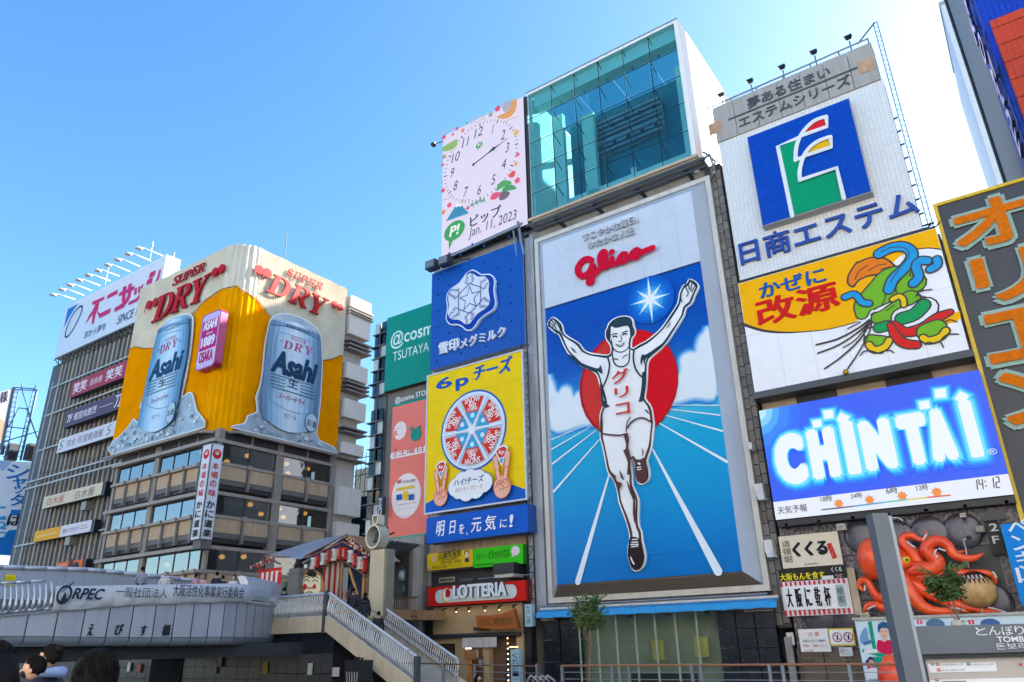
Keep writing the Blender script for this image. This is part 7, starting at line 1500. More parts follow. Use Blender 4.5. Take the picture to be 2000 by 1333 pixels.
yn = thing('yellow_notice', 'bright yellow notice sheet taped to the far parapet at the left', 'notice', ox(18, 1133, -45.8)); A = Art(PX(-45.85), 0, .002); A.rect(I('#F2E018'), K5(28, 225), K5(112, 155)); 
for k in range(5): A.rect(I('#C8B010'), K5(38, 175+k*11), K5(100, 171+k*11))
A.obj('sheet', yn)
# abutment: dark tiled wall under landing and bridge
aw_ = thing('dark_tiled_wall', 'dark tiled quay wall below the bridge end and the stair landing', 'wall', (-34, 26.5, -.45)); tiles = [S('#232A33', .3, var=.1, sc=1.5), S('#2A313B', .3, var=.1, sc=1.5), S('#2A2A2E', .3, var=.1, sc=1.5)]
for i in range(6):
    for k in range(3): box('wall_tile', aw_, tiles[(i*2+k) % 2], (-33.9+i*.82, -33.9+i*.82+.8), (26.3, 26.6), (-.45+k*.95, .47+k*.95))
for i in range(22):
    for k in range(3): box('wall_tile', aw_, tiles[2-(i+k) % 2], (-56.0+i*1.0, -55.03+i*1.0), (27.6, 27.8), (-.45+k*.62, .14+k*.62))
box('passage', aw_, S('#08080A', .9), (-46.5, -43.2), (27.55, 27.62), (-.45, 1.4)); box('passage', aw_, S('#101114', .9), (-29.0, -26.0), (28.3, 28.4), (-.45, .6)); box('backing', aw_, DARK, (-56, -29), (27.8, 28.0), (-.45, 1.5)); box('backing', aw_, DARK, (-33.9, -29), (26.6, 27.6), (-.45, 2.4))
for k, (x, y, h) in enumerate(((252, 1303, '#D8D4CA'), (272, 1305, '#C8503A'), (430, 1293, '#C8CCC8'), (420, 1306, '#DCDCD8'), (519, 1305, '#C8A020'), (606, 1307, '#C9CBB8'))):
    Y = 27.5 if x < 500 else 26.25; p = oy(x, y, Y); tag(box('wall_notice', None, S(h, .6), (p.x-.16, p.x+.16), (Y-.03, Y), (p.z-.26, p.z+.26)), ['small pale notice on the dark wall under the bridge, leftmost', 'small red notice next to the leftmost pale one under the bridge', 'grey pictogram notice under the right half of the bridge', 'pale notice under and left of the grey pictogram notice', 'yellow and orange poster on the tiled wall right below the bridge corner', 'small cream strip poster on the tiled wall below the landing'][k], 'notice')
# landing and stair
st = thing('stone_stair', 'beige stone landing and stair with steel balustrades coming down from the bridge', 'stair', (-28, 28, -.45)); BGE = S('#D8C8AA', .7, var=.1, sc=1, streak=.12)
box('landing_slab', st, BGE, (-34.4, -29.2), (26.0, 29.6), (2.35, 3.0)); box('edge_beam', st, BGE, (-33.4, -29.15), (25.9, 25.99), (2.32, 3.05))
zs0 = 3.0; sl = .507; x_s = -29.15
for k in range(23):
    x = x_s+k*.31; z = zs0-(k+1)*.157
    box('step', st, S('#B9B0A4', .7, var=.12), (x, x+.34), (26.1, 28.9), (z-.3, z))
q = MB()
for y in (25.92, 28.98):
    x1 = x_s+6.9; z1 = zs0-6.9*sl; q.add([(x_s, y, zs0+.05), (x1, y, z1+.05), (x1, y, z1-.75), (x_s, y, zs0-.7), (x_s, y+.2, zs0+.05), (x1, y+.2, z1+.05), (x1, y+.2, z1-.75), (x_s, y+.2, zs0-.7)], [(0, 3, 2, 1), (4, 5, 6, 7), (0, 1, 5, 4), (3, 7, 6, 2)], BGE)
q.obj('stringer', st); q = MB(); q.add([(x_s, 26.1, 2.3), (x_s+6.9, 26.1, -1.2), (x_s+6.9, 28.9, -1.2), (x_s, 28.9, 2.3)], [(0, 1, 2, 3)], S('#8E8474', .8)); q.obj('soffit', st)
RAILM = S('#D2D6DC', .3, .4, var=.08); bmesh_ = None
def baluster(par, x, y, z, h=1.0):
    global bmesh_
    if bmesh_ is None:
        q = MB(); Pp = [(0, 0, 0), (0, -.07, .25), (0, -.03, .55), (0, .05, .8), (0, 0, 1.0)]; q.tube(RAILM, Pp, [.032, .042, .026, .03, .03], 5); o = q.obj('baluster', None, Matrix.Identity(4)); bmesh_ = o.data; COL.objects.unlink(o); bpy.data.objects.remove(o)
    o = bpy.data.objects.new('baluster', bmesh_); link(o, par, Matrix.Translation((x, y, z)) @ Matrix.Diagonal((1, 1, h, 1)))
def balustrade(lab, P0, P1, n, h=1.05, base=.06):
    t = thing('balustrade', lab, 'railing', P0, 'steel balustrades of the stair'); P0, P1 = Vector(P0), Vector(P1)
    rod('handrail', t, RAILM, P0+Vector((0, 0, h)), P1+Vector((0, 0, h)), .07); rod('bottom_bar', t, RAILM, P0+Vector((0, 0, base)), P1+Vector((0, 0, base)), .035)
    for k in range(n+1): p = P0.lerp(P1, k/n); baluster(t, p.x, p.y, p.z+base, h-base)
    return t
balustrade('steel balustrade along the landing in front of the red and white stage', (-33.4, 26.0, 3.0), (-29.2, 26.0, 3.0), 34, 1.08)
balustrade('near sloping steel balustrade of the stair', (-29.15, 26.0, 3.0), (-23.4, 26.0, .09), 46, 1.08)
t = balustrade('far sloping steel balustrade of the stair', (-29.5, 29.05, 2.9), (-23.6, 29.05, -.1), 46, 1.08)
for dz in (.45, .75): rod('handrail', t, S('#8A7A6A', .4, .4), (-28.9, 28.7, 2.6+dz), (-23.6, 28.7, -.1+dz), .03)
balustrade('short level steel balustrade behind the clock pillar', (-30.0, 29.8, 3.0), (-28.6, 29.8, 3.0), 12, 1.0)
for k, (x, lab) in enumerate(((-29.35, 'steel newel post where the landing rail turns down the stair'), (-23.35, 'steel newel post at the foot of the near stair rail'))): tag(box('newel_post', None, S('#5E646E', .4, .5), (x-.09, x+.09), (25.85, 26.1), (2.3 if k == 0 else -1, 4.2 if k == 0 else 1.2)), lab, 'post')
# promenade railing with copper handrail
rg = thing('promenade_railing', 'promenade railing with an orange-brown handrail and thin wires before the shopfronts', 'railing', (-11, 25, -.45)); rod('handrail', rg, S('#A8704E', .4, .3), (-15.2, 24.6, .83), (-4, 24.6, .83), .035)
for k in range(4): rod('wire', rg, S('#9AA2AA', .4, .5), (-15.2, 24.6, .62-k*.22), (-4, 24.6, .62-k*.22), .012, 5)
for x in (-15.2, -13.2, -12.55, -10.3, -10.0, -7.8, -7.4, -5.5): box('rail_post', rg, S('#8E959C', .4, .5), (x-.04, x+.04), (24.55, 24.65), (-.45, .84))
tg = thing('tube_barrier', 'thin steel guard rail with wires before the food shop', 'railing', (-24, 25, -.45)); rod('handrail', tg, RUST, (-26.3, 26.6, .95), (-17.4, 26.6, .75), .03)
for k in range(3): rod('wire', tg, STEEL, (-22.4, 26.6, .6-k*.25), (-17.4, 26.6, .5-k*.25), .012, 5)
for x in (-22.4, -20.7, -17.6): box('rail_post', tg, STEEL, (x-.04, x+.04), (26.55, 26.65), (-.45, .85))
q = MB()
for k in range(4): q.path(S('#A8A8A4', .4, .5), [(-17.2+k*.25, 25.4, -.45), (-17.25+k*.25, 25.4, .3), (-17.1+k*.25, 25.4, .48), (-16.8+k*.25, 25.4, .3), (-16.6+k*.25, 25.4, -.45)], .04)
tag(q.obj('bicycle_rack'), 'hooped steel rack at the corner between food shop and runner building', 'rack')
# copper-green planter lantern and chair-like black throne
tr = thing('black_chair', 'big black slatted chair with white painting on its back under the stair', 'chair', oy(695, 1330, 25)); bk_ = S('#1C1F24', .5)
q = MB(); a_, b_ = oy(672, 1322, 25), oy(722, 1300, 25); q.box(bk_, (a_.x, b_.x), (25, 25.2), (-.1, oy(695, 1290, 25).z)); q.obj('seat_back', tr)
for k in range(7): x = a_.x+.12+(b_.x-a_.x-.2)*k/6.5; box('back_slat', tr, bk_, (x, x+.1), (25.02, 25.1), (.2, 1.22-.03*(k-3)**2)) 
box('armrest', tr, bk_, (a_.x-.2, a_.x+.02), (24.4, 25.1), (.25, .33)); box('armrest', tr, bk_, (b_.x-.02, b_.x+.2), (24.4, 25.1), (.25, .33)); box('seat', tr, bk_, (a_.x, b_.x), (24.4, 25), (-.1, 0))
A = Art(PY(24.99), .004)
for k in range(5): A.stroke(S('#D8D8D4'), [(a_.x+.15+k*.17, .0), (a_.x+.22+k*.15, .35), (a_.x+.15+k*.17, .6)], .04, uv=True)
A.obj('white_painting', tr)
tag(box('notice_board', None, S('#D6CCC8'), (oy(649, 1310, 26.2).x, oy(662, 1310, 26.2).x), (26.2, 26.24), (oy(650, 1322, 26.2).z, oy(650, 1304, 26.2).z)), 'pinkish white notice left of the black chair', 'notice')
# ================================================================= FESTIVAL STAGE
K6 = K(480, 1000, 4.0025)
YS = 31.0
fs = thing('festival_stage', 'wooden festival stage with a plank roof, red and white striped curtain behind the landing', 'stage', (-35, 32, 3))
wd, tarp = S('#A9805A', .6, var=.15, sc=3), S('#8FA0B4', .35, .3, var=.12, sc=2)
pk = oy(*K6(775, 185), YS); lf = oy(*K6(430, 355), YS); rt = oy(*K6(950, 350), YS)
ap = oy(*K6(752, 200), YS); el = oy(*K6(500, 330), YS); er = oy(*K6(962, 340), YS)
ap = Vector((-32.9, YS, 7.65)); el = Vector((-36.6, YS, 6.35)); er = Vector((-30.3, YS, 6.1))
# main gable roof: ridge runs back and left; slope planks
for side in (0, 1):
    e = el if side == 0 else er
    for k in range(14 if side == 0 else 4):
        y0 = YS-.7+k*.45; q = MB(); m_ = tarp if side == 0 else wd
        q.add([(ap.x, y0, ap.z), (e.x, y0, e.z), (e.x, y0+.42, e.z), (ap.x, y0+.42, ap.z), (ap.x, y0, ap.z-.06), (e.x, y0, e.z-.06), (e.x, y0+.42, e.z-.06), (ap.x, y0+.42, ap.z-.06)], [(0, 1, 2, 3), (4, 7, 6, 5), (0, 4, 5, 1), (1, 5, 6, 2)], m_); q.obj('roof_plank', fs)
# the side roof slope seen from the canal: big tarp with ribs, running left and down
r0, r1, r2, r3 = oy(*K6(790, 178), YS-.3), oy(*K6(430, 362), YS-1.2), oy(*K6(150, 345), YS-1.0), oy(*K6(560, 215), YS+1.5)
q = MB(); N = 26
for k in range(N):
    t0, t1 = k/N, (k+.86)/N; a_, b_ = r0.lerp(r3, t0), r1.lerp(r2, t0); c_, d_ = r0.lerp(r3, t1), r1.lerp(r2, t1)
    q = MB(); q.add([a_, b_, d_, c_, a_-Vector((0, 0, .05)), b_-Vector((0, 0, .05)), d_-Vector((0, 0, .05)), c_-Vector((0, 0, .05))], [(0, 1, 2, 3), (4, 7, 6, 5), (0, 4, 5, 1), (0, 3, 7, 4), (1, 5, 6, 2), (2, 6, 7, 3)], tarp); q.obj('roof_plank', fs)
for a_, b_ in ((K6(790, 178), K6(430, 362)), (K6(150, 345), K6(270, 410)), (K6(430, 362), K6(150, 345)), (K6(500, 350), K6(760, 235)), (K6(760, 235), K6(955, 340)), (K6(500, 470), K6(752, 378)), (K6(752, 378), K6(950, 505))):
    rod('roof_beam', fs, S('#8C5A48', .6), oy(*a_, YS-1.1), oy(*b_, YS-1.1), .05)
for x in (500, 752, 925): a_ = oy(*K6(x, 480), YS-.9); rod('post', fs, wd, (a_.x, YS-.9, 3), (a_.x, YS-.9, 6.2), .08)
pu = S('#2E1F66', .7)
A = Art(PY(YS-.85), 0, .004); A.poly(pu, pts("500,350 760,238 955,345 955,380 760,270 500,385", K6), th=.03); A.poly(pu, pts("765,380 950,500 950,440 780,372", K6), th=.03); A.obj('purple_cloth', fs)
# bead-like decoration of balls along the right eave
q = MB(); cl_ = [S('#C83A2A'), S('#D8A040'), S('#E8E0D8'), S('#6A2A6A')]; random.seed(5)
for k in range(90):
    t = random.random(); p = oy(*K6(790+170*t+random.uniform(-12, 14), 190+130*t+random.uniform(-4, 55)), YS-1.2-random.random()*.2); q.ball(random.choice(cl_), p, .06, 5, 3)
for k in range(80):
    t = random.random(); p = oy(*K6(40+140*t+random.uniform(-8, 60), 430-80*t+random.uniform(0, 18)), YS-1.6-random.random()*.2); q.ball(random.choice(cl_), p, .06, 5, 3)
stuff(q.obj('bead', fs))
def curtain(name, par, pl, L, n, h0='#C81E1E', h1='#E6DDC8'):
    (x0, y0), (x1, y1) = pl.uv(L[0]), pl.uv(L[1])
    for k in range(n):
        a_, b_ = x0+(x1-x0)*k/n, x0+(x1-x0)*(k+1)/n; A = Art(pl, (k % 2)*.03); A.urect(S(h0 if k % 2 == 0 else h1, .8, var=.06), (a_, y0), (b_-.005, y1)); A.obj(name, par)
curtain('curtain_stripe', fs, PY(YS+.5), (K6(590, 720), K6(760, 385)), 7); curtain('curtain_stripe', fs, PY(YS-1.3), (K6(98, 600), K6(275, 460)), 9, '#D81A1A', '#F0E8E4')
A = Art(PY(YS-1.32), 0, .003); A.rect(S('#D81A1A', .8), K6(90, 478), K6(285, 432)); A.rect(S('#D81A1A', .8), K6(262, 600), K6(282, 470)); A.obj('curtain_heading', fs)
box('platform', fs, wd, (-39, -30.2), (YS-.9, YS+5), (2.98, 3.5)); box('back_cloth', fs, S('#2C4468', .8), (-34.4, -32.3), (YS+1.2, YS+1.3), (3.0, 6.9))
q = MB(); q.box(wd, (-31.3, -31.1), (YS-.6, YS-.4), (3, 6.0), Matrix.Translation((0, 0, 0)) @ Matrix.Rotation(0, 4, 'Y')); q.obj('prop', fs)
rod('leaning_pole', fs, S('#C08A4A', .5), oy(*K6(875, 650), YS-1), oy(*K6(810, 440), YS-1), .08); rod('leaning_pole', fs, S('#C08A4A', .5), oy(*K6(915, 650), YS-1), oy(*K6(925, 520), YS-1), .08)
lan = [(527, 405, 0), (563, 390, 1), (605, 370, 0), (652, 350, 1), (692, 338, 0), (738, 325, 1), (780, 328, 1), (818, 350, 0), (855, 378, 1), (892, 402, 0), (930, 425, 1)]
for k, (x, y, r_) in enumerate(lan):
    c_ = oy(*K6(x, y), YS-1.3); t = thing('paper_lantern', ('red' if r_ else 'white')+' paper lantern, '+['first', 'second', 'third', 'fourth', 'fifth', 'sixth', 'seventh', 'eighth', 'ninth', 'tenth', 'last'][k]+' from the left under the stage gable', 'lantern', c_, 'lanterns under the stage gable')
    q = MB(); m_ = S('#C81C1C' if r_ else '#E4E0DC', .5)
    for j in range(6): q.rod(m_, (c_.x, c_.y, c_.z-.33+j*.11), (c_.x, c_.y, c_.z-.33+j*.11+.055), .15 if j else .13, 10, .19); q.rod(m_, (c_.x, c_.y, c_.z-.275+j*.11), (c_.x, c_.y, c_.z-.22+j*.11), .19, 10, .15)
    q.obj('paper_shade', t)
    for z_ in (-.37, .34): rod('rim', t, S('#26221E'), (c_.x, c_.y, c_.z+z_), (c_.x, c_.y, c_.z+z_+.05), .1, 8)
    A = Art(PY(c_.y-.2), .0); A.vtext(S('#26221E' if not r_ else '#E8D8A8'), '商店' if k % 2 else '道頓', (c_.x-.09, c_.z-.22), (c_.x+.09, c_.z+.22), .0, uv=True); A.obj('writing', t)
fc = thing('face_panel', 'painted laughing face with red cheeks and black cap on the stage', 'panel', oy(*K6(520, 640), YS-1.5))
P = PY(YS-1.6); A = Art(P, 0, .003); A.poly(S('#B07A3A'), pts("440,500 470,465 520,452 570,470 605,520 612,640 440,642", K6), th=.06, sm=2); A.poly(I('#EADFB8'), pts("452,560 455,510 490,492 540,490 585,505 592,560 575,642 470,642", K6), sm=2)
A.poly(I('#1E1C1C'), pts("490,500 485,470 520,450 555,470 560,500 525,510", K6), sm=2); A.ell(I('#D02A2A'), K6(470, 588), .17); A.ell(I('#D02A2A'), K6(545, 585), .14)
for s_ in ("462,545 485,530 505,548", "530,545 550,532 572,548", "455,520 480,505 505,520", "530,518 555,505 580,520", "480,635 505,625 530,632", "490,590 515,600 535,588"): A.stroke(I('#26221E'), pts(s_, K6), .05)
A.obj('painted_face', fc)
dp = thing('stone_pillar', 'grey stone gate pillar with a rounded top beside the small striped curtain', 'pillar', oy(*K6(360, 640), 29)); a_, b_ = oy(*K6(318, 640), 29), oy(*K6(415, 480), 29)
q = MB(); sn = S('#77746F', .8, var=.15, sc=2, bump=.3); q.box(sn, (a_.x, b_.x), (29, 29.6), (3, b_.z)); q.box(sn, (a_.x-.05, b_.x+.08), (28.95, 29.65), (b_.z, b_.z+.1)); q.box(sn, (a_.x+.05, b_.x), (29, 29.6), (b_.z+.1, b_.z+.3)); q.obj('pillar_block', dp); box('green_plaque', dp, S('#4A6A5A'), (a_.x-.35, a_.x-.05), (28.9, 29.1), (3, b_.z-.4))
# clock pillar with its ring and bell
cp = thing('bell_pillar', 'beige pillar topped by a big ring with a green bell at the bridge end', 'pillar', (-29, 28.8, 3)); Yc = 28.8
a_, b_ = oy(*K6(952, 660), Yc), oy(*K6(1045, 270), Yc); bp2 = S('#C9BC9C', .6, var=.08, streak=.1)
c_ = oy(*K6(992, 193), Yc); rr_ = .64; X0_ = a_.x+.02; X1_ = b_.x-.3
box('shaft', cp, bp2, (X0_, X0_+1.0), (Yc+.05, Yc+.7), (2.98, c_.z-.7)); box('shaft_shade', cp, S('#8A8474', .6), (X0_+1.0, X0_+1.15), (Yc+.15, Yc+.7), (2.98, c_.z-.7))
q = MB(); N = 28; v = []; f = []
for i in range(N):
    t = 2*math.pi*i/N
    for r, y in ((rr_, Yc), (rr_*.84, Yc), (rr_*.84, Yc+.7), (rr_, Yc+.7)): v.append((c_.x+r*math.cos(t)*.85, y, c_.z+r*math.sin(t)*1.0))
for i in range(N):
    for j in range(4): a2, b2 = i*4, ((i+1) % N)*4; f.append((a2+j, a2+(j+1) % 4, b2+(j+1) % 4, b2+j))
q.add(v, f, S('#C9C4B4', .4, .2), smooth=False); q.obj('ring', cp)
q = MB(); gb_ = S('#3A5A4A', .4, .5); q.tube(gb_, [(c_.x+.05, Yc+.3, c_.z+.28), (c_.x+.05, Yc+.3, c_.z+.15), (c_.x+.05, Yc+.3, c_.z-.1), (c_.x+.05, Yc+.3, c_.z-.28)], [.03, .12, .16, .24], 10); q.obj('bell', cp); q = MB(); q.rod(gb_, (c_.x+.05, Yc+.3, c_.z-.28), (c_.x+.05, Yc+.3, c_.z-.42), .05); q.obj('clapper', cp)
bt = thing('speaker_box', 'small cream box with a dark opening on top of the bell ring', 'box', (c_.x, Yc, c_.z+.64)); 
for x0, x1, z0, z1 in ((-.22, .22, .62, .7), (-.22, .22, 1.06, 1.14), (-.22, -.15, .7, 1.06), (.15, .22, .7, 1.06)): box('box_side', bt, S('#D8D0BC', .5), (c_.x+x0+.1, c_.x+x1+.1), (Yc, Yc+.5), (c_.z+z0, c_.z+z1))
box('box_back', bt, S('#5A564E'), (c_.x-.05, c_.x+.25), (Yc+.45, Yc+.5), (c_.z+.7, c_.z+1.06))
lp = thing('black_lamp_post', 'thin dark lamp post with a short cross arm beside the bell pillar', 'lamp post', oy(756, 1168, 30)); p = oy(757, 1030, 30); rod('post', lp, S('#2A2226'), (p.x, 30, 3), (p.x, 30, p.z), .06); rod('arm', lp, S('#4A2A26'), (p.x, 30, p.z-.45), (p.x+.5, 30, p.z-.35), .05)
js = thing('jersey_banner', 'white basketball jersey with red trim hung as a banner behind the lamp post', 'banner', oy(765, 1140, 31)); A = Art(PY(31), 0, .004); A.poly(I('#DCDFE8'), pts("1058,348 1085,345 1105,372 1135,350 1172,356 1158,420 1155,560 1040,572 1046,420", K6), th=.05)
A.stroke(I('#B8283A'), pts("1135,350 1165,358 1158,420 1156,480", K6), .06); A.text(I('#C83A4A'), '0', K6(1100, 420), K6(1118, 385), .03); A.poly(I('#2C4A9A'), pts("1042,420 1056,420 1056,560 1040,568", K6)); A.obj('jersey', js); rod('pole', js, STEELD, (oy(*K6(1040, 572), 31.1).x, 31.1, 3), (oy(*K6(1040, 572), 31.1).x, 31.1, 6.3), .04)
tag(box('low_poster', None, S('#D8B8B4'), (oy(*K6(1040, 660), 30.6).x, oy(*K6(1105, 600), 30.6).x), (30.6, 30.64), (oy(*K6(1040, 670), 30.6).z, oy(*K6(1105, 595), 30.6).z)), 'pale pink poster on the street below the jersey banner', 'poster')
ml = thing('green_lantern', 'green metal hanging lantern on the grey wall right of the jersey banner', 'lantern', oy(*K6(1215, 600), 34)); c_ = oy(*K6(1217, 500), 34); gm = S('#4A6458', .5, .3)
q = MB(); q.rod(gm, (c_.x, 34, c_.z+.35), (c_.x, 34, c_.z+.6), .04); q.rod(gm, (c_.x, 34, c_.z+.3), (c_.x, 34, c_.z+.4), .3, 8, .1); q.rod(gm, (c_.x, 34, c_.z-.35), (c_.x, 34, c_.z-.25), .3, 8); q.obj('lantern_frame', ml); q = MB(); q.rod(S('#B8C4B8', .2), (c_.x, 34, c_.z-.25), (c_.x, 34, c_.z+.3), .2, 8); q.obj('lantern_glass', ml); q = MB(); q.tube(gm, [(c_.x+.15, 34, c_.z-.5), (c_.x+.15, 34, c_.z-.8), (c_.x+.15, 34, c_.z-1.2)], [.08, .2, .03], 6); q.obj('lower_pendant', ml)
gw = thing('grey_street_wall', 'grey rendered wall and dark curved pier between the jersey banner and the burger sign', 'wall', (-33.5, 36, 3))
box('wall', gw, S('#9A978F', .7, var=.12, streak=.15), (-35.6, -32.55), (36.6, 37), (-.45, 8.2)); box('dark_pier', gw, S('#44423F', .6, var=.15), (-34.7, -33.8), (36.2, 36.6), (2.9, 7.5)); box('light_pier', gw, S('#B9B5AC', .6), (-33.2, -32.6), (36.3, 36.6), (-.45, 7.4)); box('lower_wall', gw, S('#B4AFA6', .7), (-35.6, -32.6), (36.0, 36.2), (-.45, 1.6))
rg2 = thing('street_fence', 'brown barred fence on the street edge between the bell pillar and the burger shop', 'railing', (-32, 33, 3))
a_, b_ = oy(*K6(1120, 685), 33), oy(*K6(1345, 685), 33); rod('handrail', rg2, RUST, (a_.x, 33, a_.z), (b_.x, 33, a_.z), .05); rod('handrail', rg2, RUST, (a_.x, 33, a_.z-1.0), (b_.x, 33, a_.z-1.0), .03); z_ = a_.z
for k in range(14): x = a_.x+(b_.x-a_.x)*k/13; rod('bar', rg2, S('#8A7A6E', .4, .4), (x, 33, z_-1.2), (x, 33, z_), .03 if k % 5 else .05, 5)
# ================================================================= TREES
def tree(name, lab, base, top, crown, rad, n, tr, g, seed=1):
    random.seed(seed); t = thing(name, lab, 'tree', base, g); bark = S('#8A7458', .8, var=.2, sc=6, bump=.4); B = Vector(base); T_ = Vector(top); q = MB()
    mid = B.lerp(T_, .55)+Vector((.06, 0, 0)); q.tube(bark, [B, B.lerp(T_, .3)+Vector((-.04, 0, 0)), mid, T_], [tr, tr*.85, tr*.7, tr*.3], 7)
    for k in range(9):
        a = random.random()*6.28; r = rad[0]*random.uniform(.5, .9); s_ = B.lerp(T_, random.uniform(.6, .95)); q.tube(bark, [s_, s_+Vector((math.cos(a)*r*.5, math.sin(a)*r*.5, rad[2]*.3)), s_+Vector((math.cos(a)*r, math.sin(a)*r, rad[2]*random.uniform(.2, .9)))], [tr*.35, tr*.22, .01], 5)
    q.obj('trunk', t); q = MB(); ms = [S(h, .6, var=.1, sc=3, spec=.3) for h in ('#4E6A34', '#3A5428', '#6E7E44', '#5A7040')]; cl = []
    for k in range(30):
        a = random.random()*6.28; u = random.uniform(-1, 1); r = random.random()**.4*.88; s_ = math.sqrt(1-u*u); cl.append(Vector(crown)+Vector((r*s_*math.cos(a)*rad[0], r*s_*math.sin(a)*rad[1], r*u*rad[2])))
    for k in range(n):
        c = random.choice(cl); d = Vector((random.gauss(0, 1), random.gauss(0, 1), random.gauss(0, 1)))*rad[0]*.17; p = c+d; s_ = random.uniform(.035, .075)
        a = Vector((random.gauss(0, 1), random.gauss(0, 1), random.gauss(0, .6))).normalized(); b = a.orthogonal().normalized(); m_ = ms[cl.index(c) % 4 if random.random() < .7 else k % 4]
        q.add([p-a*s_*1.4, p+b*s_*.55, p+a*s_*1.4, p-b*s_*.55], [(0, 1, 2, 3)], m_)
    for k in range(10):
        a = random.random()*6.28; p = Vector(crown)+Vector((math.cos(a)*rad[0]*.8, 0, rad[2]*.7)); e_ = p+Vector((math.cos(a)*.35, 0, random.uniform(.1, .4)))
        for j in range(8): c = p.lerp(e_, j/8); q.add([c, c+Vector((.09, 0, .04)), c+Vector((.04, .02, .08))], [(0, 1, 2)], ms[j % 4])
    stuff(q.obj('crown', t)); return t
tree('young_tree', 'young bushy tree with a pale trunk in front of the closed shopfront', (-17.2, 30, -.45), (-17.05, 30, 2.9), (-17.0, 30, 2.75), (.78, .75, .78), 2600, .075, 'young promenade trees', 3)
tree('young_tree', 'young tree whose round crown stands against the octopus', (-2.75, 27, -.45), (-2.75, 27, 3.0), (-2.85, 27, 2.98), (.5, .5, .45), 2200, .055, 'young promenade trees', 8)
tc = thing('tree_collar', 'pale cloth collar round the trunk of the tree by the octopus', 'collar', (-2.75, 27, 1.7)); q = MB(); q.tube(S('#CFC8B8', .7), [(-2.75, 27, 1.62), (-2.75, 27, 1.82), (-2.75, 27, 1.95)], [.12, .2, .16], 8); q.obj('cloth', tc)
# ================================================================= RIVERSIDE INFORMATION BOARD (nearby, right)
KP = K(1640, 1150, 5.5556); D6 = 6.1; c0 = EYEP+Vector((-math.sin(YAW), math.cos(YAW), 0))*D6; UB = (math.cos(YAW), math.sin(YAW), 0)
ib = thing('information_board', 'grey riverside information board with white lettering and a tall post at the right', 'sign', (.8, 5.7, 0)); PI_ = Pl((c0.x, c0.y, 0), UB); PP_ = Pl((c0.x, c0.y, 0), UB)
GYM = S('#5E6672', .45, .2, var=.08, sc=4); GY2 = S('#9AA4B0', .4, .3, var=.06)
def ub(name, m_, u, v, d): A = Art(PI_, d[0]); A.urect(m_, (u[0], v[0]), (u[1], v[1]), d[1]-d[0]); A.d = 0; return A.obj(name, ib)
uB0 = PI_.uv((1768, 1222))[0]; vt = PI_.uv((1900, 1221))[1]; vm = PI_.uv((1900, 1276))[1]; uI = PI_.uv((1803, 1290))[0]
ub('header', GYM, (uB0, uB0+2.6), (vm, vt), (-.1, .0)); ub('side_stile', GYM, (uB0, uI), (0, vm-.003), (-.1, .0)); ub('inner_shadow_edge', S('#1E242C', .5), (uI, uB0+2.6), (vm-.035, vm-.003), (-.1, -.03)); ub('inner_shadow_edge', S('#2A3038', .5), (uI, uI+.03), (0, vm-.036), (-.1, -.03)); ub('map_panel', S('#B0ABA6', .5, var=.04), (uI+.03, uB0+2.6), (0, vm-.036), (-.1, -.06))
A = Art(PI_, .002, .001); wl2 = I('#D6DAE0')
for c, l, r in (('と', (1480, 512), (1582, 412)), ('ん', (1618, 508), (1730, 405)), ('ぼ', (1765, 510), (1868, 402)), ('り', (1905, 505), (1985, 400))): A.text(wl2, c, KP(*l), KP(*r), .04)
u_ = PI_.uv(KP(1985, 505)); hh_ = PI_.uv(KP(1985, 400))[1]-u_[1]
for k, c in enumerate('リバーウォーク'): A.text(wl2, c, (u_[0]+.07+k*.085, u_[1]), (u_[0]+.14+k*.085, u_[1]+hh_), .03, uv=True)
u1_ = PI_.uv(KP(1702, 585)); A.text(wl2, 'TOMBORI RIVER WALK', u1_, (u1_[0]+.78, u1_[1]+.042), .03, uv=True); u1_ = PI_.uv(KP(1690, 662)); A.text(wl2, '돈보리 리버워크', u1_, (u1_[0]+.6, u1_[1]+.045), .0, uv=True); A.obj('lettering', ib)
A = Art(PI_, -.055, .001); wp = I('#DADDE2'); tn = I('#3A3A42')
A.rect(wp, KP(1015, 918), KP(1735, 800)); A.rect(wp, KP(1020, 1060), KP(2100, 968)); A.rect(I('#5A74A0'), KP(1035, 836), KP(1062, 812)); A.text(wp, '↑', KP(1040, 834), KP(1058, 815))
for x, y, h in ((1085, 838, '#B04A40'), (1098, 898, '#C83A40'), (1420, 836, '#2A5AA8'), (1075, 1010, '#B04A40')): A.rect(I(h), KP(x, y), KP(x+32, y-32)); A.text(wp, 'M', KP(x+6, y-6), KP(x+26, y-26))
for t, x, y, w_ in (('地下鉄御堂筋線 なんば駅', 1128, 836, 245), ('地下鉄千日前線 なんば駅', 1142, 896, 245), ('近鉄奈良線 なんば駅', 1462, 832, 240)): A.text(tn, t, KP(x, y), KP(x+w_, y-22)); A.rect(I('#A8A8AC'), KP(x, y+14), KP(x+w_-20, y+8))
A.rect(I('#8A8A90'), KP(1140, 1035), KP(1400, 1000)); A.rect(I('#C83A40'), KP(1985, 840), KP(2010, 810)); A.obj('printed_map', ib)
# post of the board: a square steel column
u0, v0 = PP_.uv((1768, 1333)); u1, v1 = PP_.uv((1706, 1008)); pu0 = (PP_.uv((1690, 1012))[0]+PP_.uv((1752, 1333))[0])/2
q = MB(); Mx = PP_.M; w_p = .125
q.box(GYM, (pu0, pu0+w_p), (PI_.uv((1705, 1008))[1]*0, PI_.uv((1705, 1008))[1]), (.02, .14), Mx); q.obj('post', ib)
q = MB(); q.box(GY2, (pu0+w_p+.001, pu0+w_p+.045), (0, PI_.uv((1705, 1012))[1]), (-.03, .1), Mx); q.obj('post_flange', ib)
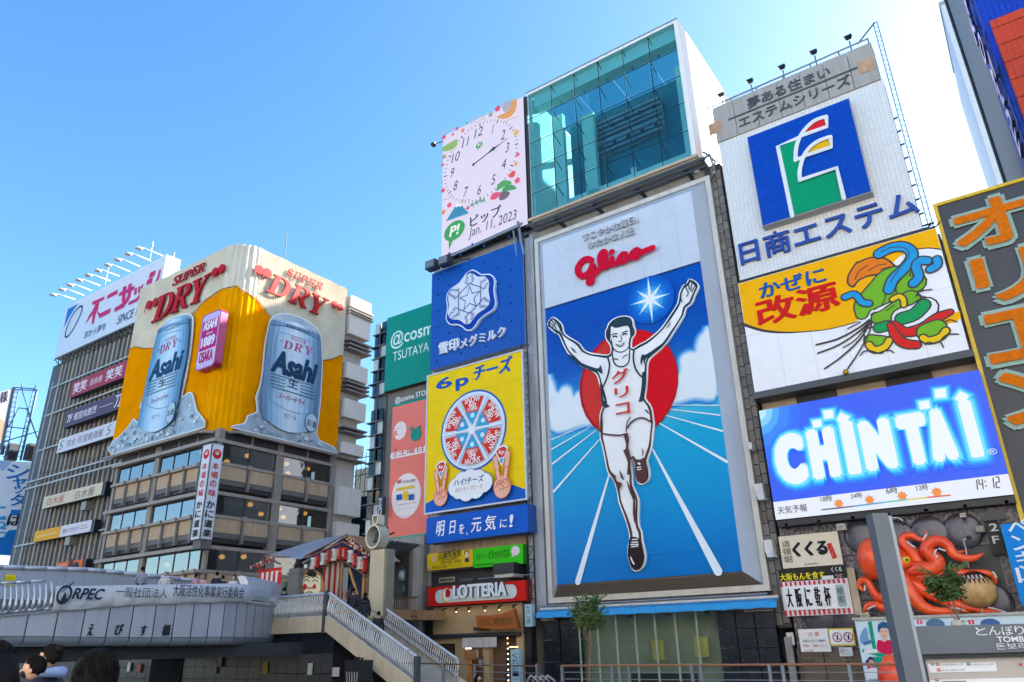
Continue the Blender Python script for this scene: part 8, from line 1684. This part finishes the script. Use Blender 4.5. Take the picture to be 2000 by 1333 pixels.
# ================================================================= PEOPLE
def skin_mesh(V_, E_, Rd, lv=1):
    me = bpy.data.meshes.new('s'); me.from_pydata(V_, E_, []); o = bpy.data.objects.new('s', me); COL.objects.link(o)
    md = o.modifiers.new('k', 'SKIN'); sv_ = me.skin_vertices[0].data
    for i, r in enumerate(Rd): sv_[i].radius = (r, r*.82) if not hasattr(r, '__len__') else r
    sv_[0].use_root = True; sb_ = o.modifiers.new('u', 'SUBSURF'); sb_.levels = lv; sb_.render_levels = lv
    dg = bpy.context.evaluated_depsgraph_get(); m2 = o.evaluated_get(dg).to_mesh(); v = [tuple(x.co) for x in m2.vertices]; f = [tuple(p.vertices) for p in m2.polygons]
    bpy.data.objects.remove(o); bpy.data.meshes.remove(me); return v, f
SK = {}
def skel(kind, pose):
    """joints of a 1.7 m figure facing -Y; clothing reuses the joints with larger radii"""
    if (kind, pose) in SK: return SK[(kind, pose)]
    a = .10 if pose == 'stand' else .22
    V_ = [(0, 0, .93), (0, 0, 1.12), (0, 0, 1.32), (0, .01, 1.44), (0, 0, 1.52), (.09, 0, .9), (.1, -.02, .5), (.1, .03, .08), (.1, -.1, .03), (-.09, 0, .9), (-.1, .0+.15*(pose == 'step'), .52), (-.1, .05+.25*(pose == 'step'), .1+.12*(pose == 'step')), (-.1, -.08+.25*(pose == 'step'), .04+.08*(pose == 'step')),
          (.18, 0, 1.4), (.24, .02, 1.12), (.25-.02, -a, .9), (.24, -a-.06, .82), (-.18, 0, 1.4), (-.24, .02, 1.12), (-.23, -a, .9), (-.24, -a-.06, .82)]
    if pose == 'phone': V_[15] = (.2, -.24, 1.18); V_[16] = (.12, -.3, 1.25); V_[19] = (-.2, -.24, 1.18); V_[20] = (-.1, -.3, 1.25)
    E_ = [(0, 1), (1, 2), (2, 3), (3, 4), (0, 5), (5, 6), (6, 7), (7, 8), (0, 9), (9, 10), (10, 11), (11, 12), (2, 13), (13, 14), (14, 15), (15, 16), (2, 17), (17, 18), (18, 19), (19, 20)]
    if kind == 'body': Rd = [.13, .12, .14, .065, .055, .085, .06, .045, .035, .085, .06, .045, .035, .06, .045, .033, .03, .06, .045, .033, .03]; r = skin_mesh(V_, E_, Rd)
    elif kind == 'coat':
        ids = [0, 1, 2, 3, 13, 14, 15, 17, 18, 19]; mp = {k: i for i, k in enumerate(ids)}; V2 = [V_[k] for k in ids]+[(0, 0, .74)]; Rd = [.185, .18, .19, .09, .088, .075, .06, .088, .075, .06, .19]
        r = skin_mesh(V2, [(mp[a_], mp[b_]) for a_, b_ in E_ if a_ in mp and b_ in mp]+[(0, 10)], Rd)
    else:
        ids = [0, 5, 6, 7, 9, 10, 11]; mp = {k: i for i, k in enumerate(ids)}; r = skin_mesh([V_[k] for k in ids], [(mp[a_], mp[b_]) for a_, b_ in E_ if a_ in mp and b_ in mp], [.15, .1, .08, .065, .1, .08, .065])
    SK[(kind, pose)] = r; return r
def blob(q, m_, c, r, fn=None, n=20, k=14):
    v = []; f = []
    for i in range(k+1):
        a = math.pi*i/k
        for j in range(n):
            b = 2*math.pi*j/n; p = Vector((math.sin(a)*math.cos(b), math.sin(a)*math.sin(b), math.cos(a)))
            s_ = fn(p) if fn else 1; v.append((c[0]+p.x*r[0]*s_, c[1]+p.y*r[1]*s_, c[2]+p.z*r[2]*s_))
    for i in range(k):
        for j in range(n): f.append((i*n+j, (i+1)*n+j, (i+1)*n+(j+1) % n, i*n+(j+1) % n))
    q.add(v, f, m_, smooth=True)
def person(lab, loc, rz, h=1.68, coat='#1E2026', pants='#22242A', hair='#16120F', pose='stand', style='short', mask=None, hood=None, skin='#D9A98C', tilt=0, group=None, detail=1):
    t = thing('person', lab, 'person', loc, group); s_ = h/1.7; Mx = Matrix.Translation(loc) @ Matrix.Rotation(rz, 4, 'Z') @ Matrix.Scale(s_, 4)
    sk = S(skin, .5, var=.05, sc=8); q = MB(); v, f = skel('body', pose); q.add(v, f, sk, smooth=True)
    # head on the neck: skull with jaw, nose, ears, all in the body mesh
    HC = (0, -.015, 1.635)
    def hf(p):
        s0 = 1.0
        if p.z < -.1: s0 -= .16*(-p.z)*(1-.3*abs(p.y))
        if p.y > .3 and p.z < 0: s0 -= .1*p.y*(-p.z)
        return s0
    blob(q, sk, HC, (.078, .098, .118), hf, 18, 12)
    q.tube(sk, [(0, -.105, 1.65), (0, -.128, 1.612), (0, -.11, 1.6)], [.008, .016, .014], 6)
    for sx in (-1, 1): q.ball(sk, (sx*.08, .0, 1.625), (.012, .022, .032), 8, 6)
    for sx in (-1, 1): q.ball(S('#1A1412', .2, var=0), (sx*.03, -.103, 1.645), (.012, .006, .007), 6, 4)
    q.tube(S('#A8584E', .5), [(-.022, -.104, 1.578), (0, -.109, 1.576), (.022, -.104, 1.578)], [.004, .007, .004], 5)
    for sx in (-1, 1):      # hands: palm, four fingers and a thumb
        a = .10 if pose == 'stand' else .22; hp = Vector((sx*.24, -a-.06, .82)) if pose != 'phone' else Vector((sx*.11, -.3, 1.25)); q.ball(sk, hp, (.022, .038, .045), 8, 6)
        if detail:
            for k in range(4): b0 = hp+Vector((0, -.03+.018*k, -.035)); q.tube(sk, [b0, b0+Vector((-.006*sx, -.004, -.03)), b0+Vector((-.018*sx, -.008, -.052+.004*abs(k-1.5)))], [.009, .008, .006], 5)
            q.tube(sk, [hp+Vector((-.01*sx, -.035, .0)), hp+Vector((-.02*sx, -.055, -.02)), hp+Vector((-.024*sx, -.06, -.045))], [.011, .009, .007], 5)
    def add(name, qq): me_o = qq.obj(name, t, Mx); return me_o
    add('body', q)
    q = MB(); v, f = skel('coat', pose); q.add(v, f, S(coat, .8, var=.12, sc=5, bump=.3), smooth=True); add('coat', q)
    q = MB(); v, f = skel('pants', pose); q.add(v, f, S(pants, .85, var=.1, sc=5), smooth=True); add('trousers', q)
    q = MB()
    for sx in (-1, 1):
        y0 = 0 if sx > 0 or pose != 'step' else .25; q.tube(S('#1A1A1C', .5), [(sx*.1, .06+y0, .04), (sx*.1, -.03+y0, .045), (sx*.1, -.13+y0, .035)], [.045, .05, .035], 8)
    add('shoes', q)
    q = MB(); hm = S(hair, .6, var=.25, sc=40, spec=.12, alb=.35)
    random.seed(int(abs(loc[0]*10)))
    def hfn(p):
        if p.y < -.35 and p.z < .22: return .55
        if p.z < -.5 and style != 'long': return .8
        return 1+.03*math.sin(p.x*17+p.z*9)*math.sin(p.y*15)+.02*math.sin(p.x*43)
    blob(q, hm, (0, .008, 1.652), (.092, .108, .118), hfn, 28, 18)
    if style == 'long': q.tube(hm, [(0, .03, 1.68), (0, .07, 1.6), (0, .09, 1.48), (0, .08, 1.36)], [.09, .095, .08, .04], 12)
    if style == 'bun': blob(q, hm, (.02, .1, 1.72), (.045, .045, .045))
    if detail > 1:      # strands so that a close head of hair does not read as a ball
        for k in range(420):
            th_ = random.uniform(0, 6.28); u = random.random(); ph0 = .1+u*.9; P_ = []
            for j in range(4):
                ph = ph0+j*.2; r_ = (.0935, .1095, .1205); d_ = Vector((math.sin(ph)*math.cos(th_+.04*j), math.sin(ph)*math.sin(th_+.04*j), math.cos(ph)))
                if d_.y < -.3 and d_.z < .3: break
                P_.append((d_.x*r_[0], .008+d_.y*r_[1], 1.652+d_.z*r_[2]))
            if len(P_) == 4: q.tube(hm, P_, [.0022, .003, .0026, .0008], 3, caps=False)
    add('hair', q)
    if mask:
        q = MB(); blob(q, S(mask, .8, var=.05), (0, -.04, 1.595), (.072, .085, .052), lambda p: 1 if p.y < 0 else .8, 16, 8); add('face_mask', q)
    if hood:
        q = MB(); hm2 = S(hood, .85, var=.1, sc=6, bump=.3); q.tube(hm2, [(-.11, -.07, 1.47), (-.13, .03, 1.49), (-.07, .12, 1.5), (.0, .15, 1.49), (.07, .12, 1.5), (.13, .03, 1.49), (.11, -.07, 1.47)], [.025, .04, .05, .06, .05, .04, .025], 10); add('hood', q)
    return t
def at_head(x, y, d): p = P3(x, y, d); return p       # head crown point at forward depth d
def stand(lab, x, y, d, rz, **k):
    h = k.get('h', 1.68); p = P3(x, y, d); ground = p.z-h*1.03; return person(lab, (p.x, p.y, ground), rz, **k)
VY = YAW
# four people close to the camera, bottom left
def on_ground(lab, x, y, rz, zg, **k):
    h = k.get('h', 1.68); d = ray(x, y); tt = (zg+h*1.035-EYE)/d.z; p = EYEP+d*tt; return person(lab, (p.x, p.y, zg), rz, **k)
def near(lab, x, y, d, rz, **k):
    p = P3(x, y, d); k['h'] = (p.z)/1.04; return person(lab, (p.x, p.y, 0), rz, **k)
near('person with short black hair seen from behind, nearest the camera at the bottom left', 197, 1268, 3.05, VY+R(185), coat='#2A2C34', hair='#1A1614', detail=2)
near('person in profile cut off at the left edge with thick dark hair', -8, 1252, 3.0, VY-R(125), coat='#1A2436', hair='#1C1A1E', style='long', detail=2)
near('young person in a dark coat with a pale blue hood looking left', 103, 1259, 7.6, VY-R(92), coat='#1A2230', hair='#2A201E', hood='#8CA0C8', style='bun', mask='#15161A', detail=2)
near('person in a grey coat wearing a black face mask beside the pale blue hood', 72, 1281, 7.2, VY-R(80), coat='#9AA4B4', hair='#1A1818', mask='#101114', detail=2)
# people on the bridge behind the parapet
brp = [(280, 1107, 31, 200, '#8A94A0', 'person with black hair and a grey coat on the bridge, leftmost'), (324, 1117, 30, 20, '#D8D4D0', 'person in a white top on the bridge turning away'), (333, 1128, 29, 60, '#4A3A34', 'person whose head just shows above the white banner'), (384, 1121, 30, 150, '#C88A98', 'person in a pink coat on the bridge'), (396, 1122, 29.5, 10, '#E0A8A8', 'person with raised arm next to the pink coat on the bridge'),
       (425, 1117, 30, 190, '#20283A', 'person in a dark navy coat on the bridge'), (436, 1124, 30.5, 220, '#1E2430', 'person in a black coat half hidden behind the navy coat'), (457, 1124, 30, 0, '#E4E4E4', 'person wearing a white face mask on the bridge'), (488, 1126, 31, 30, '#6A4A42', 'person in a brown coat on the bridge near the striped curtain'), (556, 1148, 33, 170, '#22242C', 'person in black beside the grey stone pillar'), (636, 1147, 34, 180, '#C89A3A', 'person in a yellow top on the stage'), (662, 1139, 34, 20, '#C8542A', 'person in an orange kimono on the stage, left of the striped curtain edge'), (684, 1144, 34, 40, '#D8884A', 'person in a light orange kimono on the stage')]
for x, y, d, r_, c_, lab in brp: on_ground(lab, x, y, VY+R(r_), 3.0 if x == 556 else (3.5 if x > 600 else 3.62), coat=c_, mask='#E8E8EC' if 'mask' in lab else None, detail=0, pose='phone' if 'arm' in lab else 'stand', group='people on the bridge and stage')
for x, y, d, c_, r_, lab in ((691, 1148, 31.5, '#26282C', 170, 'person in a dark grey coat at the head of the stair, topmost of three'), (713, 1166, 30.5, '#161C2A', 190, 'person in a navy hooded coat on the stair between two others'), (740, 1194, 29.5, '#15181F', 185, 'person in a black coat lowest on the stair'), (714, 1158, 33, '#2A2A30', 170, 'person whose head shows behind the navy hooded coat'), (772, 1160, 33, '#4A3A36', 100, 'person in brown standing behind the barred street fence')):
    if 'fence' in lab: on_ground(lab, x, y, VY+R(r_), 3.0, coat=c_, detail=0, group='people on the stair'); continue
    best = None
    for j in range(24):
        p_ = oy(x, y, 26.35+j*.1); zg_ = 3.0 if p_.x < -29.15 else 3.0-(p_.x+29.25)*.507; h_ = (p_.z-zg_)/1.035
        if best is None or abs(h_-1.72) < abs(best[2]-1.72): best = (p_, zg_, h_)
    p, zg, hh = best
    person(lab, (p.x, p.y, zg), VY+R(r_), h=hh, coat=c_, hood=c_ if 'hood' in lab else None, detail=0, pose='step', group='people on the stair')
stand('person with long dark hair passing the food shop at the bottom edge', 933, 1319, 27, VY+R(90), coat='#1A1A20', style='long', detail=0, h=1.5)
# far bank seen under the bridge at the bottom left
fbk = thing('far_quay_stair', 'beige quay stair and pale hoardings seen under the bridge at the bottom left', 'stair', (-70, 24, -.4)); q = MB(); q.add([(-62, 25, 1.6), (-74, 25, -1.2), (-74, 25, -2), (-60, 25, 1.0), (-62, 27, 1.6), (-74, 27, -1.2)], [(0, 1, 2, 3), (0, 4, 5, 1)], BGE); q.obj('stringer', fbk)
for k, h in enumerate(('#E4DAD0', '#C8D4DC', '#E8C8B0', '#D8DCE0', '#B87A5A', '#DADAD4')): box('hoarding_panel', fbk, S(h), (-112+k*7, -105.2+k*7), (34, 34.2), (-.4, 3.2))
box('dark_base', fbk, BRD, (-112, -62), (33.5, 33.9), (-1, .4))
